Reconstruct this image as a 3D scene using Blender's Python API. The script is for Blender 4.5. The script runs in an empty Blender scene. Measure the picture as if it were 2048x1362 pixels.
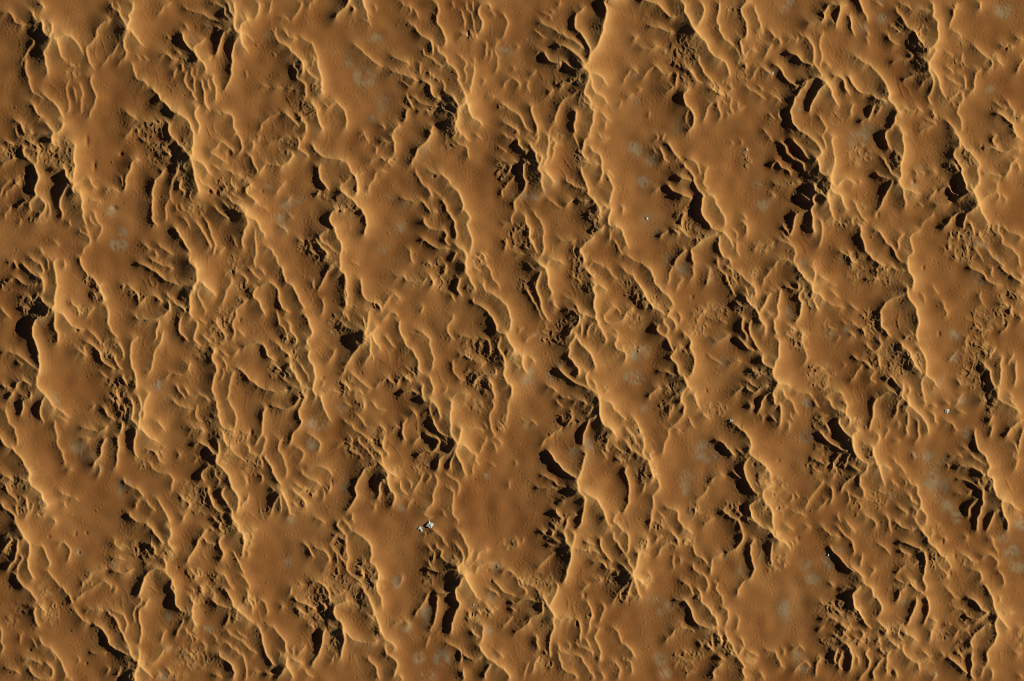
import bpy, bmesh, math, random
import numpy as np

# ------------------------------------------------------------------ camera, sky, sun
M_PX = 15.0                       # metres of desert per photograph pixel
PW, PH = 2048, 1362
SUN_ELEV, SUN_UP = 20.5, 7.0     # elevation; degrees north of east
EXPOSURE = 0.24
scene = bpy.context.scene
cam_data = bpy.data.cameras.new('camera')
cam = bpy.data.objects.new('camera', cam_data)
scene.collection.objects.link(cam)
ALT = 400000.0
cam.location = (0, 0, ALT)
cam_data.sensor_width = 36.0
cam_data.lens = 36.0 * ALT / (PW * M_PX)
cam_data.clip_start = 1000.0
cam_data.clip_end = 6000000.0
scene.camera = cam
world = bpy.data.worlds.new('World')
scene.world = world
world.use_nodes = True
wn = world.node_tree
bg = wn.nodes['Background']
sky = wn.nodes.new('ShaderNodeTexSky')
sky.sky_type = 'NISHITA'
sky.sun_disc = False
sky.sun_elevation = math.radians(SUN_ELEV)
sky.sun_rotation = math.radians(90.0 - SUN_UP)
sky.dust_density = 0.0
sky.air_density = 0.1
wn.links.new(sky.outputs[0], bg.inputs[0])
bg.inputs[1].default_value = 0.05
sd = bpy.data.lights.new('sun', 'SUN')
sd.energy = 5.0
sd.angle = math.radians(0.5)
sd.color = (1.0, 0.93, 0.82)
sun = bpy.data.objects.new('sun', sd)
sun.rotation_euler = (0, math.radians(90 - SUN_ELEV), math.radians(SUN_UP))
scene.collection.objects.link(sun)
scene.view_settings.view_transform = 'Standard'
scene.view_settings.look = 'None'
scene.view_settings.gamma = 1.0
scene.view_settings.exposure = EXPOSURE
scene.cycles.pixel_filter_type = 'BLACKMAN_HARRIS'
scene.cycles.filter_width = 1.0

# ------------------------------------------------------------------ traced crest lines: height at start, at end (px), then x y of the crest
RIDGES = [
[4,5,0,26.4,19.4,26.4,26.4,37,35.2,47.6,54.6,48.5],
[6,6,77.5,0,86.3,10.6,88.1,22.9],
[5,12,65.2,19.4,67,31.7,75.8,42.3,84.6,44.1,86.3,61.7,95.2,70.5,102.2,77.5,109.3,77.5],
[3,3,77.5,44.1,68.7,51.1,70.5,59,84.6,65.2],
[6,11,104,40.5,104,58.1,99.6,75.8],
[11,2,114.5,81.1,118.1,98.7,123.3,112.8,133.9,126],
[9,3,112.8,75.8,133.9,70.5,149.8,81.1,162.1,100.4,170.9,114.5],
[11,4,102.2,79.3,93.4,95.2,89.9,112.8,93.4,133.9,96,148,91.6,156.8],
[5,2,74,77.5,61.7,93.4,49.3,112.8,39.6,137.4],
[4,4,51.1,114.5,51.1,133.9,56.4,158.6,65.2,183.3,77.5,191.2,91.6,200.9],
[5,6,79.3,184.1,95.2,195.6,112.8,211.5,123.3,229.1,126.9,240],
[6,5,68.7,204.4,67.8,216.7,75.8,227.3,89.9,237.9],
[6,4,225.6,38.8,207.9,44.1,195.6,59.9,190.3,77.5,173.6,95.2,173.6,105.7,178,123.3,188.5,139.2],
[6,11,267.8,0,264.3,21.1,258.1,31.7,259,42.3,253.7,56.4],
[4,11,223.8,0,225.6,14.1,237.9,22.9,243.2,35.2,253.7,54.6],
[3,5,230.8,0,237.9,14.1,241.4,26.4],
[11,4,253.7,58.1,264.3,63.4,274.9,79.3,289,95.2],
[9,2,255.5,63.4,246.7,82.8,248.5,98.7,253.7,105.7,239.6,126.9,237.9,135.7],
[5,2,241.4,82.8,229.1,100.4,213.2,119.8,200.9,137.4],
[3,3,137.4,158.6,132.2,176.2,136.6,197.4,139.2,215,132.2,230.8],
[3,2,146.3,172.7,151.5,193.8,153.3,209.7],
[3,3,158.6,162.1,163.9,183.3,162.1,204.4,163.9,229.1],
[4,4,186.8,148,181.5,158.6,185,176.2,191.2,186.8,190.3,204.4,181.5,223.8,179.7,239.6],
[3,6,262.6,121.6,266.1,137.4,273.1,155.1,290.7,165.6,299.6,172.7],
[2,2,271.4,107.5,283.7,121.6],
[2,2,287.2,109.3,292.5,119.8,299.6,121.6],
[5,6,246.7,223.8,260.8,230.8,276.7,237.9],
[3,3,312,32,322,22,328,12,342.9,4],
[3,6,365.9,12,379.9,23,397.9,27,411.8,31,419.8,37.9,435.8,42.9,451.8,43.9,457.8,39.9],
[6,12,451.8,0,457.8,12,459.8,22,467.8,34],
[4,8,419.8,2,435.8,10,448.8,16,449.8,26,457.8,37.9,465.8,40.9],
[8,13,465.8,0,469.8,16,468.8,37.9,467.8,51.9,471.8,61.9,479.7,68.9],
[7,5,517.7,0,518.7,16,511.7,35.9,509.7,41.9],
[3,4,545.7,0,539.7,18,533.7,30],
[12,8,495.7,39.9,485.7,43.9,480.7,57.9,479.7,68.9],
[13,3,479.7,68.9,483.7,85.9,491.7,99.9,499.7,108.8],
[6,2,483.7,73.9,491.7,68.9,501.7,75.9,508.7,85.9],
[10,4,1.4,477.8,71.9,469.8,85.9,463.8,103.9,464.8,123.8,461.8,139.8,462.8,149.8,453.8,171.8,445.8,181.7],
[9,5,1.6,457.8,57.9,447.8,64.9,442.8,79.9,437.8,95.9,433.8,105.9,425.8,111.8],
[8,11,1.5,362.9,61.9,366.9,77.9,376.9,93.9,387.9,103.9,393.9,111.8,397.9,119.8],
[4,8,411.8,75.9,399.9,85.9,389.9,91.9,389.9,101.9,395.9,111.8],
[11,3,397.9,119.8,407.8,127.8,412.8,139.8,412.8,153.8],
[8,4,399.9,119.8,417.8,115.8,425.8,109.8],
[3,6,403.9,57.9,417.8,52.9,431.8,53.9,447.8,59.9],
[3,3,367.9,45.9,373.9,55.9,379.9,61.9],
[3,2,332,69.9,337.9,76.9,347.9,80.9],
[5,5,320,111.8,332,106.9,339.9,111.8,345.9,119.8,357.9,119.8],
[4,4,345.9,103.9,357.9,104.9,363.9,111.8],
[4,3,354.9,133.8,348.9,143.8,348.9,159.8],
[4,3,365.9,121.8,365.9,137.8,363.9,145.8],
[4,4,374.9,139.8,369.9,153.8,371.9,169.8,381.9,183.7,389.9,195.7,393.9,203.7],
[4,3,383.9,129.8,382.9,145.8,387.9,157.8,387.9,171.8,391.9,189.7],
[4,2,397.9,127.8,391.9,145.8,397.9,155.8],
[5,5,1.2,401.9,155.8,405.9,173.8,408.8,185.7,409.8,205.7,419.8,223.7],
[5,4,419.8,155.8,415.8,163.8,417.8,175.8,421.8,185.7],
[5,5,1.2,423.8,145.8,426.8,163.8,431.8,177.8,431.8,191.7,427.8,205.7],
[7,11,1.4,300,175.8,312,183.7,322,199.7,335.9,211.7,341.9,221.7,355.9,227.7],
[11,8,355.9,227.7,367.9,233.7,377.9,245.7,383.9,257.6,387.9,272],
[7,7,1.2,397.9,209.7,389.9,223.7,392.9,237.7,397.9,249.7,396.9,272],
[4,6,423.8,223.7,439.8,225.7,455.8,226.7,465.8,235.7,467.8,251.6,475.8,272],
[3,3,363.9,127.8,364.9,139.8,365.9,145.8],
[4,4,347.9,239.7,337.9,253.6,335.9,267.6],
[4,4,320,249.7,326,243.7,324,257.6],
[4,4,517.7,265.6,521.7,253.6,535.7,237.7,553.6,227.7,565.6,226.7],
[6,6,563.6,226.7,577.6,231.7,585.6,239.7,597.6,255.6],
[3,5,549.7,53.9,549.7,67.9,553.6,77.9,559.6,85.9,575.6,91.9],
[5,9,553.6,75.9,561.6,85.9,579.6,95.9,583.6,105.9,599.6,117.8,605.6,127.8],
[4,6,565.6,57.9,579.6,73.9,595.6,79.9],
[4,5,599.6,73.9,613.6,81.9,625.5,87.9,629.5,101.9,635.5,115.8,637.5,127.8],
[5,6,590.6,120.8,586.6,131.8,594.6,143.8,595.6,157.8,607.6,167.8,611.6,181.7,610.6,197.7],
[4,4,599.6,127.8,599.6,137.8,595.6,141.8],
[6,6,611.6,131.8,617.6,145.8,629.5,155.8,643.5,158.8],
[8,8,635.5,115.8,635.5,135.8,641.5,151.8,643.5,163.8,643.5,179.7,649.5,191.7],
[5,4,627.5,107.8,625.5,123.8,627.5,137.8],
[8,9,605.6,123.8,607.6,133.8,605.6,143.8],
[4,4,643.5,212.7,637.5,217.7,637.5,229.7],
[8,8,619.6,201.7,631.5,215.7,635.5,229.7,637.5,243.7,649.5,265.6],
[6,6,601.6,225.7,603.6,239.7,611.6,249.7,611.6,272],
[3,3,521.7,181.7,525.7,171.8,539.7,175.8],
[3,3,541.7,175.8,565.6,176.8],
[3,3,557.6,37.9,569.6,36.9,581.6,44.9],
[4,4,581.6,43.9,593.6,26,601.6,14,603.6,0],
[4,3,619.6,20,619.6,8,635.5,0],
[2,2,491.7,139.8,493.7,157.8],
[2,2,547.7,103.9,551.6,115.8],
[3,2,551.6,89.9,559.6,97.9],
[9,6,1.3,696.9,0,694.9,10,676,28,666,39.9],
[6,8,1.2,705.9,12,709.9,24],
[9,3,724.9,0,727.9,12,732.9,22,735.9,34,737.9,47.9],
[4,2,745.9,8,749.9,14,753.9,24],
[3,2,736.9,14,739.9,28,745.9,37.9],
[3,3,719.9,39.9,729.9,39.9,737.9,47.9,735.9,55.9],
[4,5,801.8,0,809.8,12,819.8,16,823.8,26],
[4,3,823.8,16,831.7,26,839.7,38.9],
[4,7,813.8,41.9,827.8,54.9,837.7,65.9,849.7,75.9,861.7,81.9,864.7,95.9,865.7,111.8],
[5,7,1.2,861.7,1,871.7,8,877.7,20,871.7,35.9,875.7,47.9,883.7,59.9,890.7,75.9,890.7,85.9,883.7,93.9],
[3,2,903.6,0,905.6,12,911.6,18],
[3,4,918.6,17,923.6,28,928.6,39.9,928.6,57.9],
[3,3,933.6,0,932.6,16,939.6,26,945.6,37.9,947.6,57.9,951.6,67.9],
[4,3,944.6,0,945.6,14,949.6,26],
[5,6,1.3,983.5,20,977.5,10,965.6,8,957.6,18,956.6,30,963.6,43.9,963.6,55.9,957.6,65.9],
[3,2,981.5,18,985.5,28,993.5,35.9],
[4,5,957.6,65.9,951.6,73.9,957.6,79.9],
[4,4,939.6,73.9,925.6,69.9,919.6,79.9],
[4,5,845.7,93.9,847.7,105.9,855.7,115.8,865.7,119.8,875.7,127.8,889.7,135.8],
[5,8,875.7,87.9,876.7,101.9,889.7,113.8,895.7,125.8,907.6,135.8,915.6,151.8,916.6,163.8,925.6,177.8,928.6,191.7,923.6,203.7,919.6,207.7],
[4,7,777.8,139.8,793.8,145.8,809.8,151.8,825.8,157.8,837.7,163.8],
[7,8,1.4,837.7,163.8,851.7,163.8,859.7,171.8,862.7,185.7,871.7,195.7,883.7,199.7],
[4,6,779.8,110.8,793.8,117.8,809.8,123.8,819.8,131.8],
[4,5,703.9,87.9,719.9,97.9,729.9,107.8,741.9,117.8,753.9,127.8,765.8,132.8],
[3,4,795.8,157.8,807.8,165.8,817.8,173.8,827.8,171.8],
[3,7,881.7,155.8,887.7,171.8,888.7,181.7,901.6,193.7,909.6,201.7,909.6,211.7],
[3,3,855.7,139.8,861.7,151.8,869.7,159.8],
[3,3,839.7,119.8,839.7,137.8,841.7,153.8],
[2,4,857.7,153.8,871.7,155.8,881.7,169.8],
[3,5,817.8,191.7,831.7,197.7,841.7,205.7,861.7,211.7,879.7,213.7],
[3,4,809.8,183.7,815.8,201.7,823.8,211.7,829.7,221.7],
[5,3,1.2,829.7,219.7,839.7,222.7,855.7,221.7,867.7,225.7],
[6,9,1.3,879.7,213.7,889.7,219.7,903.6,227.7,909.6,239.7,911.6,249.7,919.6,267.6],
[9,13,905.6,211.7,915.6,223.7,915.6,233.7,911.6,243.7],
[12,10,929.6,189.7,929.6,201.7,923.6,211.7,915.6,219.7],
[13,4,935.6,209.7,939.6,223.7,947.6,235.7,959.6,243.7,969.6,255.6],
[5,8,949.6,127.8,947.6,147.8,943.6,169.8,939.6,189.7],
[4,4,925.6,113.8,931.6,127.8,929.6,139.8,932.6,153.8,928.6,169.8],
[3,3,911.6,109.8,921.6,113.8,927.6,123.8],
[3,2,945.6,115.8,949.6,129.8],
[3,3,969.6,79.9,973.5,93.9,971.5,105.9,965.6,119.8],
[3,2,981.5,95.9,981.5,111.8,979.5,121.8],
[2,3,989.5,95.9,995.5,119.8,994.5,135.8,989.5,147.8],
[4,2,999.5,79.9,991.5,87.9,989.5,99.9],
[7,5,1.4,859.7,272,864.7,253.6,867.7,247.7],
[6,4,1.3,821.8,215.7,813.8,221.7,810.8,235.7,803.8,247.7],
[6,7,1.3,803.8,247.7,789.8,257.6,785.8,272],
[3,4,759.8,245.7,769.8,259.6],
[5,6,650,203.7,656,215.7,666,207.7,676,207.7,685.9,217.7,691.9,229.7,692.9,243.7,691.9,261.6],
[3,3,719.9,268.6,727.9,266.6,731.9,272],
[3,2,969.6,195.7,985.5,195.7,995.5,193.7],
[3,2,997.5,205.7,1000.1,217.7],
[3,2,969.6,155.8,965.6,169.8],
[3,3,941.6,181.7,947.6,185.7],
[11,6,911.6,245.7,909.6,259.6,915.6,272],
[8,12,899.7,187.7,911.6,201.7,917.6,211.7],
[4,4,1000,24,1008,30,1014,43.9,1013,57.9,1006,71.9,1000,75.9],
[4,12,1.5,1171.8,13,1157.8,24,1150.8,35.9,1150.8,53.9,1159.8,65.9,1169.8,77.9,1177.8,93.9,1179.7,107.8,1176.8,121.8,1167.8,132.8],
[11,12,1.4,1239.7,-8,1217.7,0,1207.7,4,1212.7,16,1211.7,34,1207.7,51.9,1202.7,71.9,1195.7,89.9,1187.7,99.9,1179.7,111.8],
[13,9,1166.8,132.8,1175.8,143.8,1177.8,157.8,1171.8,169.8,1167.8,187.7,1177.8,196.7,1181.7,207.7],
[12,3,1177.8,145.8,1197.7,150.8,1209.7,161.8,1217.7,175.8],
[9,3,1180.7,151.8,1183.7,171.8,1191.7,185.7,1205.7,193.7,1217.7,211.7],
[8,7,1167.8,189.7,1168.8,203.7,1177.8,209.7,1181.7,217.7,1187.7,223.7,1185.7,237.7,1181.7,257.6,1177.8,272],
[6,4,1181.7,211.7,1197.7,215.7],
[5,3,1199.7,223.7,1211.7,235.7,1222.7,245.7],
[4,3,1215.7,237.7,1209.7,253.6,1207.7,261.6],
[7,11,1.2,1113.8,82.9,1119.8,89.9,1135.8,95.9,1149.8,105.9,1159.8,115.8,1167.8,127.8],
[5,10,1.5,1083.9,99.9,1090.9,107.8,1095.9,119.8,1107.8,126.8,1119.8,127.8],
[5,11,1.6,1119.8,125.8,1127.8,123.8,1137.8,132.8,1153.8,138.8,1165.8,135.8],
[4,3,1069.9,47.9,1083.9,47.9,1095.9,57.9],
[4,7,1075.9,37.9,1089.9,49.9,1105.9,57.9,1121.8,67.9,1139.8,77.9,1157.8,87.9,1169.8,99.9],
[3,3,1065.9,59.9,1079.9,69.9,1093.9,78.9],
[3,2,1081.9,24,1095.9,30,1105.9,43.9],
[3,2,1103.9,20,1110.8,26],
[3,3,1119.8,0,1117.8,16],
[4,3,1071.9,111.8,1079.9,100.9,1089.9,107.8],
[5,6,1163.8,179.7,1143.8,189.7,1127.8,199.7,1117.8,215.7,1109.8,233.7,1111.8,247.7],
[6,5,1107.8,179.7,1099.9,183.7,1093.9,191.7],
[8,8,1.3,1153.8,217.7,1150.8,235.7,1147.8,251.6,1149.8,272],
[5,5,1153.8,151.8,1147.8,159.8,1131.8,167.8,1113.8,173.8],
[6,8,1.2,1069.9,207.7,1061.9,217.7,1063.9,229.7,1069.9,241.7,1074.9,259.6,1073.9,272],
[5,4,1165.8,175.8,1159.8,195.7,1157.8,209.7],
[4,5,1000,203.7,1010,211.7,1020,219.7,1034,227.7,1043.9,237.7,1047.9,249.7,1053.9,259.6,1067.9,265.6],
[5,6,1000,248.7,1016,249.7,1030,257.6,1039.9,272],
[3,4,1004,179.7,1012,163.8,1022,156.8,1034,161.8,1037.9,169.8,1039.9,177.8],
[3,3,1059.9,157.8,1053.9,169.8,1057.9,185.7],
[4,4,1073.9,139.8,1063.9,147.8,1059.9,155.8],
[3,3,1095.9,272,1099.9,257.6,1109.8,247.7],
[9,6,1.4,1285.6,0,1303.6,4,1319.6,12,1331.5,26,1343.5,34,1355.5,33],
[6,5,1.3,1293.6,55.9,1309.6,53.9,1327.5,59.9,1350.1,65.9],
[5,4,1265.6,83.9,1275.6,69.9],
[4,5,1275.6,93.9,1287.6,97.9,1303.6,98.9,1311.6,93.9,1319.6,95.9],
[5,3,1343.5,141.8,1337.5,149.8,1327.5,147.8,1317.6,137.8,1309.6,131.8,1297.6,139.8,1289.6,151.8,1279.6,161.8],
[4,3,1275.6,147.8,1265.6,137.8,1257.6,143.8,1249.7,157.8,1243.7,169.8],
[6,5,1350.1,167.8,1341.5,177.8,1327.5,183.7],
[3,3,1267.6,187.7,1259.6,191.7,1249.7,199.7],
[3,2,1275.6,179.7,1285.6,175.8],
[2,2,1235.7,215.7,1245.7,201.7],
[2,2,1297.6,219.7,1297.6,237.7],
[3,2,1026,131.8,1029,139.8],
[3,2,1034,89.9,1036.9,97.9],
[8,13,1356,0,1368,10,1370,24,1378,37.9,1382,51.9,1391.9,63.9],
[7,7,1401.9,0,1405.9,16,1403.9,34,1397.9,47.9,1389.9,55.9],
[12,7,1391.9,61.9,1399.9,73.9,1411.9,83.9,1417.9,99.9,1427.9,111.8,1439.9,117.8,1449.9,125.8],
[7,6,1.3,1443.9,117.8,1451.9,127.8,1456.9,141.8,1458.8,157.8],
[5,6,1.2,1397.9,107.8,1397.9,123.8,1405.9,141.8,1417.9,157.8,1425.9,167.8],
[6,5,1.3,1439.9,0,1436.9,20,1433.9,39.9,1437.9,59.9,1447.9,75.9,1461.8,87.9,1471.8,93.9],
[5,4,1469.8,91.9,1475.8,107.8,1481.8,117.8],
[6,7,1.2,1503.8,4,1493.8,4,1483.8,16,1481.8,26,1489.8,41.9,1493.8,57.9,1491.8,73.9,1481.8,83.9,1483.8,101.9,1487.8,115.8],
[4,6,1507.8,8,1511.8,26,1517.8,41.9,1521.8,55.9,1527.8,63.9],
[4,5,1535.7,55.9,1541.7,63.9,1549.7,73.9,1557.7,77.9],
[5,4,1557.7,75.9,1561.7,89.9],
[5,4,1545.7,87.9,1535.7,99.9,1531.7,111.8,1525.8,119.8],
[4,4,1489.8,121.8,1487.8,115.8,1495.8,101.9,1505.8,99.9,1513.8,105.9],
[4,3,1487.8,121.8,1491.8,133.8,1497.8,139.8],
[4,3,1523.8,133.8,1513.8,137.8,1505.8,151.8,1497.8,161.8],
[5,5,1525.8,129.8,1527.8,137.8,1537.7,145.8,1547.7,151.8],
[6,6,1.4,1541.7,129.8,1553.7,131.8,1565.7,145.8,1571.7,157.8,1579.7,165.8,1591.7,171.8,1601.6,165.8],
[8,10,1.8,1571.7,105.9,1583.7,105.9,1591.7,111.8,1601.6,119.8,1613.6,127.8,1623.6,129.8],
[4,5,1569.7,77.9,1581.7,77.9,1591.7,79.9,1595.7,69.9],
[4,9,1597.7,65.9,1607.6,73.9,1617.6,79.9,1625.6,93.9,1627.6,111.8,1627.6,127.8,1635.6,139.8,1643.6,147.8],
[5,6,1649.6,45.9,1635.6,43.9,1619.6,45.9,1615.6,55.9],
[9,6,1.8,1681.5,12,1677.5,32,1672.5,49.9,1673.5,59.9],
[7,8,1.5,1693.5,8,1681.5,12,1669.6,9,1657.6,12,1647.6,24,1647.6,35.9,1635.6,41.9],
[6,4,1661.6,35.9,1669.6,55.9],
[4,5,1645.6,59.9,1641.6,73.9,1638.6,87.9,1641.6,103.9,1643.6,115.8,1639.6,129.8,1641.6,139.8],
[6,4,1647.6,123.8,1657.6,131.8,1661.6,139.8],
[13,4,1649.6,163.8,1659.6,177.8,1665.6,195.7,1673.5,207.7,1677.5,217.7],
[13,5,2,1651.6,167.8,1639.6,179.7,1629.6,195.7,1619.6,215.7,1618.6,229.7],
[9,11,1.6,1605.6,165.8,1617.6,157.8,1631.6,155.8,1645.6,161.8],
[8,7,1.5,1615.6,155.8,1607.6,173.8,1593.7,189.7,1587.7,205.7,1581.7,219.7,1582.7,233.7,1587.7,249.7,1599.7,261.6,1615.6,269.6],
[11,7,1.6,1669.6,151.8,1685.5,157.8,1689.5,173.8,1693.5,183.7,1700.1,191.7],
[4,4,1635.6,227.7,1643.6,241.7,1651.6,257.6,1643.6,272],
[6,5,1368,139.8,1376,137.8,1382,143.8,1387.9,155.8,1395.9,163.8,1405.9,167.8],
[6,8,1419.9,167.8,1423.9,177.8,1435.9,187.7,1445.9,189.7,1449.9,193.7],
[8,7,1.3,1380,173.8,1370,183.7,1367,195.7,1372,209.7,1380,217.7,1387.9,235.7,1384,251.6,1376,267.6],
[5,3,1378,211.7,1373,231.7,1372,243.7,1378,253.6],
[5,4,1.2,1427.9,201.7,1417.9,213.7,1411.9,229.7,1405.9,245.7],
[6,3,1435.9,197.7,1435.9,215.7,1441.9,229.7,1431.9,245.7],
[4,3,1459.8,191.7,1461.8,203.7,1459.8,217.7,1469.8,231.7],
[3,3,1445.9,195.7,1447.9,205.7,1457.8,207.7],
[3,3,1451.9,221.7,1459.8,235.7],
[4,3,1473.8,203.7,1477.8,217.7,1489.8,211.7],
[4,3,1487.8,169.8,1497.8,177.8,1507.8,183.7,1521.8,193.7,1533.7,199.7],
[4,3,1535.7,197.7,1545.7,193.7,1557.7,199.7,1564.7,205.7],
[3,3,1513.8,169.8,1527.8,181.7],
[3,2,1535.7,225.7,1549.7,239.7],
[3,2,1555.7,221.7,1559.7,235.7,1569.7,245.7],
[5,5,1.3,1350,141.8,1354,149.8,1352,169.8,1348,179.7],
[3,3,1525.8,257.6,1535.7,272],
[3,3,1577.7,257.6,1589.7,269.6],
[9,4,1.6,1718,0,1724,18,1732,34,1736.9,45.9],
[7,4,1.6,1698,26,1702,43.9,1704,61.9,1708,73.9],
[4,2,1749.9,0,1757.9,10,1765.9,14],
[4,6,1795.9,2,1805.8,10,1817.8,16,1827.8,20,1845.8,20,1863.8,24],
[7,11,1863.8,0,1865.8,12,1867.8,22,1865.8,32,1873.8,43.9,1875.8,59.9,1875.8,77.9,1867.8,89.9,1857.8,101.9],
[4,9,1.2,1789.9,10,1793.9,22,1805.8,39.9,1815.8,55.9,1827.8,61.9,1833.8,73.9,1843.8,85.9,1849.8,93.9,1857.8,97.9],
[6,10,1843.8,109.8,1845.8,117.8,1853.8,123.8,1857.8,133.8],
[9,11,1871.8,101.9,1863.8,113.8,1855.8,129.8,1857.8,141.8,1861.8,149.8],
[10,4,1867.8,143.8,1875.8,159.8,1879.7,175.8,1885.7,189.7,1895.7,203.7],
[6,4,1895.7,203.7,1905.7,191.7,1923.7,179.7],
[9,4,1.2,1861.8,149.8,1866.8,163.8,1863.8,179.7,1855.8,193.7,1857.8,203.7,1865.8,213.7],
[4,4,1865.8,215.7,1865.8,227.7,1873.8,233.7],
[5,4,1909.7,12,1906.7,26,1903.7,37.9,1897.7,49.9],
[7,3,1.4,1915.7,14,1907.7,22,1905.7,35.9,1899.7,47.9,1899.7,59.9],
[5,4,1899.7,59.9,1915.7,65.9,1923.7,73.9],
[6,6,1941.7,91.9,1951.6,95.9,1963.6,107.8,1977.6,115.8,1983.6,119.8],
[6,5,1.3,1977.6,113.8,1983.6,127.8,1977.6,137.8,1967.6,137.8],
[6,5,1.2,1961.6,137.8,1951.6,147.8,1947.7,161.8,1947.7,175.8,1937.7,187.7,1931.7,185.7],
[5,4,1925.7,147.8,1929.7,165.8,1931.7,183.7],
[4,4,1887.7,151.8,1905.7,163.8,1917.7,169.8,1927.7,173.8],
[4,3,1921.7,125.8,1923.7,107.8,1927.7,103.9],
[3,3,1885.7,99.9,1897.7,107.8,1903.7,117.8],
[4,3,1889.7,131.8,1899.7,139.8,1907.7,151.8],
[5,4,1924.7,179.7,1924.7,195.7,1917.7,211.7,1913.7,223.7,1919.7,235.7,1923.7,249.7,1919.7,265.6],
[4,3,1901.7,199.7,1907.7,211.7,1913.7,219.7],
[4,6,1883.7,237.7,1897.7,245.7,1907.7,257.6,1911.7,272],
[6,5,1961.6,-2,1959.6,12,1963.6,24],
[4,6,2029.5,75.9,2037.5,77.9,2048.1,79.9],
[5,5,1.4,1993.6,89.9,2007.6,91.9,2017.6,83.9],
[6,5,1.5,2029.5,95.9,2017.6,95.9,2011.6,89.9],
[7,5,1991.6,115.8,1999.6,125.8,2007.6,131.8],
[5,5,1.4,2047.5,113.8,2037.5,135.8,2029.5,147.8],
[3,5,1983.6,199.7,1995.6,209.7,2005.6,215.7,2017.6,217.7],
[4,4,2011.6,195.7,2019.5,211.7,2027.5,225.7,2025.5,239.7],
[8,10,1.7,1985.6,227.7,1997.6,227.7,2011.6,237.7,2023.5,247.7,2027.5,259.6,2033.5,272],
[6,4,1.3,2037.5,237.7,2048.1,231.7],
[10,4,1.8,1698,155.8,1706,169.8,1716,181.7,1726,187.7,1743.9,187.7],
[8,8,1.2,1743.9,187.7,1753.9,197.7,1767.9,201.7,1777.9,207.7],
[4,9,1724,121.8,1737.9,127.8,1751.9,141.8,1763.9,157.8,1773.9,173.8,1777.9,187.7],
[10,11,1777.9,187.7,1775.9,197.7,1785.9,207.7,1791.9,217.7,1797.9,223.7],
[6,5,1797.9,221.7,1809.8,217.7,1821.8,223.7,1835.8,217.7,1845.8,225.7],
[11,5,1.5,1793.9,223.7,1789.9,237.7,1787.9,247.7,1773.9,261.6,1767.9,272],
[8,5,1787.9,249.7,1797.9,255.6,1803.9,267.6],
[4,5,1.7,1777.9,125.8,1793.9,120.8,1809.8,119.8,1821.8,117.8],
[5,4,1819.8,117.8,1825.8,107.8],
[4,5,1827.8,119.8,1839.8,129.8,1853.8,131.8],
[5,8,1.8,1801.9,165.8,1813.8,155.8,1829.8,149.8,1845.8,147.8,1859.8,150.8],
[5,5,1857.8,151.8,1845.8,165.8,1841.8,177.8],
[7,5,1.6,1747.9,205.7,1743.9,221.7,1735.9,235.7,1722,243.7,1716,243.7],
[5,5,1710,205.7,1702,215.7,1702,235.7],
[5,5,1763.9,207.7,1757.9,219.7,1745.9,227.7],
[3,3,1732,59.9,1737.9,73.9],
[3,2,1730,71.9,1737.9,89.9],
[3,3,1777.9,53.9,1791.9,57.9,1799.9,67.9],
[4,4,1773.9,63.9,1781.9,83.9,1797.9,89.9],
[4,3,1845.8,237.7,1863.8,243.7,1871.8,253.6],
[4,4,1865.8,253.6,1855.8,255.6,1845.8,259.6,1837.8,269.6],
[3,3,1839.8,251.6,1849.8,243.7],
[5,4,1797.9,259.6,1809.8,267.6,1817.8,272],
[6,6,1706,113.8,1722,121.8,1737.9,131.8],
[6,12,1.2,87.9,240,97.9,252,107.8,266,103.9,275.9,103.9,281.9],
[7,9,127.8,240,125.8,252,119.8,262,109.8,269],
[5,6,1.3,26,242,37.9,244,43.9,252,47.9,264,59.9,266,67.9,270],
[3,4,30,248,32,262,37.9,274,53.9,277.9],
[4,6,67.9,271,83.9,268,99.9,268],
[4,5,51.9,277.9,63.9,285.9,75.9,293.9,83.9,299.9],
[4,4,57.9,289.9,61.9,299.9,73.9,301.9,75.9,307.9],
[5,5,47.9,287.9,47.9,303.9,55.9,317.9,65.9,325.9,73.9,323.9,76.9,305.9,81.9,297.9],
[12,8,149.8,289.9,147.8,313.9,149.8,333.9,147.8,351.8,147.8,367.8],
[7,12,1.4,99.9,339.9,111.8,337.9,127.8,337.9,133.8,351.8,141.8,363.8,147.8,369.8],
[13,13,147.8,367.8,145.8,379.8,151.8,386.8,159.8,385.8],
[13,3,159.8,387.8,163.8,405.8,165.8,425.7,167.8,441.7,175.8,455.7],
[4,4,157.8,453.7,161.8,463.7,171.8,469.7,179.7,477.7,177.8,487.7,167.8,497.6,161.8,512],
[5,3,167.8,451.7,175.8,465.7,178.7,475.7],
[5,3,175.8,393.8,183.7,399.8,199.7,403.8,201.7,411.8],
[4,3,187.7,419.7,191.7,435.7,195.7,445.7,202.7,451.7,201.7,463.7,193.7,483.7],
[4,3,179.7,427.7,181.7,441.7,191.7,451.7,197.7,455.7],
[9,4,1.4,135.8,371.8,127.8,383.8,121.8,399.8,120.8,413.8,123.8,427.7,123.8,441.7],
[9,9,1.5,67.9,331.9,73.9,345.9,77.9,353.8,73.9,367.8,70.9,379.8,71.9,391.8,61.9,399.8],
[8,4,61.9,399.8,59.9,411.8,63.9,425.7],
[8,5,75.9,391.8,83.9,399.8,89.9,405.8,90.9,417.8,79.9,431.7,71.9,439.7],
[7,5,1.4,61.9,397.8,47.9,403.8,39.9,409.8,35.9,417.8],
[4,3,87.9,399.8,97.9,409.8,97.9,427.7,99.9,435.7],
[4,4,24,357.8,12,367.8,4,379.8,0,397.8],
[4,4,39.9,357.8,30,369.8,14,383.8,12,395.8],
[3,2,24,409.8,14,423.7,8,439.7],
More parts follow.
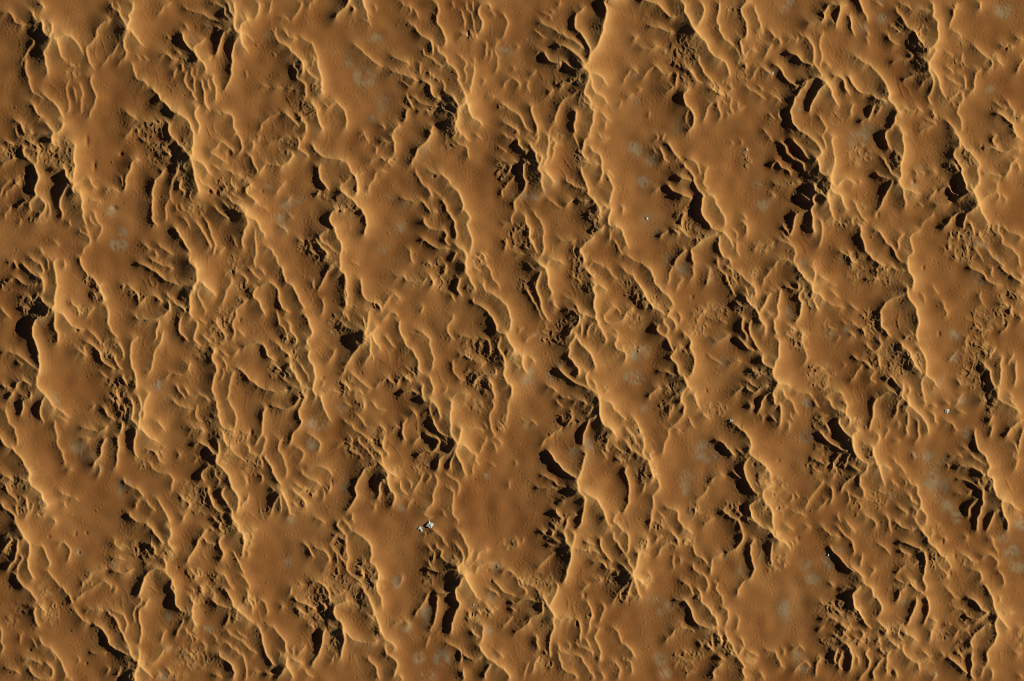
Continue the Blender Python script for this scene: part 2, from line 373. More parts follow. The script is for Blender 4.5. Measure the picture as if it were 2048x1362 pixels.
[6,5,173.8,351.8,179.7,359.8,185.7,371.8,197.7,379.8],
[4,3,151.8,357.8,165.8,355.8,173.8,359.8],
[4,4,211.7,385.8,217.7,377.8,225.7,377.8,235.7,381.8,243.7,387.8],
[7,6,1.4,279.6,319.9,267.6,321.9,261.6,335.9,253.6,351.8,251.6,369.8,247.7,385.8],
[5,4,243.7,347.8,243.7,363.8,245.7,379.8],
[4,3,247.7,277.9,259.6,264,269.6,254,275.6,258,277.6,272],
[3,3,279.6,277.9,293.6,281.9,297.6,287.9],
[7,8,327.5,240,337.5,248,337.5,266,347.5,277.9,350.1,281.9],
[7,5,1.3,331.5,335.9,323.5,347.8,311.6,359.8,305.6,379.8,304.6,399.8,305.6,421.7,304.6,439.7,315.6,453.7],
[4,3,341.5,393.8,331.5,415.8,332.5,431.7,329.5,445.7],
[4,3,350.1,367.8,339.5,385.8,345.5,411.8],
[6,5,267.6,242,289.6,243,305.6,245,321.5,250],
[6,5,319.6,240,323.5,250],
[4,4,283.6,483.7,295.6,495.6,307.6,499.6],
[4,4,307.6,497.6,313.6,509.6,319.6,512],
[4,4,313.6,485.7,327.5,497.6,339.5,505.6,350.1,508.6],
[4,4,79.9,493.6,83.9,505.6,91.9,512],
[3,2,109.8,481.7,119.8,493.6],
[5,7,325.5,297.9,337.5,307.9,345.5,313.9],
[3,3,139.8,435.7,137.8,445.7,143.8,455.7],
[3,2,39.9,435.7,38.9,451.7],
[3,3,6,279.9,20,285.9,30,291.9],
[3,3,0,297.9,10,299.9],
[5,4,1.3,0,331.9,20,319.9,35.9,315.9],
[4,12,342,273,350,281,360,291,372,302.9,381.9,314.9],
[9,13,385.9,265,386.9,281,385.9,297,382.9,310.9],
[13,11,381.9,314.9,385.9,330.9,387.9,346.9,391.9,364.9,397.9,380.8],
[11,5,383.9,320.9,397.9,322.9,409.9,332.9,417.9,344.9,423.9,352.9],
[5,3,395.9,350.9,403.9,366.9,417.9,374.8,427.9,382.8,429.9,392.8],
[6,4,415.9,306.9,429.9,310.9,437.9,316.9,451.8,323.9,453.8,330.9],
[4,5,1.2,421.9,328.9,435.9,338.9,455.8,341.9,465.8,346.9,485.8,352.9],
[5,4,417.9,304.9,431.9,295,441.9,285,453.8,291,463.8,300.9,469.8,308.9],
[5,4,1.3,469.8,265,479.8,277,483.8,291,481.8,302.9,471.8,312.9],
[4,6,1.2,489.8,304.9,501.8,314.9,507.8,328.9,515.8,344.9,519.8,352.9],
[5,4,505.8,277,505.8,291,504.8,304.9],
[4,3,505.8,277,517.8,277,517.8,265],
[3,4,531.7,291,551.7,281,567.7,275,579.7,275,585.7,283],
[6,8,1.3,519.8,352.9,523.7,338.9,531.7,328.9,549.7,330.9,563.7,331.9,579.7,320.9,584.7,308.9,579.7,304.9],
[7,4,593.6,271,597.6,285,597.6,297,607.6,304.9,619.6,316.9],
[4,7,1.4,607.6,265,605.6,277,595.6,279],
[6,7,1.5,625.6,285,627.6,297,639.6,308.9,657.6,316.9,677.5,318.9,692.1,324.9],
[6,7,1.4,641.6,326.9,637.6,340.9,639.6,354.9,649.6,370.9,659.6,382.8],
[5,6,692.1,364.9,681.5,370.9,683.5,382.8,692.1,392.8],
[8,9,1.5,681.5,418.8,667.5,422.8,659.6,434.8,661.6,446.7,667.5,454.7],
[9,10,1.2,667.5,454.7,673.5,470.7,681.5,486.7,683.5,500.7,679.5,512.7,681.5,537],
[6,5,663.5,456.7,647.6,464.7,639.6,474.7,643.6,482.7,655.6,492.7,669.5,502.7,679.5,512.7],
[6,9,1.3,509.8,362.9,495.8,374.8,491.8,382.8,497.8,390.8,507.8,400.8,511.8,402.8],
[5,3,513.8,392.8,513.8,404.8,521.7,412.8,535.7,414.8],
[4,13,453.8,388.8,463.8,402.8,477.8,410.8,485.8,418.8,489.8,426.8],
[3,13,441.9,398.8,453.8,412.8,469.8,420.8,489.8,428.8],
[4,8,423.9,418.8,429.9,414.8,439.9,424.8,451.8,434.8,463.8,436.8],
[3,4,461.8,350.9,461.8,366.9,471.8,378.8,473.8,386.8],
[3,5,459.8,380.8,467.8,392.8,479.8,398.8,489.8,398.8],
[3,3,445.9,364.9,451.8,374.8,455.8,386.8],
[14,4,491.8,430.8,495.8,444.7,489.8,460.7,483.8,480.7,484.8,494.7,487.8,504.7],
[14,4,497.8,434.8,511.8,440.8,519.8,454.7,527.7,468.7,531.7,480.7],
[5,4,525.7,494.7,543.7,498.7,547.7,510.7,555.7,520.6,559.7,537],
[5,4,507.8,450.7,509.8,466.7,510.8,486.7,511.8,506.7,507.8,522.6,511.8,537],
[4,4,461.8,470.7,471.8,484.7,475.8,498.7],
[8,7,1.4,350,448.7,354,462.7,364,476.7,372,490.7,379.9,502.7,381.9,510.7],
[7,12,381.9,506.7,379.9,522.6,393.9,537],
[5,7,391.9,440.8,401.9,458.7,411.9,474.7,419.9,490.7,421.9,500.7],
[4,5,1.2,405.9,434.8,415.9,446.7,419.9,460.7,423.9,474.7,429.9,490.7,427.9,512.7],
[4,3,360,432.8,372,440.8,377.9,450.7,381.9,460.7],
[5,4,441.9,510.7,439.9,502.7,449.8,494.7],
[8,4,1.3,366,356.9,360,364.9,360,376.8,368,382.8,364,394.8],
[5,3,385.9,374.8,379.9,388.8,381.9,396.8,389.9,406.8],
[3,3,352,404.8,352,416.8,362,426.8],
[3,3,362,404.8,364,418.8,372,422.8],
[6,4,360,322.9,354,344.9,346,360.9,344,376.8],
[3,3,553.7,448.7,567.7,456.7,575.7,468.7],
[3,2,575.7,426.8,587.7,438.8],
[4,4,549.7,392.8,559.7,376.8,571.7,360.9],
[3,3,567.7,402.8,583.7,392.8],
[3,2,525.7,416.8,537.7,422.8],
[4,9,621.6,482.7,637.6,488.7,649.6,500.7,653.6,508.7],
[4,4,591.7,480.7,599.6,478.7,609.6,486.7],
[4,4,617.6,496.7,631.6,508.7,639.6,514.7,627.6,526.6],
[5,7,1.4,653.6,537,667.5,526.6,679.5,522.6],
[5,4,645.6,380.8,635.6,386.8,633.6,396.8],
[5,4,1.4,692.1,418.8,679.5,424.8],
[6,8,684,320.9,694,326.9,702,340.9,710,352.9,715,370.9,714,382.8,708,396.8],
[5,4,684,366.9,696,358.9,706,350.9],
[10,9,1.2,684,384.8,696,392.8,708,402.8,718,414.8,725.9,424.8],
[11,6,1.7,725.9,422.8,731.9,436.8,730.9,456.7,727.9,474.7],
[4,3,1.3,725.9,269,733.9,279,736.9,287],
[6,5,1.3,785.9,265,785.9,283,788.9,297,783.9,310.9],
[4,4,755.9,289,765.9,281,773.9,285,783.9,284],
[4,3,755.9,289,752.9,300.9,751.9,312.9],
[4,4,783.9,314.9,771.9,322.9,759.9,314.9,747.9,316.9,741.9,328.9],
[4,4,1.3,773.9,342.9,753.9,344.9,747.9,358.9,737.9,372.8,733.9,384.8],
[9,5,1.3,863.7,265,857.8,277,843.8,293,833.8,304.9,825.8,320.9,821.8,334.9],
[3,5,829.8,334.9,835.8,352.9,843.8,364.9,853.8,376.8,861.8,388.8,865.7,396.8],
[4,7,853.8,336.9,865.7,345.9,881.7,348.9,895.7,358.9,900.7,372.8],
[7,8,1.1,900.7,372.8,913.7,380.8,922.7,396.8,926.7,412.8,921.7,426.8],
[8,6,921.7,426.8,931.7,424.8,939.6,436.8,934.6,448.7,937.6,462.7,943.6,476.7,943.6,492.7,937.6,508.7],
[5,7,1.4,891.7,394.8,886.7,402.8,891.7,416.8,901.7,432.8,909.7,448.7,911.7,466.7,912.7,482.7],
[8,10,912.7,482.7,917.7,494.7,929.7,504.7,931.7,518.6,931.7,537],
[4,5,1.2,799.8,392.8,813.8,400.8,829.8,402.8,843.8,402.8,851.8,412.8,859.8,420.8,875.7,428.8],
[3,3,867.7,382.8,875.7,388.8,883.7,392.8],
[6,5,1.4,847.8,432.8,847.8,444.7,857.8,454.7,873.7,460.7,885.7,460.7,893.7,470.7,891.7,482.7,901.7,494.7],
[6,6,1.6,837.8,486.7,845.8,480.7,853.8,482.7,861.8,490.7,875.7,496.7,895.7,498.7,903.7,500.7],
[6,5,1.3,907.7,498.7,911.7,506.7,905.7,518.6,897.7,522.6],
[4,4,819.8,494.7,821.8,514.7,829.8,528.6],
[3,3,891.7,524.6,891.7,537],
[7,5,921.7,265,929.7,275,939.6,285],
[4,3,943.6,267,957.6,273,963.6,281],
[5,3,909.7,283,923.7,291,933.7,297,935.6,308.9,939.6,320.9],
[5,5,1003.6,265,1015.5,275,1034.1,281],
[3,3,991.6,291,1003.6,299,1013.5,308.9],
[4,5,991.6,326.9,1003.6,320.9,1017.5,324.9,1034.1,322.9],
[4,4,1011.5,324.9,1021.5,334.9,1011.5,350.9],
[4,4,1.2,1034.1,350.9,1023.5,356.9,1013.5,370.9,1003.6,382.8,1005.5,396.8],
[3,3,1034.1,394.8,1027.5,404.8,1029.5,420.8,1021.5,436.8,1025.5,450.7],
[3,2,999.6,442.8,1009.5,448.7,1021.5,444.7],
[3,3,1011.5,476.7,1011.5,496.7,1007.5,504.7],
[3,3,935.6,512.7,951.6,514.7,967.6,526.6],
[3,3,955.6,502.7,967.6,510.7,975.6,526.6],
[2,2,690,522.6,706,524.6,719.9,532.6],
[4,3,684,486.7,689,500.7,690,516.6],
[3,3,847.8,526.6,857.8,526.6,863.7,537],
[6,8,1.4,1026,278,1036,281,1038,291,1048,300,1060,302.9],
[8,11,1058,281,1061.9,295,1069.9,304.9,1073.9,320.9,1078.9,328.9],
[5,5,1058,281,1063.9,277,1071.9,283,1075.9,273,1073.9,265],
[12,13,1083.9,314.9,1078.9,330.9,1077.9,342.9,1083.9,348.9],
[6,10,1095.9,265,1097.9,283,1095.9,300.9,1093.9,316.9,1087.9,326.9],
[8,4,1115.9,281,1107.9,291,1105.9,304.9,1101.9,320.9,1095.9,326.9],
[13,4,1091.9,346.9,1099.9,352.9,1105.9,362.9,1113.9,368.9],
[12,4,1084.9,350.9,1082.9,364.9,1085.9,380.8,1090.9,390.8],
[8,4,1.4,1061.9,320.9,1052,324.9,1046,334.9,1046,348.9,1052,364.9,1048,380.8,1036,394.8,1028,408.8,1028,424.8],
[5,4,1.4,1026,322.9,1038,326.9],
[4,3,1026,350.9,1038,352.9],
[4,7,1.5,1131.9,352.9,1133.8,362.9,1145.8,370.9,1159.8,376.8,1173.8,380.8],
[6,8,1.6,1151.8,396.8,1165.8,402.8,1179.8,400.8],
[6,3,1129.9,416.8,1137.8,404.8,1149.8,396.8],
[4,3,1091.9,392.8,1101.9,402.8,1115.9,412.8,1129.9,418.8],
[5,9,1.2,1161.8,328.9,1161.8,344.9,1169.8,360.9,1173.8,376.8,1179.8,392.8,1189.8,402.8],
[9,11,1189.8,402.8,1195.8,410.8,1199.8,422.8],
[9,8,1199.8,412.8,1209.7,412.8,1221.7,418.8],
[6,6,1161.8,326.9,1175.8,326.9,1191.8,328.9,1201.8,330.9],
[8,9,1.3,1181.8,265,1177.8,273,1167.8,283,1165.8,295],
[5,7,1.2,1177.8,289,1185.8,300.9,1195.8,306.9,1201.8,316.9,1203.8,328.9,1203.8,342.9,1201.8,358.9,1203.8,366.9],
[6,8,1.1,1161.8,299,1163.8,308.9,1173.8,318.9,1177.8,324.9],
[5,4,1147.8,265,1149.8,279,1155.8,291,1161.8,299],
[5,8,1.3,1207.7,342.9,1217.7,354.9,1223.7,366.9,1225.7,378.8,1221.7,394.8,1217.7,412.8],
[4,4,1195.8,265,1205.7,277,1219.7,273],
[4,3,1209.7,342.9,1221.7,348.9,1225.7,356.9],
[9,10,1.3,1221.7,418.8,1217.7,430.8,1215.7,442.8,1221.7,452.7,1231.7,454.7],
[5,5,1.4,1239.7,410.8,1245.7,416.8,1245.7,430.8],
[10,6,1.2,1231.7,452.7,1241.7,458.7,1247.7,472.7,1253.7,488.7,1259.7,498.7],
[6,4,1221.7,454.7,1219.7,470.7,1220.7,486.7],
[4,4,1.2,1223.7,476.7,1233.7,486.7,1239.7,500.7,1247.7,510.7],
[7,7,1.3,1209.7,444.7,1203.8,456.7,1191.8,462.7,1191.8,472.7],
[8,5,1.2,1191.8,472.7,1177.8,480.7,1167.8,490.7,1159.8,500.7,1165.8,512.7,1169.8,530.6],
[5,4,1199.8,424.8,1201.8,434.8,1211.7,434.8],
[4,4,1183.8,410.8,1181.8,424.8,1185.8,434.8],
[5,5,1153.8,476.7,1145.8,482.7,1133.8,482.7,1121.9,481.7,1117.9,490.7],
[4,3,1151.8,482.7,1145.8,498.7,1149.8,510.7,1157.8,522.6],
[4,4,1.3,1245.7,514.7,1255.7,512.7,1267.7,520.6,1283.6,526.6,1295.6,537],
[4,4,1175.8,537,1185.8,524.6,1199.8,528.6,1209.7,537],
[5,5,1050,424.8,1052,444.7,1058,458.7,1057,474.7,1063.9,486.7,1069.9,500.7,1077.9,510.7],
[3,6,1065.9,418.8,1073.9,434.8,1083.9,448.7,1087.9,462.7,1085.9,478.7,1087.9,494.7,1085.9,506.7,1075.9,516.6],
[8,9,1073.9,518.6,1079.9,528.6,1091.9,537],
[5,7,1129.9,528.6,1113.9,520.6,1101.9,518.6,1093.9,530.6,1091.9,537],
[3,3,1026,450.7,1038,452.7,1050,462.7],
[3,3,1046,490.7,1058,498.7,1069.9,500.7],
[4,3,1026,506.7,1042,508.7,1052,510.7],
[4,4,1052,526.6,1061.9,530.6,1065.9,537],
[6,7,1.5,1327.6,285,1337.6,291,1345.6,302.9,1355.5,314.9,1365.5,320.9],
[5,5,1319.6,291,1323.6,304.9,1329.6,318.9,1337.6,324.9],
[4,3,1305.6,291,1309.6,304.9,1319.6,308.9],
[5,7,1.8,1327.6,370.9,1337.6,372.8,1347.5,382.8,1359.5,388.8,1376.1,394.8],
[4,5,1349.5,344.9,1353.5,352.9,1365.5,356.9,1376.1,360.9],
[8,5,1367.5,322.9,1369.5,334.9,1376.1,342.9],
[4,3,1319.6,372.8,1309.6,380.8,1301.6,388.8],
[5,5,1.8,1339.6,458.7,1325.6,468.7,1313.6,474.7],
[7,4,1341.6,456.7,1353.5,464.7,1359.5,476.7],
[5,4,1345.6,450.7,1363.5,460.7,1376.1,474.7],
[8,4,1.5,1376.1,496.7,1363.5,506.7,1353.5,518.6,1347.5,537],
[4,4,1376.1,424.8,1363.5,434.8,1363.5,454.7],
[3,3,1311.6,265,1315.6,277,1305.6,283],
[3,3,1329.6,265,1325.6,277,1327.6,285],
[5,9,1.5,1366,320.9,1370,332.9,1380,342.9,1388,354.9,1390,368.9,1398,382.8,1407.9,392.8],
[5,5,1368,318.9,1384,320.9,1394,326.9,1398,340.9,1403.9,352.9],
[5,6,1415.9,328.9,1411.9,340.9,1407.9,356.9,1407.9,366.9,1413.9,376.8,1415.9,384.8],
[10,4,1.5,1364,356.9,1376,358.9,1388,362.9],
[10,4,1.6,1364,390.8,1378,394.8,1392,396.8],
[12,9,1.7,1407.9,392.8,1403.9,406.8,1401.9,420.8,1405.9,432.8,1415.9,444.7,1421.9,454.7,1435.9,461.7,1445.9,464.7],
[9,5,1417.9,386.8,1429.9,398.8,1433.9,412.8,1443.9,426.8,1449.9,438.8,1449.9,456.7],
[8,5,1.5,1443.9,466.7,1437.9,480.7,1437.9,496.7,1445.9,512.7,1457.9,520.6,1463.9,532.6],
[9,3,1447.9,464.7,1457.9,478.7,1465.9,490.7,1471.8,498.7],
[5,3,1471.8,480.7,1473.8,500.7,1479.8,514.7],
[6,5,1.4,1483.8,440.8,1491.8,450.7,1493.8,462.7,1490.8,474.7],
[4,4,1479.8,434.8,1487.8,432.8,1493.8,442.8],
[3,3,1457.9,460.7,1471.8,466.7,1471.8,480.7],
[6,5,1.4,1435.9,510.7,1433.9,522.6,1437.9,537],
[8,6,1.4,1403.9,480.7,1394,490.7,1382,500.7,1384,514.7,1388,524.6,1386,537],
[4,4,1364,504.7,1380,500.7],
[4,5,1364,466.7,1378,474.7,1392,476.7,1396,486.7],
[7,8,1396,486.7,1407.9,476.7,1423.9,470.7,1439.9,462.7],
[4,7,1.7,1549.7,286,1561.7,286,1571.7,297,1575.7,308.9,1585.7,318.9,1599.7,322.9,1611.7,342.9],
[6,9,1.8,1585.7,275,1587.7,283,1597.7,293,1607.7,306.9,1617.6,316.9,1631.6,318.9],
[6,12,1599.7,265,1615.6,271,1629.6,283,1639.6,297,1641.6,306.9,1633.6,316.9],
[12,12,1633.6,316.9,1637.6,330.9,1639.6,342.9,1651.6,352.9,1661.6,352.9],
[5,5,1.7,1535.8,332.9,1547.7,324.9,1555.7,324.9,1563.7,334.9,1575.7,340.9,1581.7,352.9],
[6,5,1645.6,265,1643.6,275,1649.6,287,1653.6,304.9],
[6,10,1673.6,271,1663.6,279,1665.6,297,1669.6,308.9,1667.6,326.9,1663.6,344.9,1659.6,354.9],
[12,12,1659.6,354.9,1661.6,366.9,1655.6,384.8,1655.6,398.8],
[12,4,1661.6,364.9,1671.6,372.8,1687.5,358.9,1699.5,360.9,1711.5,372.8],
[12,4,1661.6,378.8,1667.6,386.8,1681.6,392.8,1685.5,404.8,1691.5,416.8,1701.5,422.8],
[11,5,1.2,1655.6,398.8,1657.6,412.8,1663.6,430.8,1669.6,440.8],
[9,11,1.2,1627.6,372.8,1631.6,382.8,1641.6,386.8,1653.6,396.8],
[9,8,1.5,1641.6,384.8,1629.6,388.8,1623.6,398.8,1627.6,408.8,1621.6,420.8,1625.6,436.8,1625.6,456.7,1631.6,468.7],
[6,6,1.8,1589.7,422.8,1603.7,424.8,1621.6,418.8],
[5,7,1.4,1599.7,384.8,1609.7,392.8,1621.6,404.8],
[7,4,1.6,1599.7,424.8,1589.7,432.8,1587.7,448.7,1579.7,468.7,1573.7,462.7,1563.7,448.7],
[5,4,1639.6,434.8,1643.6,448.7,1643.6,466.7,1639.6,486.7,1635.6,498.7],
[4,4,1547.7,376.8,1553.7,368.9,1563.7,370.9,1575.7,368.9,1589.7,366.9,1605.7,362.9],
[4,3,1537.8,392.8,1545.7,388.8,1551.7,394.8],
[4,4,1527.8,488.7,1539.8,488.7,1551.7,480.7],
[5,5,1551.7,480.7,1563.7,482.7,1577.7,488.7,1587.7,496.7,1591.7,506.7,1587.7,516.6,1589.7,528.6,1597.7,537],
[5,5,1543.7,534.6,1555.7,522.6,1567.7,518.6,1581.7,522.6,1591.7,530.6],
[4,4,1563.7,464.7,1573.7,476.7,1585.7,490.7],
[4,3,1503.8,498.7,1515.8,492.7,1529.8,488.7],
[5,5,1.4,1673.6,500.7,1685.5,506.7,1697.5,512.7,1701.5,522.6,1714.1,526.6],
[4,4,1693.5,498.7,1701.5,512.7],
[4,3,1627.6,518.6,1625.6,530.6,1633.6,537],
[5,4,1714.1,432.8,1703.5,436.8,1703.5,446.7,1714.1,452.7],
[3,3,1701.5,402.8,1711.5,408.8,1714.1,416.8],
[3,2,1533.8,265,1539.8,277,1547.7,285],
[2,2,1481.8,279,1483.8,291],
[2,2,1461.9,281,1465.9,291],
[2,2,1491.8,295,1493.8,304.9],
[2,2,1673.6,440.8,1683.6,450.7],
[8,5,1.5,1777.9,259,1769.9,271,1771.9,283,1777.9,295,1783.9,302.9],
[9,10,1801.9,265,1805.8,279,1807.8,299,1803.9,318.9,1799.9,332.9,1801.9,348.9,1797.9,362.9],
[4,9,1757.9,312.9,1769.9,324.9,1777.9,336.9,1783.9,348.9,1797.9,356.9],
[11,5,1797.9,362.9,1803.9,374.8,1817.8,380.8,1827.8,384.8,1839.8,388.8],
[9,3,1.2,1805.8,376.8,1807.8,390.8,1810.8,406.8,1809.8,420.8],
[5,7,1.6,1749.9,342.9,1759.9,352.9,1773.9,356.9,1783.9,356.9],
[8,4,1.8,1785.9,354.9,1781.9,370.9,1773.9,384.8,1765.9,398.8,1759.9,412.8,1751.9,424.8,1751.9,436.8],
[4,3,1833.8,338.9,1839.8,344.9,1849.8,346.9],
[5,4,1.3,1829.8,340.9,1837.8,350.9],
[4,4,1857.8,344.9,1867.8,344.9,1873.8,348.9],
[4,5,1873.8,376.8,1865.8,386.8,1853.8,396.8],
[3,5,1.8,1873.8,374.8,1881.7,378.8,1893.7,372.8,1899.7,380.8,1909.7,388.8,1923.7,390.8],
[5,4,1865.8,414.8,1873.8,410.8,1889.7,408.8,1905.7,402.8],
[6,9,1.7,1909.7,402.8,1923.7,392.8,1937.7,384.8],
[6,11,1.4,1915.7,291,1909.7,299,1907.7,310.9,1913.7,322.9,1921.7,338.9,1923.7,352.9,1929.7,366.9,1931.7,378.8,1941.7,384.8],
[6,6,1905.7,320.9,1915.7,338.9,1923.7,346.9],
[8,10,1907.7,265,1917.7,275,1919.7,291],
[5,7,1919.7,277,1927.7,293,1939.7,304.9,1951.6,316.9,1957.6,330.9,1955.6,344.9],
[4,10,1949.6,320.9,1955.6,338.9,1957.6,354.9,1953.6,370.9,1945.7,382.8],
[13,13,1945.7,382.8,1951.6,394.8,1955.6,406.8],
[13,4,1955.6,406.8,1963.6,424.8,1971.6,438.8,1979.6,450.7],
[13,5,1.6,1953.6,410.8,1943.7,420.8,1933.7,426.8,1927.7,444.7,1927.7,460.7],
[6,7,1.6,1879.7,456.7,1893.7,450.7,1901.7,438.8,1909.7,428.8,1921.7,424.8,1933.7,425.8],
[7,4,1937.7,440.8,1943.7,454.7,1949.6,474.7],
[6,4,1959.6,404.8,1969.6,394.8,1983.6,388.8,1993.6,384.8,1997.6,396.8,1993.6,404.8],
[5,3,1997.6,388.8,2009.6,394.8,2009.6,406.8],
[5,4,1959.6,346.9,1973.6,344.9,1985.6,348.9,2005.6,355.9],
[6,6,1.3,2005.6,355.9,2013.6,348.9,2017.6,336.9,2025.5,322.9,2037.5,314.9],
[6,7,1.4,1959.6,302.9,1969.6,297,1983.6,295,1997.6,301.9,2011.6,302.9,2025.5,299,2048.1,296],
[6,5,1.3,1997.6,300.9,1987.6,287,1985.6,277,1993.6,267],
[9,6,2027.5,265,2035.5,275,2048.1,283],
[5,4,2033.5,322.9,2041.5,340.9],
[4,4,2041.5,304.9,2048.1,308.9],
[5,4,1995.6,360.9,1993.6,372.8,1997.6,384.8],
[3,3,1867.8,420.8,1863.8,430.8,1845.8,444.7,1841.8,456.7],
[4,7,1841.8,456.7,1831.8,464.7,1821.8,470.7,1819.8,482.7,1823.8,494.7,1825.8,502.7,1815.8,514.7,1813.8,526.6,1815.8,537],
[5,4,1809.8,462.7,1797.9,476.7,1795.9,490.7,1795.9,502.7],
[7,8,1.5,1708,450.7,1720,454.7,1724,472.7,1726,486.7,1733.9,504.7,1747.9,520.6,1759.9,528.6,1771.9,530.6],
[6,5,1.4,1743.9,458.7,1755.9,462.7,1765.9,474.7,1773.9,486.7,1785.9,496.7,1791.9,510.7,1799.9,522.6,1811.8,526.6],
[3,4,1706,434.8,1714,434.8,1722,444.7,1733.9,450.7],
[3,5,1698,400.8,1708,404.8,1716,420.8,1726,436.8,1735.9,446.7],
[4,3,1698,360.9,1706,362.9,1714,372.8],
[4,3,1714,360.9,1724,366.9],
[4,5,1995.6,444.7,1995.6,464.7,2003.6,476.7,2005.6,488.7,2019.5,496.7,2031.5,506.7,2037.5,522.6,2041.5,537],
[4,6,2005.6,448.7,2017.6,464.7,2033.5,468.7,2045.5,476.7,2048.1,480.7],
[4,5,1973.6,494.7,1983.6,512.7,1997.6,524.6,2009.6,537],
[4,3,1957.6,456.7,1959.6,474.7,1969.6,486.7],
[3,2,1927.7,484.7,1933.7,500.7,1931.7,516.6],
[3,2,1895.7,482.7,1897.7,494.7,1893.7,506.7],
[3,2,1909.7,476.7,1915.7,466.7,1915.7,484.7],
[3,2,1887.7,492.7,1891.7,506.7],
[3,2,1945.7,494.7,1959.6,510.7,1967.6,526.6],
[3,2,1909.7,510.7,1913.7,522.6],
[3,2,1837.8,406.8,1847.8,414.8],
[3,2,1901.7,460.7,1899.7,478.7],
[4,6,59.9,510,67.9,520,79.9,528,85.9,538,87.9,549.9],
[5,4,85.9,510,93.9,518,95.9,532,97.9,545.9],
[4,9,1.5,39.9,524,51.9,534,63.9,545.9,77.9,555.9,85.9,561.9],
[4,4,1.3,12,522,28,524,34,534,39.9,540],
[5,5,1.4,12,563.9,26,555.9,37.9,557.9,45.9,567.9,59.9,570.9,69.9,567.9,77.9,559.9],
[9,5,79.9,553.9,87.9,567.9,85.9,579.9,81.9,589.9],
[5,12,1.3,79.9,589.9,85.9,601.9,95.9,611.9,105.9,617.8],
[6,12,1.1,115.8,516,108.8,524,109.8,542,112.8,561.9,113.8,579.9,108.8,595.9,109.8,607.9,105.9,615.9],
[13,4,107.8,621.8,121.8,625.8,131.8,635.8,141.8,647.8,155.8,657.8,169.8,658.8],
[12,6,1.4,109.8,625.8,109.8,639.8,108.8,653.8,115.8,667.8,115.8,681.8,113.8,689.7],
[10,9,1.6,99.9,617.8,91.9,631.8,75.9,637.8,67.9,647.8,64.9,663.8,69.9,681.8,75.9,699.7,78.9,719.7,79.9,739.7],
[9,8,77.9,743.7,73.9,755.7,73.9,769.6,81.9,782],
[4,4,95.9,510,103.9,522],
[6,5,1.6,159.8,510,161.8,528,171.8,544,177.8,557.9],
[4,7,179.7,547.9,189.7,561.9,199.7,575.9,205.7,593.9,211.7,605.9],
[7,5,211.7,605.9,216.7,621.8,215.7,639.8,217.7,651.8,225.7,665.8,237.7,679.8],
[5,4,1.4,185.7,577.9,189.7,589.9,197.7,605.9],
[4,4,189.7,607.9,181.7,621.8,169.8,633.8],
[5,5,1.3,127.8,518,129.8,528,127.8,540],
[5,3,1.3,139.8,597.9,151.8,613.9,165.8,631.8],
[4,4,1.3,173.8,661.8,187.7,669.8,197.7,681.8,201.7,693.7],
[5,7,1.4,167.8,689.7,179.7,685.8,189.7,693.7,199.7,705.7,203.7,719.7,217.7,731.7,233.7,739.7],
[6,4,149.8,699.7,163.8,705.7,175.8,717.7],
[4,4,169.8,685.8,167.8,699.7,175.8,711.7],
[5,6,229.7,683.8,239.7,689.7,245.7,707.7,247.7,719.7],
[6,5,1.2,231.7,703.7,229.7,721.7,239.7,735.7,247.7,741.7],
[6,8,1.2,277.6,673.8,265.6,681.8,261.6,697.7,261.6,713.7,263.6,731.7,269.6,747.7,271.6,761.6,273.6,782],
[5,5,327.5,659.8,321.5,679.8,317.6,691.7,307.6,705.7,305.6,723.7,301.6,739.7,289.6,747.7],
[6,5,319.6,637.8,315.6,653.8,311.6,669.8,315.6,681.8],
[5,6,1.3,253.6,573.9,265.6,577.9,275.6,589.9,279.6,605.9,287.6,597.9,297.6,591.9,307.6,589.9,317.6,599.9,329.5,603.9],
[6,7,1.3,265.6,629.8,277.6,637.8,293.6,639.8,313.6,636.8,329.5,629.8,338.5,619.8,337.5,605.9,331.5,601.9],
[4,3,243.7,573.9,251.6,569.9],
[6,6,1.6,271.6,530,283.6,528,297.6,536,311.6,544,319.6,551.9,335.5,561.9,350.1,567.9],
[5,5,1.4,297.6,514,313.6,526,329.5,532,350.1,537],
[5,4,0,707.7,12,702.7,30,706.7,41.9,713.7,53.9,723.7,65.9,733.7,77.9,739.7],
[4,4,1.2,34,715.7,37.9,725.7,49.9,729.7],
[6,7,1.4,30,782,35.9,765.6,45.9,759.7,55.9,767.6,67.9,769.6],
[6,5,1.4,0,767.6,12,775.6,26,775.6],
[4,4,0,611.9,8,623.8,22,637.8],
[4,5,37.9,595.9,51.9,591.9,61.9,597.9,67.9,603.9],
[5,5,67.9,603.9,75.9,587.9,79.9,581.9],
[3,4,39.9,611.9,51.9,615.9,63.9,617.8],
[4,4,199.7,739.7,205.7,749.7,217.7,755.7],
[4,4,245.7,743.7,247.7,761.6,259.6,775.6],
[4,5,333.5,579.9,335.5,593.9,350.1,599.9],
[3,3,329.5,761.6,339.5,747.7,350.1,745.7],
[3,3,127.8,665.8,131.8,673.8],
[4,3,211.7,649.8,219.7,665.8],
[12,12,389.9,530,393.9,544,393.9,560,385.9,575.9],
[12,4,407.9,569.9,417.9,577.9,427.9,587.9,433.9,595.9],
[11,7,1.2,387.9,577.9,380.9,591.9,379.9,609.9,379.9,627.9,389.9,637.8],
[7,5,1.1,391.9,637.8,393.9,651.8,388.9,669.8,389.9,681.8,401.9,691.8],
[6,3,393.9,575.9,395.9,591.9,403.9,607.9,409.9,619.9,411.9,631.9],
[4,4,1.2,391.9,637.8,401.9,641.8,415.9,649.8],
[5,5,1.3,366,629.9,360,641.8,358,655.8,362,667.8,372,677.8,377.9,685.8],
[8,4,342,565.9,360,569.9,374,567.9,385.9,573.9],
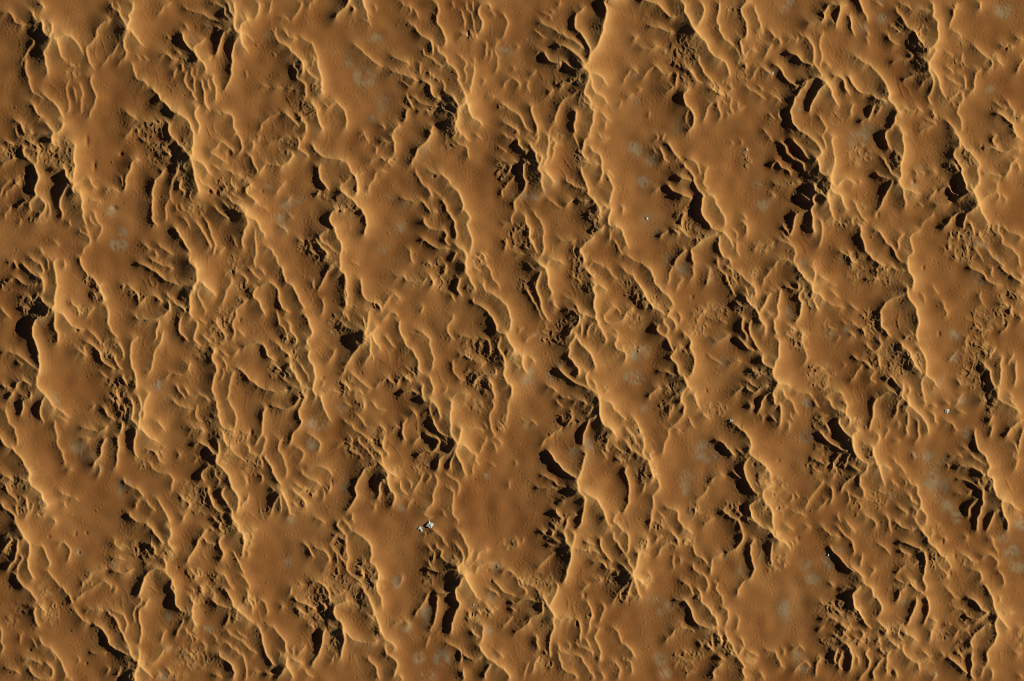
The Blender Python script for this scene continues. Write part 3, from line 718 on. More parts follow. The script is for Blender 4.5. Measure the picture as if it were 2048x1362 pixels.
[4,5,1.3,362,589.9,372,603.9],
[5,8,342,597.9,356,609.9,368,617.9,370,627.9],
[4,5,461.8,552,461.8,567.9,453.8,579.9,449.8,595.9,441.9,609.9],
[4,4,471.8,552,483.8,550,493.8,560,491.8,569.9],
[4,4,497.8,532,505.8,546,517.8,558,523.7,564],
[4,4,511.8,536,525.7,542,531.7,552],
[6,8,1.2,557.7,530,565.7,542,571.7,562,583.7,571.9,591.7,585.9,599.6,601.9,607.6,615.9,605.6,625.9],
[8,8,1.1,605.6,625.9,615.6,637.8,619.6,651.8,623.6,667.8,613.6,679.8,619.6,695.8],
[8,9,1.1,619.6,695.8,617.6,709.7,619.6,721.7,627.6,735.7,629.6,751.7,627.6,769.7,625.6,781.6,631.6,791.6],
[7,4,1.4,669.5,530,655.6,542,649.6,556,641.6,571.9,633.6,585.9],
[8,5,679.5,530,681.5,542,690.5,550,689.5,579.9,691.5,609.9],
[4,3,649.6,593.9,645.6,599.9,647.6,617.9,639.6,631.9],
[4,3,627.6,556,625.6,569.9,633.6,581.9],
[5,6,1.3,515.8,573.9,527.7,567.9,541.7,565.9,551.7,573.9,557.7,587.9,559.7,605.9,565.7,617.9,581.7,625.9],
[6,6,1.2,517.8,569.9,507.8,581.9,506.8,593.9,517.8,603.9,523.7,617.9,531.7,631.9],
[5,5,1.3,497.8,597.9,485.8,607.9,473.8,617.9,471.8,629.9,465.8,647.8,467.8,665.8,463.8,683.8],
[4,4,469.8,657.8,479.8,663.8,489.8,675.8],
[4,4,475.8,609.9,465.8,621.9,463.8,637.8],
[4,4,553.7,615.9,555.7,629.9,557.7,647.8,567.7,655.8,573.7,669.8,575.7,685.8],
[4,5,573.7,637.8,577.7,649.8,581.7,663.8,591.7,675.8,593.6,691.8],
[5,7,1.3,481.8,697.8,497.8,689.8,513.8,685.8,525.7,689.8,531.7,701.8,537.7,713.7,551.7,721.7],
[4,6,1.2,541.7,683.8,553.7,685.8,563.7,697.8,575.7,709.7,579.7,719.7],
[7,8,579.7,719.7,581.7,735.7,589.7,749.7,599.6,763.7,605.6,775.7,623.6,777.7],
[5,4,595.6,727.7,605.6,737.7,615.6,751.7,621.6,769.7],
[6,8,1.5,469.8,737.7,481.8,741.7,493.8,751.7,505.8,763.7,521.7,775.7,537.7,781.6,557.7,782.6,577.7,779.7],
[5,4,469.8,737.7,463.8,751.7,459.8,767.7,455.8,787.6,455.8,802],
[4,4,547.7,721.7,551.7,731.7,563.7,741.7,565.7,747.7],
[4,4,563.7,749.7,573.7,763.7,585.7,761.7],
[8,6,577.7,779.7,589.7,775.7,603.6,775.7,615.6,777.7],
[4,4,603.6,777.7,605.6,789.6,609.6,802],
[8,5,1.2,421.9,691.8,427.9,701.8,423.9,717.7,431.9,729.7,431.9,743.7,427.9,757.7,423.9,773.7,427.9,787.6,431.9,802],
[5,4,441.9,699.8,449.8,707.8,459.8,713.7],
[4,3,441.9,709.7,449.8,725.7,453.8,741.7,463.8,747.7],
[4,3,447.9,731.7,445.9,747.7,441.9,765.7],
[5,4,403.9,667.8,413.9,679.8,421.9,687.8],
[6,4,379.9,721.7,377.9,737.7,377.9,745.7],
[3,3,342,745.7,356,749.7,368,753.7],
[4,4,1.2,350,765.7,358,781.6,372,799.6],
[4,4,368,771.7,379.9,791.6,399.9,789.6,415.9,797.6,419.9,802],
[5,5,433.9,633.9,433.9,649.8,443.9,661.8,453.8,683.8],
[4,4,643.6,787.6,653.6,782,669.5,781.6,679.5,787.6],
[5,5,1.3,641.6,802,639.6,791.6,649.6,783.6],
[4,4,671.5,695.8,665.5,709.7,655.6,727.7],
[5,4,692.1,617.9,685.5,625.9,692.1,639.8],
[4,3,679.5,649.8,692.1,657.8],
[4,4,692.1,729.7,687.5,743.7,677.5,751.7],
[3,3,637.6,779.7,645.6,769.7,649.6,755.7],
[5,4,481.8,695.8,469.8,705.8,461.8,711.7],
[9,5,1.5,684,544,692,552,693,573.9,693,595.9,690,619.9],
[6,6,1.3,721.9,552,721.9,571.9,725.9,589.9,733.9,599.9,749.9,605.9,759.9,615.9,763.9,625.9],
[5,12,723.9,629.9,727.9,643.8,729.9,659.8,733.9,671.8],
[5,12,759.9,649.8,749.9,657.8,739.9,667.8,733.9,673.8],
[4,11,737.9,617.9,735.9,637.8,733.9,653.8,729.9,665.8],
[4,12,684,647.8,696,655.8,710,657.8,723.9,657.8,729.9,667.8],
[11,4,739.9,677.8,741.9,695.8,737.9,711.7,727.9,729.7],
[11,4,745.9,675.8,751.9,687.8,759.9,697.8,763.9,703.8],
[10,5,1.3,729.9,683.8,718,693.8,708,707.8,696,721.7,690,735.7],
[5,3,739.9,705.8,745.9,715.7,747.9,725.7],
[4,4,761.9,641.8,771.9,631.9,781.9,623.9,791.8,625.9,797.8,637.8],
[6,6,1.3,797.8,637.8,797.8,655.8,803.8,673.8,811.8,689.8,823.8,699.8,831.8,713.7,837.8,725.7,837.8,739.7,847.8,749.7],
[5,3,1.2,763.9,673.8,773.9,675.8,783.9,689.8,795.8,697.8],
[4,4,765.9,619.9,771.9,605.9,779.9,591.9,789.9,589.9,797.8,595.9,799.8,603.9],
[5,4,829.8,661.8,841.8,663.8,853.8,671.8,859.8,685.8,861.8,703.8,866.7,717.7,864.7,735.7,859.8,745.7],
[7,7,857.8,747.7,861.8,761.7,866.7,775.7,865.7,793.6],
[5,5,787.9,560,795.8,554,807.8,554,813.8,562,827.8,564,849.8,562,857.8,552],
[6,6,855.8,546,861.8,556,865.7,565.9,859.8,577.9],
[4,3,887.7,530,891.7,540,885.7,552],
[5,3,847.8,609.9,843.8,619.9,837.8,629.9],
[7,5,1.7,923.7,552,917.7,564,914.7,575.9,919.7,587.9,925.7,593.9],
[4,3,901.7,583.9,905.7,595.9,909.7,603.9],
[10,5,930.7,530,931.7,544,939.6,558,945.6,571.9,953.6,583.9],
[4,3,943.6,532,957.6,540,965.6,544],
[4,4,969.6,530,979.6,538,983.6,552,991.6,565.9,1001.6,577.9],
[5,8,967.6,558,967.6,573.9,975.6,583.9,991.6,591.9,1005.5,603.9,1015.5,617.9,1021.5,635.9,1021.5,653.8,1015.5,667.8],
[4,11,1.4,945.6,591.9,947.6,603.9,959.6,611.9,973.6,621.9,985.6,635.9,991.6,649.8,995.6,661.8,1011.5,669.8],
[10,13,1013.5,669.8,1019.5,687.8,1027.5,699.8],
[6,9,999.6,667.8,999.6,683.8,995.6,693.8,1003.6,709.7,1009.5,725.7],
[4,4,907.7,627.9,905.7,637.8,895.7,649.8,895.7,665.8,905.7,675.8,911.7,681.8],
[4,4,921.7,681.8,921.7,671.8,935.6,673.8,945.6,677.8,953.6,675.8,957.6,681.8],
[5,5,957.6,681.8,965.6,677.8,977.6,681.8,979.6,699.8,977.6,711.7],
[4,4,1.3,907.7,717.7,904.7,729.7,909.7,747.7,921.7,759.7,929.7,759.7],
[4,4,913.7,715.7,921.7,709.7,933.7,711.7,945.6,721.7],
[5,6,945.6,723.7,963.6,727.7,973.6,723.7],
[6,8,1.4,943.6,769.7,951.6,759.7,963.6,749.7,977.6,749.7,989.6,745.7,991.6,735.7],
[8,7,977.6,753.7,981.6,767.7,987.6,785.6,989.6,802],
[10,8,1.2,1009.5,731.7,1007.5,749.7,1013.5,765.7,1023.5,773.7,1021.5,789.6,1019.5,802],
[5,5,901.7,802,909.7,789.6,923.7,787.6,939.6,789.6],
[4,3,893.7,769.7,889.7,781.6,887.7,791.6],
[5,6,1.3,761.9,769.7,767.9,759.7,777.9,757.7,785.9,765.7,793.8,767.7,797.8,759.7,807.8,753.7,817.8,759.7,821.8,767.7],
[7,7,1.8,799.8,789.6,809.8,783.6,819.8,781.6,833.8,785.6,843.8,789.6],
[8,8,845.8,763.7,843.8,777.7,845.8,793.6,855.8,802],
[5,4,698,741.7,714,755.7,725.9,765.7,737.9,775.7,747.9,777.7],
[4,3,749.9,777.7,757.9,765.7,765.9,753.7],
[5,4,684,761.7,696,773.7,702,787.6],
[4,4,710,793.6,712,783.6,721.9,783.6,725.9,793.6],
[3,3,807.8,733.7,819.8,739.7,827.8,751.7,835.8,759.7],
[4,4,686,623.9,694,633.9,700,647.8],
[11,7,1079.9,530,1089.9,536,1094.9,550,1095.9,567.9,1101.9,579.9,1105.9,595.9],
[7,4,1105.9,595.9,1107.9,609.9,1117.9,619.9],
[5,6,1.5,1060,530,1065.9,538,1073.9,540],
[8,5,1.3,1085.9,538,1077.9,554,1071.9,573.9,1075.9,587.9,1079.9,603.9,1085.9,623.9,1093.9,637.8,1101.9,642.8],
[5,4,1052,575.9,1060,591.9,1071.9,609.9,1077.9,627.9,1089.9,643.8],
[6,8,1.3,1127.9,625.9,1137.8,619.9,1147.8,621.9,1153.8,629.9,1159.8,627.9],
[5,12,1151.8,601.9,1153.8,613.9,1159.8,625.9,1165.8,629.9],
[11,9,1.2,1189.8,567.9,1185.8,575.9,1189.8,589.9,1187.8,605.9,1189.8,621.9,1191.8,637.8,1195.8,643.8],
[9,5,1193.8,639.8,1197.8,651.8,1203.8,661.8,1209.7,675.8,1213.7,689.8],
[7,6,1191.8,569.9,1205.7,575.9,1215.7,581.9],
[8,6,1.2,1167.8,530,1175.8,542,1181.8,550,1189.8,562],
[9,5,1.4,1161.8,627.9,1177.8,631.9,1191.8,637.8],
[10,5,1.4,1157.8,631.9,1155.8,647.8,1141.8,661.8,1137.8,677.8],
[6,4,1163.8,641.8,1161.8,657.8,1163.8,675.8],
[7,4,1.4,1189.8,641.8,1177.8,653.8,1174.8,665.8,1175.8,677.8],
[5,4,1197.8,645.8,1189.8,659.8,1187.8,669.8],
[5,5,1.1,1235.7,615.9,1221.7,615.9,1207.7,631.9,1211.7,641.8,1223.7,646.8,1239.7,641.8,1249.7,633.9,1253.7,623.9,1261.7,617.9,1267.7,621.9],
[4,4,1.4,1229.7,613.9,1239.7,623.9,1239.7,633.9],
[5,4,1211.7,530,1221.7,548,1235.7,562],
[5,7,1243.7,530,1251.7,544,1265.7,552,1273.7,565.9,1283.6,577.9,1293.6,595.9],
[6,8,1.1,1287.6,530,1303.6,544,1307.6,560,1319.6,577.9,1331.6,587.9,1343.6,603.9,1347.5,615.9],
[9,7,1293.6,597.9,1307.6,615.9,1321.6,623.9,1333.6,631.9],
[8,7,1.2,1347.5,615.9,1337.6,623.9,1335.6,631.9,1345.6,639.8,1351.5,649.8,1353.5,661.8],
[4,4,1353.5,619.9,1361.5,633.9,1359.5,649.8],
[7,7,1.4,1319.6,645.8,1313.6,657.8,1321.6,667.8,1333.6,677.8,1341.6,691.8,1345.6,707.8],
[6,5,1325.6,629.9,1327.6,645.8,1335.6,657.8,1335.6,673.8],
[7,7,1.4,1369.5,693.8,1355.5,693.8,1345.6,705.8,1341.6,717.7,1353.5,729.7,1357.5,745.7,1369.5,755.7],
[7,10,1.2,1369.5,755.7,1373.5,771.7,1363.5,787.6,1361.5,802],
[4,3,1349.5,530,1339.6,544,1337.6,558,1335.6,571.9],
[4,3,1369.5,554,1357.5,567.9,1349.5,585.9],
[5,7,1.5,1285.6,621.9,1291.6,613.9,1295.6,601.9],
[4,4,1265.7,589.9,1277.6,593.9,1287.6,593.9],
[4,5,1.5,1361.5,661.8,1369.5,671.8,1376.1,679.8],
[4,5,1.5,1311.6,745.7,1331.6,743.7,1345.6,750.7,1355.5,749.7],
[5,6,1.4,1295.6,802,1301.6,787.6,1313.6,777.7,1325.6,779.7],
[5,6,1335.6,802,1347.5,791.6,1363.5,787.6],
[5,5,1329.6,769.7,1343.6,783.6],
[7,5,1233.7,667.8,1233.7,677.8,1229.7,689.8,1237.7,699.8,1247.7,703.8,1251.7,713.7,1247.7,725.7],
[4,3,1225.7,657.8,1235.7,667.8,1235.7,673.8],
[5,9,1.3,1135.8,687.8,1139.8,699.8,1136.8,711.7,1145.8,723.7,1153.8,733.7,1157.8,747.7],
[9,8,1139.8,689.8,1147.8,677.8,1153.8,661.8],
[7,8,1.2,1153.8,669.8,1153.8,679.8,1163.8,689.8,1173.8,699.8,1183.8,713.7,1189.8,729.7,1191.8,741.7],
[6,8,1.7,1113.9,733.7,1125.9,745.7,1137.8,757.7,1153.8,767.7,1169.8,773.7,1183.8,783.6],
[7,6,1179.8,741.7,1171.8,751.7,1173.8,765.7,1183.8,779.7,1195.8,789.6],
[5,5,1175.8,763.7,1185.8,763.7,1193.8,777.7,1199.8,783.6],
[9,10,1191.8,785.6,1197.8,791.6,1197.8,802],
[4,4,1.4,1115.9,791.6,1131.9,795.6,1145.8,802],
[5,4,1089.9,771.7,1105.9,777.7,1117.9,787.6],
[9,5,1044,713.7,1046,733.7,1058,749.7],
[6,4,1058,713.7,1065.9,721.7,1071.9,727.7],
[6,9,1026,709.7,1036,711.7,1046,711.7],
[6,5,1026,729.7,1038,733.7,1044,729.7],
[4,3,1052,687.8,1054,677.8,1065.9,667.8],
[3,3,1036,669.8,1040,657.8,1048,657.8],
[4,4,1213.7,775.7,1215.7,783.6],
[3,3,1145.8,542,1145.8,554,1157.8,560,1163.8,571.9],
[3,3,1125.9,587.9,1133.8,595.9,1145.8,599.9,1149.8,605.9],
[8,11,1.2,1585.7,530,1595.7,538,1601.7,548,1611.7,558,1623.6,569.9],
[12,4,1623.6,573.9,1625.6,583.9,1637.6,589.9,1645.6,597.9,1653.6,603.9],
[8,6,1625.6,530,1629.6,546,1627.6,560,1623.6,569.9],
[7,4,1635.6,554,1647.6,556,1657.6,562],
[6,4,1631.6,587.9,1627.6,601.9,1633.6,615.9,1637.6,627.9],
[8,7,1.6,1607.7,567.9,1603.7,579.9,1597.7,591.9,1601.7,607.9,1601.7,623.9,1595.7,637.8,1585.7,647.8],
[5,9,1.4,1563.7,571.9,1577.7,575.9,1587.7,579.9,1595.7,577.9,1597.7,569.9],
[4,4,1.4,1531.8,579.9,1543.7,579.9,1555.7,582.9],
[6,7,1.2,1563.7,575.9,1557.7,595.9,1555.7,611.9,1555.7,629.9,1547.7,641.8,1549.7,657.8,1555.7,673.8],
[6,3,1549.7,627.9,1535.8,627.9,1523.8,627.9],
[7,9,1.2,1555.7,673.8,1557.7,689.8,1556.7,707.8,1551.7,725.7,1545.7,737.7],
[9,13,1545.7,737.7,1545.7,751.7,1551.7,759.7,1557.7,765.7],
[6,8,1.5,1541.8,583.9,1535.8,593.9,1529.8,605.9,1521.8,617.9,1513.8,623.9],
[5,8,1491.8,569.9,1491.8,581.9,1497.8,593.9,1505.8,587.9,1507.8,581.9],
[4,7,1471.8,538,1481.8,550,1491.8,560,1501.8,569.9,1505.8,579.9],
[5,9,1499.8,567.9,1509.8,575.9,1511.8,587.9],
[9,9,1.2,1491.8,593.9,1499.8,607.9,1509.8,615.9,1513.8,625.9,1519.8,637.8,1525.8,645.8],
[9,4,1525.8,643.8,1529.8,655.8,1531.8,673.8],
[6,4,1.4,1471.8,597.9,1475.8,607.9,1487.8,613.9,1499.8,609.9],
[4,4,1449.9,530,1459.9,540,1467.9,558,1475.8,569.9],
[4,4,1435.9,532,1443.9,544,1453.9,558,1459.9,573.9,1467.9,587.9,1471.8,597.9],
[6,6,1.4,1503.8,637.8,1497.8,647.8,1499.8,665.8,1505.8,679.8,1513.8,693.8,1523.8,703.8],
[8,9,1.4,1523.8,705.8,1523.8,719.7,1531.8,731.7,1545.7,737.7],
[6,6,1483.8,627.9,1485.8,641.8,1483.8,657.8,1491.8,671.8,1493.8,685.8],
[5,7,1.8,1467.9,673.8,1477.8,677.8,1487.8,687.8,1499.8,699.8,1511.8,701.8],
[4,4,1423.9,673.8,1435.9,681.8,1453.9,671.8,1461.9,665.8],
[4,4,1455.9,729.7,1471.8,721.7,1483.8,725.7],
[4,5,1495.8,733.7,1507.8,743.7,1521.8,745.7],
[4,5,1.4,1491.8,745.7,1507.8,749.7,1523.8,747.7,1535.8,743.7],
[6,8,1.5,1493.8,767.7,1495.8,777.7,1507.8,784.6,1523.8,775.7,1539.8,769.7],
[5,6,1487.8,763.7,1499.8,765.7,1511.8,773.7,1523.8,773.7],
[5,5,1.2,1463.9,791.6,1475.8,781.6,1489.8,771.7],
[7,5,1.6,1521.8,802,1531.8,789.6,1547.7,781.6],
[13,7,1.2,1555.7,765.7,1549.7,777.7,1545.7,789.6,1547.7,802],
[12,5,1559.7,767.7,1573.7,769.7,1583.7,777.7],
[8,5,1563.7,773.7,1567.7,787.6,1577.7,802],
[5,4,1585.7,781.6,1603.7,785.6,1619.6,787.6,1625.6,797.6],
[5,5,1575.7,649.8,1585.7,657.8,1593.7,661.8],
[5,4,1599.7,657.8,1605.7,667.8,1603.7,681.8,1607.7,695.8,1619.6,701.8],
[4,4,1601.7,689.8,1611.7,703.8,1611.7,719.7,1607.7,731.7],
[4,3,1567.7,669.8,1579.7,657.8],
[3,3,1619.6,745.7,1627.6,733.7,1639.6,733.7,1651.6,739.7],
[3,3,1633.6,765.7,1643.6,777.7,1659.6,769.7],
[5,6,1645.6,791.6,1655.6,787.6,1669.6,783.6,1681.6,785.6,1687.5,799.6],
[4,4,1657.6,579.9,1669.6,587.9,1677.6,597.9],
[4,4,1651.6,601.9,1665.6,609.9,1677.6,613.9,1691.5,615.9],
[3,3,1695.5,603.9,1707.5,615.9,1714.1,621.9],
[3,3,1679.6,641.8,1695.5,647.8,1714.1,653.8],
[4,4,1.4,1695.5,667.8,1703.5,667.8,1711.5,677.8],
[3,2,1657.6,567.9,1673.6,571.9],
[4,3,1.4,1703.5,711.7,1714.1,717.7],
[2,2,1671.6,681.8,1681.6,671.8],
[2,2,1685.5,733.7,1691.5,727.7],
[5,8,1.2,1364,661.8,1374,669.8,1380,681.8,1380,695.8,1386,709.7],
[9,7,1.3,1386,709.7,1389,723.7,1386,739.7,1380,749.7,1368,751.7],
[9,8,1368,753.7,1374,771.7,1388,783.6],
[5,5,1.3,1364,697.8,1376,709.7],
[6,5,1.2,1392,779.7,1388,791.6,1392,802],
[5,3,1.5,1364,775.7,1368,783.6],
[5,4,1388,530,1386,548,1380,565.9],
[4,4,1419.9,532,1417.9,546,1411.9,573.9],
[3,3,1384,637.8,1390,625.9,1403.9,625.9],
[3,3,1435.9,643.8,1455.9,645.8],
[3,3,1392,641.8,1403.9,625.9,1417.9,617.9],
[2,2,1413.9,705.8,1429.9,721.7,1447.9,729.7],
[4,4,1.2,1545.7,534,1535.8,546,1527.8,558,1525.8,573.9],
[10,9,1.3,1814.8,530,1817.8,544,1825.8,558,1825.8,573.9],
[9,8,1.2,1813.8,577.9,1815.8,593.9,1823.8,603.9,1831.8,617.9,1835.8,635.9,1835.8,651.8,1831.8,669.8,1835.8,687.8],
[6,6,1.6,1813.8,585.9,1797.9,591.9,1781.9,597.9,1769.9,607.9,1760.9,623.9,1761.9,641.8,1763.9,653.8,1773.9,665.8,1785.9,675.8],
[5,5,1815.8,659.8,1825.8,669.8,1831.8,671.8],
[6,5,1.3,1805.8,679.8,1813.8,673.8,1823.8,669.8],
[7,9,1.1,1835.8,687.8,1843.8,703.8,1851.8,719.7,1851.8,733.7,1849.8,749.7],
[9,4,1851.8,749.7,1861.8,759.7,1871.8,769.7,1879.7,777.7],
[7,5,1.4,1849.8,749.7,1843.8,759.7,1841.8,775.7,1845.8,791.6,1849.8,802],
[9,8,1801.9,689.8,1817.8,705.8,1825.8,723.7,1835.8,737.7,1847.8,749.7],
[4,5,1.3,1787.9,787.6,1777.9,786.6,1763.9,789.6,1753.9,797.6,1747.9,802],
[6,9,1771.9,775.7,1783.9,783.6,1797.9,791.6,1803.9,779.7],
[6,7,1.4,1767.9,763.7,1779.9,753.7,1791.9,765.7,1801.9,777.7],
[8,8,1803.9,761.7,1805.8,779.7,1803.9,795.6,1809.8,802],
[6,5,1815.8,767.7,1817.8,781.6,1815.8,795.6],
[5,4,1.2,1732,681.8,1735.9,693.8,1745.9,701.8,1755.9,697.8,1761.9,685.8,1753.9,673.8],
[4,4,1698,643.8,1712,649.8,1726,661.8,1730,673.8],
[3,4,1698,605.9,1708,615.9,1718,623.9],
[4,4,1.4,1704,711.7,1718,719.7,1732,725.7,1741.9,735.7,1751.9,741.7],
[4,4,1751.9,699.8,1755.9,715.7,1757.9,729.7,1759.9,739.7],
[4,4,1751.9,741.7,1741.9,751.7,1741.9,761.7,1751.9,767.7],
[4,5,1698,665.8,1708,671.8],
[4,5,1.5,1726,556,1739.9,560,1755.9,556],
[5,6,1757.9,550,1769.9,538,1785.9,536,1799.9,542,1813.8,544],
[4,4,1.3,1698,765.7,1706,755.7,1720,735.7,1726,725.7],
[5,8,1.8,1995.6,530,2009.6,542,2023.5,552,2037.5,562,2048.1,569.9],
[5,4,1.5,1933.7,530,1947.7,540,1963.6,546,1973.6,560,1985.6,567.9,2003.6,571.9],
[4,4,1987.6,530,1981.6,542,1985.6,556],
[6,5,2047.5,550,2041.5,558],
[6,5,2048.1,587.9,2041.5,593.9,2048.1,601.9],
[4,4,1993.6,607.9,2007.6,607.9,2017.6,615.9],
[5,5,2021.5,609.9,2021.5,623.9,2025.5,637.8],
[5,5,2037.5,629.9,2045.5,641.8],
[6,8,1.3,1963.6,723.7,1971.6,733.7,1979.6,743.7,1981.6,757.7,1989.6,773.7,1995.6,779.7],
[9,8,1995.6,779.7,1995.6,795.6,2003.6,802],
[6,7,2003.6,709.7,2001.6,721.7,2001.6,741.7,1999.6,761.7,1997.6,775.7],
[5,4,1.4,2027.5,705.8,2019.5,719.7,2015.6,733.7],
[6,5,1.3,2033.5,721.7,2029.5,737.7,2031.5,755.7,2027.5,775.7],
[5,4,2017.6,785.6,2025.5,799.6],
[3,4,1989.6,689.8,1983.6,705.8,1977.6,721.7],
[4,4,1.5,1997.6,669.8,2009.6,657.8,2019.5,643.8],
[3,3,1949.6,649.8,1961.6,659.8,1979.6,661.8],
[3,3,1945.7,689.8,1957.6,691.8,1977.6,689.8],
[4,3,1885.7,597.9,1887.7,613.9,1893.7,625.9,1891.7,639.8],
[3,2,1863.8,569.9,1871.8,583.9,1877.7,591.9],
[3,2,1837.8,583.9,1845.8,591.9,1849.8,607.9],
[3,2,1893.7,723.7,1903.7,713.7,1915.7,699.8],
[3,3,1907.7,753.7,1917.7,763.7,1925.7,773.7],
[3,3,1913.7,799.6,1925.7,785.6],
[3,2,1963.6,581.9,1957.6,595.9,1969.6,611.9],
[3,3,1965.6,701.8,1977.6,709.7],
[3,3,1937.7,669.8,1929.7,681.8,1933.7,693.8],
[10,9,79.9,780,89.9,790,99.9,804,109.8,815.9],
[7,4,109.8,815.9,123.8,823.9,139.8,837.9],
[9,4,1.6,89.9,794,81.9,810,79.9,823.9,83.9,837.9,87.9,847.9],
[8,4,1.7,63.9,782,59.9,796,47.9,804,43.9,819.9,41.9,835.9],
[7,5,1.5,30,780,22,792,12,800],
[5,5,35.9,786,45.9,790,55.9,794,59.9,798],
[4,4,12,812,12,827.9,20,845.9,28,855.9,34,875.9,35,893.8],
[7,9,1.3,0,867.9,4,881.9,16,893.8,30,903.8,41.9,915.8,51.9,931.8,59.9,945.8],
[9,10,59.9,945.8,57.9,959.7,65.9,973.7,79.9,983.7,85.9,997.7,93.9,1009.7],
[4,4,109.8,837.9,109.8,853.9,113.8,871.9,113.8,887.8,121.8,899.8,125.8,915.8,131.8,933.8],
[4,3,133.8,939.8,145.8,937.8],
[4,3,111.8,833.9,123.8,835.9,135.8,847.9],
[5,6,157.8,859.9,169.8,855.9,185.7,859.9,203.7,861.9,215.7,849.9],
[4,5,159.8,879.9,171.8,877.9,183.7,875.9],
[5,8,1.3,215.7,873.9,207.7,883.9,203.7,895.8,201.7,909.8,191.7,921.8,185.7,937.8],
[4,3,195.7,923.8,199.7,933.8,197.7,951.8,187.7,947.8],
[8,5,1.3,241.7,867.9,235.7,877.9,237.7,893.8,233.7,909.8,233.7,923.8,229.7,939.8],
[5,8,239.7,837.9,245.7,847.9,241.7,861.9,235.7,869.9],
[5,6,1.3,205.7,810,209.7,821.9,219.7,833.9,231.7,841.9],
[4,5,213.7,794,223.7,800,235.7,808,237.7,817.9,243.7,823.9,243.7,837.9],
[4,4,249.7,804,249.7,821.9,247.7,837.9],
[4,4,231.7,780,235.7,796,245.7,806],
[7,10,1.2,257.6,792,265.6,808,265.6,823.9,263.6,837.9,273.6,849.9,277.6,857.9],
[7,9,273.6,784,279.6,798,281.6,814,279.6,831.9,277.6,851.9],
[6,8,299.6,780,293.6,796,287.6,810,287.6,827.9,285.6,841.9],
[11,3,1.7,273.6,859.9,269.6,877.9,267.6,895.8,271.6,909.8,277.6,917.8],
[11,4,285.6,859.9,295.6,871.9,307.6,879.9,319.6,885.9],
[5,4,311.6,839.9,321.5,849.9,329.5,863.9],
[4,3,287.6,899.8,305.6,901.8,313.6,907.8,319.6,921.8,329.5,927.8],
[3,4,295.6,919.8,307.6,937.8,319.6,945.8,335.5,947.8,345.5,957.8,343.5,971.7,343.5,983.7],
[4,5,1.4,247.7,951.8,249.7,965.7,261.6,971.7,275.6,979.7,285.6,991.7,287.6,997.7],
[4,5,287.6,997.7,301.6,1013.7,313.6,1023.7],
[4,8,309.6,993.7,319.6,1005.7,327.5,1019.7,335.5,1033.6,341.5,1052],
[4,4,283.6,995.7,271.6,1007.7,273.6,1019.7],
[6,6,1.3,259.6,1021.7,261.6,1033.6,273.6,1043.6,289.6,1045.6,301.6,1052],
[4,4,1.3,117.8,979.7,127.8,987.7,141.8,993.7],
[3,3,137.8,1003.7,147.8,995.7,157.8,1003.7],
[3,3,127.8,999.7,131.8,1015.7],
[7,6,1.5,0,1001.7,6,1013.7,18,1021.7,30,1033.6,34,1052],
[5,5,49.9,989.7,53.9,1005.7,55.9,1023.7,47.9,1041.6],
[4,4,65.9,999.7,63.9,1017.7,55.9,1031.6],
[4,4,34,1005.7,32,1019.7,34,1035.6],
[4,4,71.9,985.7,79.9,997.7,85.9,1009.7],
[4,4,0,961.7,10,969.7,18,985.7,30,997.7,35.9,1007.7],
[6,6,0,949.8,14,953.8,30,963.7],
[5,6,37.9,961.7,45.9,959.7,57.9,963.7],
[5,4,105.9,1037.6,113.8,1047.6],
[2,2,199.7,945.8,191.7,951.8],
[3,2,183.7,819.9,187.7,810,191.7,814],
[3,3,145.8,1027.7,141.8,1029.7],
[6,9,431.9,795,434.9,813,437.9,830.9,443.9,850.9,459.8,860.9,467.8,862.9],
[4,5,453.8,795,461.8,811,469.8,827,471.8,842.9,467.8,858.9],
[5,4,409.9,795,421.9,805],
[4,5,342,795,352,807,364,813,379.9,817,389.9,815],
[3,4,395.9,807,391.9,823,393.9,836.9,405.9,844.9],
[8,11,439.9,856.9,445.9,868.9,449.8,884.9,453.8,892.9,461.8,892.9],
[7,9,1.3,437.9,878.9,437.9,894.9,437.9,906.8,433.9,912.8],
[9,10,1.2,433.9,912.8,431.9,924.8,441.9,934.8,455.8,948.8,459.8,962.8,463.8,976.7,473.8,988.7,477.8,1006.7,473.8,1018.7],
[6,6,374,860.9,387.9,856.9,401.9,858.9,411.9,866.9],
[5,8,1.4,381.9,890.9,397.9,885.9,411.9,890.9,421.9,902.8,433.9,910.8],
[7,5,1.3,429.9,932.8,415.9,934.8,405.9,942.8,403.9,954.8,409.9,964.8],
[5,4,427.9,932.8,431.9,950.8,439.9,960.8,433.9,974.7],
[5,4,437.9,930.8,441.9,944.8,439.9,958.8],
[6,6,1.4,455.8,972.8,445.9,978.7,444.9,990.7,453.8,1004.7,459.8,1014.7],
[4,6,1.2,413.9,968.8,417.9,986.7,423.9,1004.7,429.9,1016.7,443.9,1024.7,451.8,1022.7],
[8,10,455.8,1014.7,463.8,1020.7,463.8,1034.7,473.8,1048.6,477.8,1060.6],
[4,3,487.8,948.8,491.8,960.8,497.8,972.8],
[6,7,1.3,497.8,986.7,495.8,996.7,487.8,1006.7,483.8,1018.7],
[4,4,513.8,946.8,523.7,952.8,525.7,968.8],
[4,5,469.8,888.9,465.8,900.9,479.8,914.8,489.8,922.8],
[5,5,485.8,886.9,495.8,892.9,499.8,904.8,511.8,910.8,521.7,908.8],
[4,4,499.8,860.9,493.8,872.9,493.8,884.9],
[6,4,1.3,523.7,854.9,523.7,866.9,515.8,878.9,507.8,894.9],
[4,4,479.8,856.9,489.8,866.9,495.8,858.9],
[7,6,1.3,535.7,811,527.7,821,525.7,838.9,525.7,854.9,523.7,866.9],
[5,4,525.7,868.9,531.7,880.9,527.7,894.9,521.7,906.8,521.7,922.8,525.7,938.8],
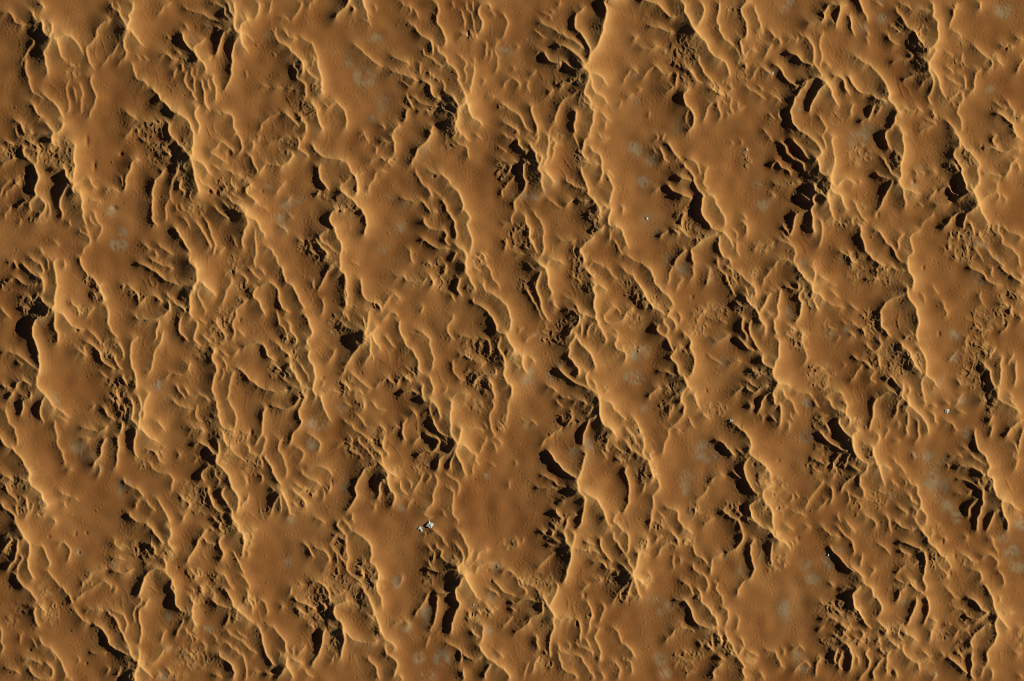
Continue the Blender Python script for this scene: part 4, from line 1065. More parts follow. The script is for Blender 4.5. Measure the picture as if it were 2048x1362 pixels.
[5,9,1.4,537.7,811,553.7,815,569.7,818,585.7,813,595.6,803,599.6,795],
[9,6,1.5,609.6,795,603.6,811,597.6,827,603.6,844.9,591.7,860.9,583.7,872.9,579.7,892.9],
[9,3,1.2,641.6,795,645.6,813,653.6,829,663.5,846.9],
[5,4,615.6,862.9,621.6,872.9,635.6,878.9,640.6,886.9,637.6,898.9,633.6,906.8],
[4,4,583.7,890.9,597.6,896.9,607.6,904.8,605.6,916.8,595.6,926.8],
[5,4,565.7,874.9,557.7,888.9,556.7,900.9,565.7,910.8,569.7,926.8,573.7,940.8,571.7,954.8,567.7,958.8],
[5,8,1.3,533.7,906.8,531.7,918.8,541.7,932.8,547.7,948.8,557.7,964.8,563.7,974.7],
[4,8,535.7,968.8,547.7,978.7,557.7,982.7],
[12,3,563.7,984.7,571.7,1002.7,577.7,1014.7,579.7,1026.7,589.7,1032.7],
[9,3,1.2,559.7,988.7,549.7,1004.7,543.7,1020.7,537.7,1032.7],
[9,3,559.7,990.7,561.7,1010.7,561.7,1030.7],
[5,3,581.7,1000.7,591.7,1010.7,599.6,1016.7],
[8,4,581.7,978.7,595.6,988.7,605.6,996.7,611.6,1010.7,613.6,1020.7],
[6,3,587.7,964.8,605.6,976.7,619.6,978.7],
[4,5,601.6,934.8,607.6,948.8,621.6,958.8,635.6,966.8,645.6,970.8],
[4,4,613.6,940.8,623.6,932.8,641.6,932.8,655.6,940.8,665.5,952.8],
[5,4,1.3,647.6,970.8,659.6,980.7,661.6,962.8],
[4,3,645.6,974.7,647.6,996.7,641.6,1000.7],
[4,3,617.6,986.7,629.6,986.7,639.6,974.7],
[3,2,669.5,894.9,679.5,888.9,689.5,878.9],
[4,3,625.6,1032.7,641.6,1040.7,653.6,1046.6],
[5,5,1.3,681.5,1036.7,673.5,1048.6,681.5,1058.6,685.5,1067],
[5,6,485.8,1056.6,501.8,1060.6,515.8,1058.6],
[5,5,366,1044.7,368,1032.7,374,1026.7],
[4,5,1.3,401.9,1067,409.9,1058.6,421.9,1056.6,431.9,1064.6],
[4,5,1.3,421.9,1028.7,431.9,1040.7,439.9,1048.6],
[5,5,441.9,1040.7,439.9,1056.6,449.8,1067],
[4,4,342,952.8,345,962.8,342,974.7],
[4,4,356,984.7,368,1000.7,377.9,1006.7,374,1022.7],
[3,2,387.9,926.8,393.9,916.8,403.9,914.8],
[3,3,407.9,916.8,419.9,912.8],
[3,3,358,902.8,360,916.8],
[9,10,1.5,843.8,795,849.8,803,859.8,805],
[10,6,861.8,803,873.7,811,877.7,825,881.7,840.9],
[6,5,859.8,807,859.8,821,865.7,834.9],
[6,9,1.5,865.7,832.9,867.7,846.9,877.7,862.9,889.7,870.9,901.7,874.9,913.7,884.9],
[8,11,901.7,795,903.7,813,899.7,830.9,901.7,848.9,901.7,868.9,913.7,884.9],
[5,4,881.7,825,891.7,829,897.7,836.9],
[12,11,921.7,858.9,919.7,872.9,915.7,886.9],
[12,3,917.7,888.9,931.7,892.9,941.6,902.8,953.6,910.8,951.6,922.8,959.6,932.8],
[12,4,1.2,914.7,890.9,911.7,906.8,919.7,920.8,925.7,936.8,933.7,956.8],
[5,3,949.6,922.8,945.6,936.8,945.6,952.8],
[4,4,953.6,908.8,961.6,896.9,969.6,880.9,973.6,870.9],
[9,6,1.3,909.7,890.9,901.7,902.8,887.7,910.8,877.7,918.8,877.7,932.8,869.7,942.8],
[6,6,1.6,913.7,888.9,907.7,906.8,901.7,922.8,897.7,944.8],
[6,9,1.9,845.8,864.9,857.8,870.9,871.7,876.9,877.7,882.9],
[7,5,1.5,877.7,882.9,871.7,896.9,857.8,902.8,839.8,906.8,829.8,910.8],
[5,5,869.7,902.8,879.7,908.8,889.7,908.8],
[5,5,843.8,866.9,835.8,876.9,823.8,886.9],
[4,7,1.2,815.8,832.9,807.8,844.9,805.8,858.9,805.8,872.9,811.8,884.9],
[5,5,833.8,836.9,827.8,825,821.8,834.9],
[4,5,710,825,721.9,838.9,729.9,850.9,741.9,854.9,755.9,850.9,767.9,858.9,771.9,866.9],
[4,6,771.9,866.9,763.9,882.9,765.9,894.9,773.9,904.8,775.9,918.8],
[5,5,781.9,860.9,793.8,854.9,803.8,858.9],
[8,4,725.9,795,727.9,813,731.9,821],
[5,3,745.9,801,749.9,813,759.9,819,771.9,821],
[4,3,684,803,694,807,704,817],
[4,4,702,844.9,710,860.9,721.9,866.9,733.9,876.9,745.9,884.9],
[4,5,723.9,868.9,716,878.9,719.9,888.9,733.9,898.9,743.9,912.8,751.9,924.8],
[4,8,743.9,884.9,749.9,898.9,759.9,906.8,763.9,922.8,771.9,936.8],
[4,4,757.9,870.9,761.9,880.9,757.9,890.9],
[12,8,1.5,759.9,928.8,769.9,936.8,775.9,944.8],
[8,6,1.4,759.9,928.8,745.9,930.8,731.9,936.8,721.9,950.8,714,964.8,710,978.7,712,994.7,702,1010.7,692,1024.7],
[12,4,1.2,775.9,946.8,775.9,964.8,779.9,980.7,788.9,988.7,787.9,1004.7,783.9,1018.7],
[9,5,1.6,771.9,956.8,761.9,962.8,757.9,978.7,757.9,994.7,751.9,1002.7],
[9,4,779.9,946.8,791.8,952.8,801.8,956.8],
[5,4,801.8,958.8,799.8,972.8,805.8,982.7,815.8,990.7],
[5,3,813.8,958.8,821.8,966.8,825.8,982.7],
[4,2,825.8,996.7,817.8,1008.7,813.8,1020.7],
[4,4,847.8,942.8,841.8,956.8,831.8,972.8,827.8,986.7],
[4,4,857.8,942.8,859.8,952.8,855.8,960.8,847.8,962.8],
[4,5,867.7,942.8,873.7,956.8,873.7,968.8,865.7,988.7,866.7,998.7,859.8,1012.7,847.8,1024.7],
[3,3,843.8,1022.7,853.8,1032.7,865.7,1034.7],
[4,3,887.7,942.8,901.7,954.8,913.7,962.8,917.7,976.7,913.7,994.7],
[4,4,893.7,974.7,905.7,984.7,906.7,996.7,905.7,1012.7,905.7,1026.7,913.7,1038.7,913.7,1048.6],
[3,2,883.7,1018.7,889.7,1030.7,897.7,1038.7],
[4,3,913.7,1054.6,921.7,1067],
[5,4,1.2,983.6,795,987.6,813,979.6,830.9,979.6,844.9,985.6,864.9,989.6,878.9],
[4,3,989.6,874.9,1001.6,884.9,999.6,894.9],
[4,3,987.6,880.9,989.6,892.9,995.6,906.8],
[4,4,1021.5,795,1015.5,813,1013.5,832.9,1011.5,848.9],
[4,3,995.6,842.9,1003.6,850.9,1007.5,868.9],
[3,3,963.6,856.9,969.6,848.9,979.6,862.9],
[5,4,925.7,858.9,941.6,856.9,961.6,858.9,967.6,866.9],
[5,4,684,1038.7,694,1048.6,702,1060.6,710,1067],
[5,4,1.2,704,1024.7,704,1036.7,710,1046.6],
[3,3,696,866.9,704,882.9,692,888.9],
[3,3,692,900.9,710,904.8,721.9,914.8,731.9,916.8],
[3,3,684,834.9,696,846.9,710,850.9],
[2,2,1017.5,960.8,1019.5,978.7],
[2,2,1031.5,918.8,1033.5,930.8],
[2,2,977.6,922.8,991.6,934.8],
[4,3,751.9,1004.7,747.9,1024.7],
[4,4,857.8,1058.6,869.7,1062.6,879.7,1067],
[12,12,1.2,1195.8,795,1198.8,811,1199.8,830.9,1205.7,844.9,1217.7,856.9,1225.7,862.9],
[12,3,1225.7,862.9,1231.7,870.9,1237.7,876.9],
[9,4,1207.7,801,1219.7,805,1229.7,819,1241.7,830.9,1255.7,842.9],
[5,4,1263.7,830.9,1271.7,842.9,1279.6,858.9,1285.6,870.9],
[5,9,1.2,1285.6,870.9,1287.6,884.9,1285.6,900.9,1287.6,912.8,1295.6,920.8],
[7,5,1.9,1195.8,829,1179.8,838.9,1173.8,850.9,1167.8,866.9,1164.8,882.9,1167.8,894.9],
[5,8,1.5,1151.8,842.9,1165.8,840.9,1183.8,836.9,1197.8,827],
[6,5,1185.8,807,1181.8,819,1169.8,832.9],
[5,5,1.3,1135.8,825,1143.8,832.9,1139.8,842.9,1127.9,852.9],
[4,4,1127.9,852.9,1111.9,862.9,1097.9,872.9,1085.9,882.9,1079.9,894.9],
[4,5,1137.8,840.9,1145.8,846.9,1153.8,842.9],
[5,6,1141.8,805,1155.8,801,1167.8,803,1175.8,813],
[7,10,1.9,1091.9,896.9,1101.9,908.8,1109.9,920.8,1121.9,934.8,1135.8,946.8,1153.8,956.8,1157.8,956.8],
[6,10,1.2,1167.8,896.9,1169.8,914.8,1163.8,934.8,1159.8,950.8,1154.8,962.8,1155.8,980.7],
[11,12,1155.8,980.7,1163.8,988.7,1169.8,1000.7],
[7,7,1.5,1137.8,972.8,1147.8,978.7,1155.8,983.7],
[11,9,1173.8,988.7,1185.8,994.7,1197.8,1006.7,1205.7,1020.7,1211.7,1034.7],
[9,4,1211.7,1034.7,1213.7,1046.6,1221.7,1052.6,1229.7,1054.6],
[9,5,1.5,1169.8,1000.7,1167.8,1016.7,1163.8,1030.7,1161.8,1046.6,1149.8,1060.6],
[6,4,1.5,1159.8,1030.7,1147.8,1028.7,1137.8,1032.7,1131.9,1048.6,1127.9,1067],
[6,6,1.6,1255.7,928.8,1249.7,940.8,1253.7,954.8,1257.7,970.8,1257.7,990.7,1255.7,1006.7,1249.7,1020.7,1241.7,1026.7],
[5,5,1241.7,1024.7,1231.7,1030.7,1227.7,1042.7,1239.7,1052.6,1249.7,1067],
[9,8,1295.6,922.8,1301.6,934.8,1303.6,950.8,1309.6,962.8],
[6,9,1.1,1255.7,884.9,1261.7,898.9,1273.7,906.8,1287.6,916.8],
[4,4,1247.7,874.9,1255.7,888.9,1257.7,900.9],
[4,4,1251.7,856.9,1265.7,872.9,1271.7,884.9,1279.6,894.9,1285.6,902.8],
[4,4,1245.7,850.9,1259.7,864.9,1267.7,874.9],
[9,4,1301.6,918.8,1299.6,908.8,1309.6,902.8],
[5,4,1323.6,912.8,1327.6,898.9,1329.6,884.9,1337.6,874.9,1335.6,860.9,1345.6,854.9],
[6,4,1.3,1363.5,795,1361.5,803,1369.5,815,1367.5,827,1359.5,838.9,1349.5,848.9,1337.6,856.9],
[6,4,1349.5,805,1341.6,821,1337.6,836.9],
[6,4,1313.6,950.8,1317.6,964.8,1315.6,980.7,1305.6,990.7,1307.6,1006.7,1303.6,1024.7,1301.6,1040.7,1293.6,1054.6],
[4,4,1291.6,958.8,1287.6,976.7,1283.6,990.7],
[5,5,1.2,1325.6,1014.7,1339.6,1016.7,1353.5,1022.7,1357.5,1038.7,1365.5,1052.6,1376.1,1062.6],
[3,3,1309.6,1020.7,1303.6,1034.7,1297.6,1052.6,1297.6,1067],
[3,3,1313.6,1026.7,1321.6,1028.7,1329.6,1036.7],
[4,4,1.4,1075.9,950.8,1089.9,952.8,1105.9,960.8,1121.9,972.8,1137.8,974.7],
[4,4,1.4,1067.9,972.8,1085.9,976.7,1105.9,976.7,1117.9,978.7],
[5,6,1129.9,1010.7,1125.9,1000.7,1137.8,994.7,1153.8,988.7,1165.8,992.7],
[6,5,1.2,1115.9,1014.7,1111.9,1022.7,1117.9,1032.7,1131.9,1040.7],
[5,4,1103.9,1042.7,1109.9,1052.6,1107.9,1064.6],
[4,4,1073.9,1067,1083.9,1062.6,1095.9,1060.6],
[3,3,1042,838.9,1050,842.9,1063.9,842.9,1073.9,852.9],
[3,3,1201.8,892.9,1205.7,906.8,1215.7,920.8],
[4,4,1221.7,868.9,1215.7,882.9,1211.7,894.9,1217.7,904.8],
[4,4,1227.7,886.9,1235.7,898.9,1251.7,906.8],
[4,4,1231.7,908.8,1237.7,918.8,1251.7,918.8],
[3,3,1345.6,854.9,1357.5,860.9,1365.5,864.9],
[3,3,1113.9,795,1115.9,807,1125.9,817],
[5,4,1.4,1139.8,819,1145.8,829],
[4,4,1363.5,1054.6,1369.5,1067],
[9,3,1390,795,1396,809,1401.9,821],
[6,4,1.3,1364,807,1370,815,1366,830.9],
[4,3,1378,834.9,1382,848.9,1390,856.9],
[4,4,1405.9,823,1407.9,832.9,1419.9,838.9],
[8,5,1.9,1535.8,791,1525.8,799,1519.8,815,1513.8,829],
[6,6,1.3,1503.8,807,1501.8,817],
[9,5,1.3,1547.7,795,1549.7,805,1559.7,811,1561.7,827,1559.7,842.9,1559.7,856.9],
[5,4,1.3,1537.8,829,1547.7,836.9,1555.7,848.9],
[4,3,1523.8,844.9,1525.8,832.9,1533.8,827],
[6,4,1573.7,795,1585.7,807,1589.7,819,1597.7,830.9],
[4,3,1577.7,823,1581.7,834.9,1587.7,842.9],
[5,3,1573.7,840.9,1577.7,852.9,1578.7,864.9],
[6,9,1.2,1459.9,844.9,1473.8,852.9,1487.8,862.9,1497.8,874.9,1501.8,886.9,1501.8,894.9],
[5,8,1.8,1425.9,878.9,1439.9,882.9,1451.9,892.9,1461.9,904.8,1471.8,912.8],
[9,9,1.1,1499.8,894.9,1499.8,908.8,1511.8,916.8,1521.8,924.8,1533.8,934.8],
[8,6,1533.8,932.8,1539.8,948.8,1541.8,962.8],
[4,6,1.4,1465.9,900.9,1475.8,900.9,1485.8,906.8,1493.8,906.8,1497.8,896.9],
[7,8,1.5,1503.8,912.8,1491.8,922.8,1487.8,936.8,1491.8,954.8,1499.8,970.8,1509.8,984.7,1523.8,989.7],
[8,10,1543.7,970.8,1529.8,976.7,1525.8,988.7,1527.8,1000.7,1533.8,1008.7],
[9,8,1533.8,1006.7,1541.8,1016.7,1544.7,1032.7,1545.7,1048.6,1547.7,1062.6],
[7,7,1.3,1525.8,994.7,1511.8,1000.7,1499.8,1012.7,1501.8,1028.7,1509.8,1042.7,1523.8,1052.6],
[6,7,1481.8,1032.7,1495.8,1038.7,1511.8,1044.7,1523.8,1054.6,1539.8,1058.6,1547.7,1064.6],
[6,6,1.4,1485.8,1038.7,1477.8,1042.7,1481.8,1056.6,1485.8,1067],
[6,7,1.7,1439.9,1030.7,1449.9,1026.7,1459.9,1030.7,1469.9,1038.7,1481.8,1038.7],
[4,5,1.5,1459.9,948.8,1469.9,946.8,1479.8,954.8,1489.8,954.8],
[4,4,1417.9,966.8,1425.9,956.8,1441.9,948.8,1449.9,954.8],
[3,4,1417.9,968.8,1411.9,980.7,1405.9,988.7,1392,1002.7],
[5,5,1477.8,1024.7,1483.8,1032.7],
[3,3,1390,1014.7,1390,1032.7],
[4,4,1403.9,1052.6,1415.9,1042.7,1429.9,1034.7],
[4,8,1364,1048.6,1376,1060.6,1384,1067],
[5,9,1645.6,795,1657.6,801,1665.6,813,1673.6,821,1685.5,823,1691.5,829],
[7,7,1687.5,795,1693.5,811,1691.5,827,1697.5,838.9,1695.5,854.9],
[7,10,1.6,1681.6,830.9,1675.6,842.9,1681.6,854.9,1691.5,866.9,1703.5,872.9],
[6,7,1.7,1631.6,864.9,1643.6,868.9,1651.6,878.9,1665.6,888.9,1677.6,896.9,1689.5,900.9,1701.5,896.9],
[10,11,1714.1,860.9,1705.5,870.9,1703.5,884.9,1707.5,900.9,1714.1,912.8],
[7,4,1.6,1703.5,902.8,1695.5,914.8,1689.5,930.8,1691.5,940.8],
[5,4,1.5,1683.6,902.8,1673.6,916.8,1665.6,926.8,1663.6,942.8],
[5,5,1.4,1625.6,916.8,1637.6,922.8,1649.6,926.8,1663.6,927.8],
[4,3,1623.6,932.8,1635.6,942.8,1643.6,944.8],
[6,5,1.5,1714.1,948.8,1703.5,954.8,1691.5,964.8,1683.6,978.7,1683.6,988.7],
[5,4,1691.5,978.7,1697.5,994.7,1695.5,1010.7],
[5,4,1.2,1661.6,968.8,1665.6,984.7,1661.6,1002.7,1657.6,1010.7],
[4,3,1669.6,944.8,1665.6,952.8,1655.6,958.8],
[4,4,1647.6,958.8,1637.6,972.8,1625.6,986.7,1615.6,1004.7,1607.7,1016.7],
[4,4,1.3,1575.7,1004.7,1585.7,994.7,1581.7,986.7],
[3,3,1587.7,986.7,1599.7,996.7],
[4,4,1633.6,1020.7,1645.6,1008.7,1659.6,994.7],
[3,3,1563.7,1020.7,1575.7,1010.7],
[4,4,1581.7,1034.7,1589.7,1026.7,1603.7,1028.7,1611.7,1034.7],
[4,4,1563.7,1048.6,1575.7,1052.6,1587.7,1062.6],
[4,4,1607.7,1046.6,1621.6,1056.6],
[4,4,1641.6,1048.6,1649.6,1060.6,1659.6,1067],
[4,4,1671.6,1048.6,1679.6,1058.6,1687.5,1067],
[4,4,1689.5,1038.7,1701.5,1054.6,1711.5,1067],
[3,3,1675.6,1022.7,1675.6,1036.7,1683.6,1044.7],
[4,4,1625.6,795,1629.6,807,1639.6,817],
[4,4,1657.6,829,1647.6,832.9,1633.6,832.9],
[5,4,1647.6,844.9,1655.6,858.9,1663.6,868.9],
[2,2,1553.7,948.8,1553.7,958.8],
[4,4,1714.1,934.8,1703.5,932.8,1691.5,930.8],
[7,6,1.6,1759.9,795,1747.9,803,1745.9,817,1745.9,832.9,1739.9,846.9,1736.9,864.9],
[8,4,1801.9,795,1793.9,811,1791.9,825,1783.9,838.9],
[9,10,1805.8,795,1813.8,805,1817.8,811],
[9,5,1813.8,795,1819.8,811,1829.8,821,1839.8,830.9,1849.8,840.9,1855.8,856.9,1855.8,872.9],
[5,4,1.2,1807.8,815,1815.8,830.9,1815.8,844.9,1811.8,856.9,1817.8,872.9],
[5,4,1.2,1827.8,832.9,1835.8,842.9,1835.8,858.9,1835.8,874.9,1827.8,888.9],
[6,4,1849.8,795,1849.8,807,1851.8,815],
[5,4,1.2,1857.8,823,1867.8,829,1869.8,840.9,1877.7,848.9],
[4,4,1885.7,844.9,1895.7,842.9,1905.7,848.9,1907.7,856.9,1917.7,864.9],
[4,3,1883.7,803,1895.7,807,1899.7,813],
[4,3,1911.7,815,1919.7,823,1931.7,829],
[4,3,1921.7,795,1913.7,805,1911.7,815],
[7,8,1995.6,795,2005.6,805,2017.6,811,2033.5,819,2043.5,830.9],
[8,5,2017.6,795,2027.5,807,2035.5,817],
[5,5,1953.6,799,1967.6,801,1975.6,805],
[7,4,1.4,1985.6,829,1979.6,842.9,1973.6,848.9],
[7,8,1.8,2048.1,840.9,2035.5,844.9,2021.5,856.9,2013.6,868.9,2007.6,876.9],
[5,4,1.4,1985.6,846.9,1981.6,862.9,1979.6,876.9],
[4,9,1.5,1949.6,854.9,1949.6,874.9,1953.6,890.9,1959.6,902.8,1969.6,910.8,1975.6,922.8,1979.6,932.8],
[9,11,1979.6,932.8,1973.6,942.8,1975.6,952.8,1985.6,960.8,1987.6,974.7,1991.6,990.7,2003.6,1000.7],
[12,4,2003.6,1000.7,2017.6,1004.7,2029.5,1014.7,2041.5,1024.7],
[6,10,1.6,1909.7,934.8,1925.7,932.8,1941.7,934.8,1955.6,940.8,1967.6,948.8],
[5,5,1937.7,906.8,1949.6,916.8,1963.6,926.8,1975.6,932.8],
[4,5,1.7,1907.7,958.8,1923.7,958.8,1937.7,962.8,1949.6,970.8,1963.6,978.7],
[12,6,1.5,2003.6,1002.7,2003.6,1018.7,2009.6,1034.7,2015.6,1050.6,2013.6,1067],
[8,4,1.6,2001.6,1014.7,1987.6,1026.7,1981.6,1040.7,1975.6,1054.6,1965.6,1062.6],
[9,5,1.6,1965.6,982.7,1965.6,1004.7,1959.6,1022.7,1953.6,1040.7,1953.6,1056.6,1947.7,1064.6],
[6,4,1.6,1961.6,994.7,1945.7,1004.7,1935.7,1022.7,1935.7,1038.7],
[5,5,1957.6,954.8,1955.6,966.8,1963.6,974.7,1967.6,982.7],
[5,5,1973.6,954.8,1981.6,966.8,1977.6,980.7,1987.6,986.7],
[4,4,1.2,1943.7,976.7,1935.7,986.7,1919.7,988.7,1907.7,990.7],
[6,4,1.6,2048.1,850.9,2041.5,870.9,2037.5,890.9,2037.5,904.8],
[5,5,2037.5,912.8,2031.5,928.8,2027.5,942.8],
[5,4,2025.5,882.9,2033.5,900.9,2035.5,912.8],
[3,3,2027.5,898.9,2025.5,914.8],
[4,3,1897.7,904.8,1903.7,910.8,1915.7,908.8,1923.7,918.8],
[3,3,1919.7,890.9,1929.7,896.9,1941.7,900.9],
[10,9,1.2,1698,870.9,1705,876.9,1704,892.9,1710,906.8,1720,918.8,1733.9,926.8],
[4,5,1718,892.9,1728,886.9,1737.9,892.9],
[9,11,1745.9,894.9,1745.9,906.8,1751.9,922.8,1757.9,932.8],
[6,5,1757.9,862.9,1755.9,880.9,1749.9,892.9],
[11,3,1757.9,932.8,1761.9,950.8,1766.9,964.8,1768.9,976.7],
[7,4,1763.9,930.8,1775.9,934.8,1783.9,944.8],
[4,3,1781.9,954.8,1787.9,966.8,1799.9,976.7],
[4,4,1785.9,912.8,1793.9,926.8,1805.8,938.8,1811.8,948.8],
[4,6,1.1,1811.8,952.8,1821.8,966.8,1833.8,974.7,1835.8,990.7,1841.8,1006.7,1839.8,1020.7],
[4,4,1809.8,958.8,1813.8,972.8],
[6,5,1815.8,984.7,1823.8,1000.7,1837.8,1010.7],
[8,5,1.3,1751.9,924.8,1735.9,930.8,1732,940.8,1720,952.8,1720,966.8,1726,980.7,1730,996.7],
[7,6,1.3,1698,930.8,1710,936.8,1724,944.8],
[5,4,1825.8,1030.7,1833.8,1046.6,1843.8,1056.6,1849.8,1067],
[5,5,1823.8,1020.7,1837.8,1018.7,1849.8,1026.7,1851.8,1036.7,1849.8,1046.6,1837.8,1048.6],
[4,6,1791.9,1010.7,1801.9,1018.7,1811.8,1024.7,1815.8,1030.7],
[5,6,1.5,1783.9,1044.7,1795.9,1048.6,1805.8,1054.6,1817.8,1058.6,1833.8,1056.6],
[4,4,1724,1022.7,1735.9,1032.7,1747.9,1042.7,1755.9,1058.6],
[4,4,1767.9,1024.7,1775.9,1036.7,1777.9,1052.6,1781.9,1067],
[4,3,1730,1044.7,1732,1036.7,1741.9,1036.7],
[4,4,1698,1052.6,1708,1064.6],
[5,4,1.4,1698,990.7,1710,994.7,1724,1000.7],
[3,3,1779.9,852.9,1771.9,866.9,1765.9,880.9],
[3,3,1797.9,840.9,1795.9,856.9],
[4,3,1.4,1730,848.9,1733.9,862.9],
[3,2,1825.8,904.8,1829.8,918.8],
[3,2,1895.7,926.8,1897.7,938.8],
[3,3,1799.9,880.9,1787.9,880.9],
[4,3,1859.8,807,1873.8,815],
[10,11,34.4,1050,41.2,1061.5,48.1,1075.2],
[10,6,1.2,48.1,1075.2,57.3,1084.4,59.6,1102.7,55,1125.6,59.6,1141.6,71,1162.2],
[5,5,1.2,61.8,1091.2,82.5,1092.4,91.6,1105,98.5,1125.6,98.5,1139.3],
[4,5,1.2,91.6,1134.7,103.1,1150.8,114.5,1166.8,128.3,1180.6,139.7,1194.3,146.6,1212.6],
[5,5,146.6,1212.6,155.7,1228.7,169.5,1242.4,183.2,1247],
[6,8,1.6,183.2,1247,199.3,1253.8,210.7,1267.6,217.6,1283.6,229,1295.1,254.2,1308.8,263.4,1311.1],
[9,6,1.6,22.9,1079.8,11.5,1093.5,4.6,1105],
[9,6,1.4,36.6,1082.1,34.4,1098.1,32.1,1111.8,20.6,1130.2,13.7,1141.6],
[6,5,34.4,1109.6,45.8,1114.1,38.9,1127.9,32.1,1146.2],
[5,7,1.2,34.4,1141.6,34.4,1155.4,48.1,1173.7,61.8,1185.1,71,1196.6,75.6,1208],
[8,4,75.6,1208,87,1219.5,96.2,1230.9],
[8,5,1.3,73.3,1208,68.7,1226.4,73.3,1244.7,80.2,1258.4],
[4,5,77.9,1269.9,84.7,1288.2,100.8,1295.1,109.9,1308.8,121.4,1322.6,128.3,1338.6,132.8,1350,131.7,1362],
[4,4,1.2,112.2,1093.5,123.7,1084.4,132.8,1088.9,140.9,1100.4,137.4,1118.7,132.8,1127.9],
[4,4,2.3,1249.3,3.4,1267.6,2.3,1281.3,5.7,1297.4,0,1311.1],
[3,3,43.5,1263,41.2,1279,36.6,1288.2],
[4,4,162.6,1180.6,167.2,1164.5,183.2,1148.5,206.1,1137,215.3,1139.3],
[4,4,151.2,1205.7,164.9,1187.4,183.2,1178.3,197,1166.8,208.4,1162.2,219.9,1171.4,219.9,1182.8],
[5,5,1.6,219.9,1116.4,235.9,1116.4,249.7,1118.7],
[5,5,1.4,219.9,1141.6,235.9,1143.9,251.9,1146.2,268,1137],
[4,4,233.6,1171.4,229,1187.4],
[4,4,229,1075.2,229,1086.6,242.8,1100.4],
[6,9,1.2,288.6,1050,304.6,1059.2,311.5,1070.6,325.2,1084.4],
[8,8,341.3,1050,341.3,1068.3,336.7,1086.6,350,1105],
[9,9,1.5,327.5,1139.3,309.2,1137,295.5,1146.2,286.3,1164.5,279.4,1187.4],
[7,9,1.2,325.2,1111.8,332.1,1125.6,332.1,1143.9,341.3,1157.7,350,1178.3],
[6,5,1.3,297.8,1196.6,290.9,1210.3,279.4,1221.8,278.3,1240.1,282.9,1256.1,281.7,1274.5,277.1,1290.5],
[5,4,279.4,1189.7,284,1201.2,270.3,1214.9,268,1233.2,272.6,1249.3],
[4,6,1.2,169.5,1228.7,178.7,1219.5,197,1219.5,208.4,1219.5],
[5,6,1.2,208.4,1219.5,224.5,1230.9,233.6,1244.7,240.5,1260.7,251.9,1279,258.8,1297.4],
[4,4,215.3,1217.2,233.6,1224.1,249.7,1233.2,254.2,1249.3,249.7,1265.3,245.1,1269.9],
[6,10,277.1,1290.5,279.4,1306.5,277.1,1322.6],
[10,10,258.8,1299.7,265.7,1315.7,277.1,1324.9,270.3,1345.5,270.3,1362],
[5,4,254.2,1338.6,258.8,1324.9,265.7,1322.6],
[9,4,279.4,1331.7,295.5,1345.5,306.9,1356.9],
[4,4,1.2,332.1,1258.4,325.2,1269.9,320.7,1290.5],
[5,4,341.3,1292.8,329.8,1297.4,320.7,1311.1,309.2,1324.9,290.9,1327.1],
[5,5,1.3,43.5,1322.6,59.6,1318,73.3,1322.6,87,1329.4],
[5,5,1.3,57.3,1329.4,61.8,1343.2,73.3,1354.6,91.6,1358.1,103.1,1352.3,106.5,1340.9,96.2,1329.4,87,1328.3],
[4,5,1.2,9.2,1336.3,25.2,1338.6,41.2,1350],
[4,4,98.5,1295.1,107.7,1311.1,114.5,1324.9],
[3,2,151.2,1320.3,158,1318,160.3,1327.1],
[3,3,61.8,1272.2,71,1290.5,80.2,1297.4],
[4,4,80.2,1279,87,1292.8],
[3,3,1.5,176.4,1304.2,194.7,1306.5,217.6,1304.2],
[3,3,215.3,1345.5,219.9,1334],
[4,4,229,1356.9,240.5,1340.9,240.5,1329.4],
[4,4,91.6,1362,105.4,1356.9],
[4,4,132.8,1362,137.4,1354.6,146.6,1362],
[5,4,334.4,1336.3,341.3,1345.5,350,1345.5],
[4,4,311.5,1354.6,323,1345.5],
[6,6,295.5,1088.9,306.9,1095.8,311.5,1109.6],
[7,7,1.5,418.6,1057.3,407.4,1066.3,398.3,1077.5,391.6,1095.6,378.1,1115.9,369,1129.4],
[5,5,1.4,407.4,1070.8,411.9,1082,423.1,1087.7,436.7,1084.3],
[6,7,1.3,450.2,1068.5,438.9,1079.8,441.2,1095.6,447.9,1109.1,436.7,1122.6],
[9,10,472.7,1055,481.7,1064,488.5,1068.5],
[9,4,1.1,486.2,1066.3,488.5,1082,486.2,1100.1,481.7,1118.1],
[4,4,499.8,1059.5,504.3,1073,497.5,1084.3],
[4,3,495.3,1077.5,502,1086.6,490.7,1100.1],
[4,3,493,1097.8,497.5,1109.1,488.5,1120.4],
[4,5,1.2,466,1100.1,472.7,1115.9,479.5,1129.4,486.2,1142.9,488.5,1154.2],
[5,6,477.2,1145.2,488.5,1156.4,497.5,1169.9,497.5,1181.2],
[5,5,429.9,1145.2,443.4,1147.4,452.4,1154.2,456.9,1167.7,468.2,1181.2],
[8,9,1.4,342,1151.9,346.5,1160.9,342,1174.5,349.9,1185.7,351,1203.7,355.5,1215,366.8,1224,382.6,1224],
[5,9,380.3,1185.7,384.8,1203.7,384.8,1217.3,384.8,1233],
[8,4,384.8,1228.5,387.1,1242.1,396.1,1255.6],
[5,4,1.3,366.8,1233,364.5,1246.6,355.5,1260.1,351,1275.9],
[5,3,371.3,1251.1,373.6,1264.6,382.6,1273.6,382.6,1287.1],
[4,5,378.1,1131.6,387.1,1147.4,400.6,1154.2],
[4,4,371.3,1174.5,384.8,1181.2,387.1,1190.2],
[4,4,398.3,1165.4,402.9,1179,398.3,1190.2],
[5,11,1.2,445.7,1172.2,456.9,1188,463.7,1201.5,466,1212.8,475,1217.3],
[9,8,1.4,427.6,1203.7,438.9,1210.5,454.7,1215,468.2,1215],
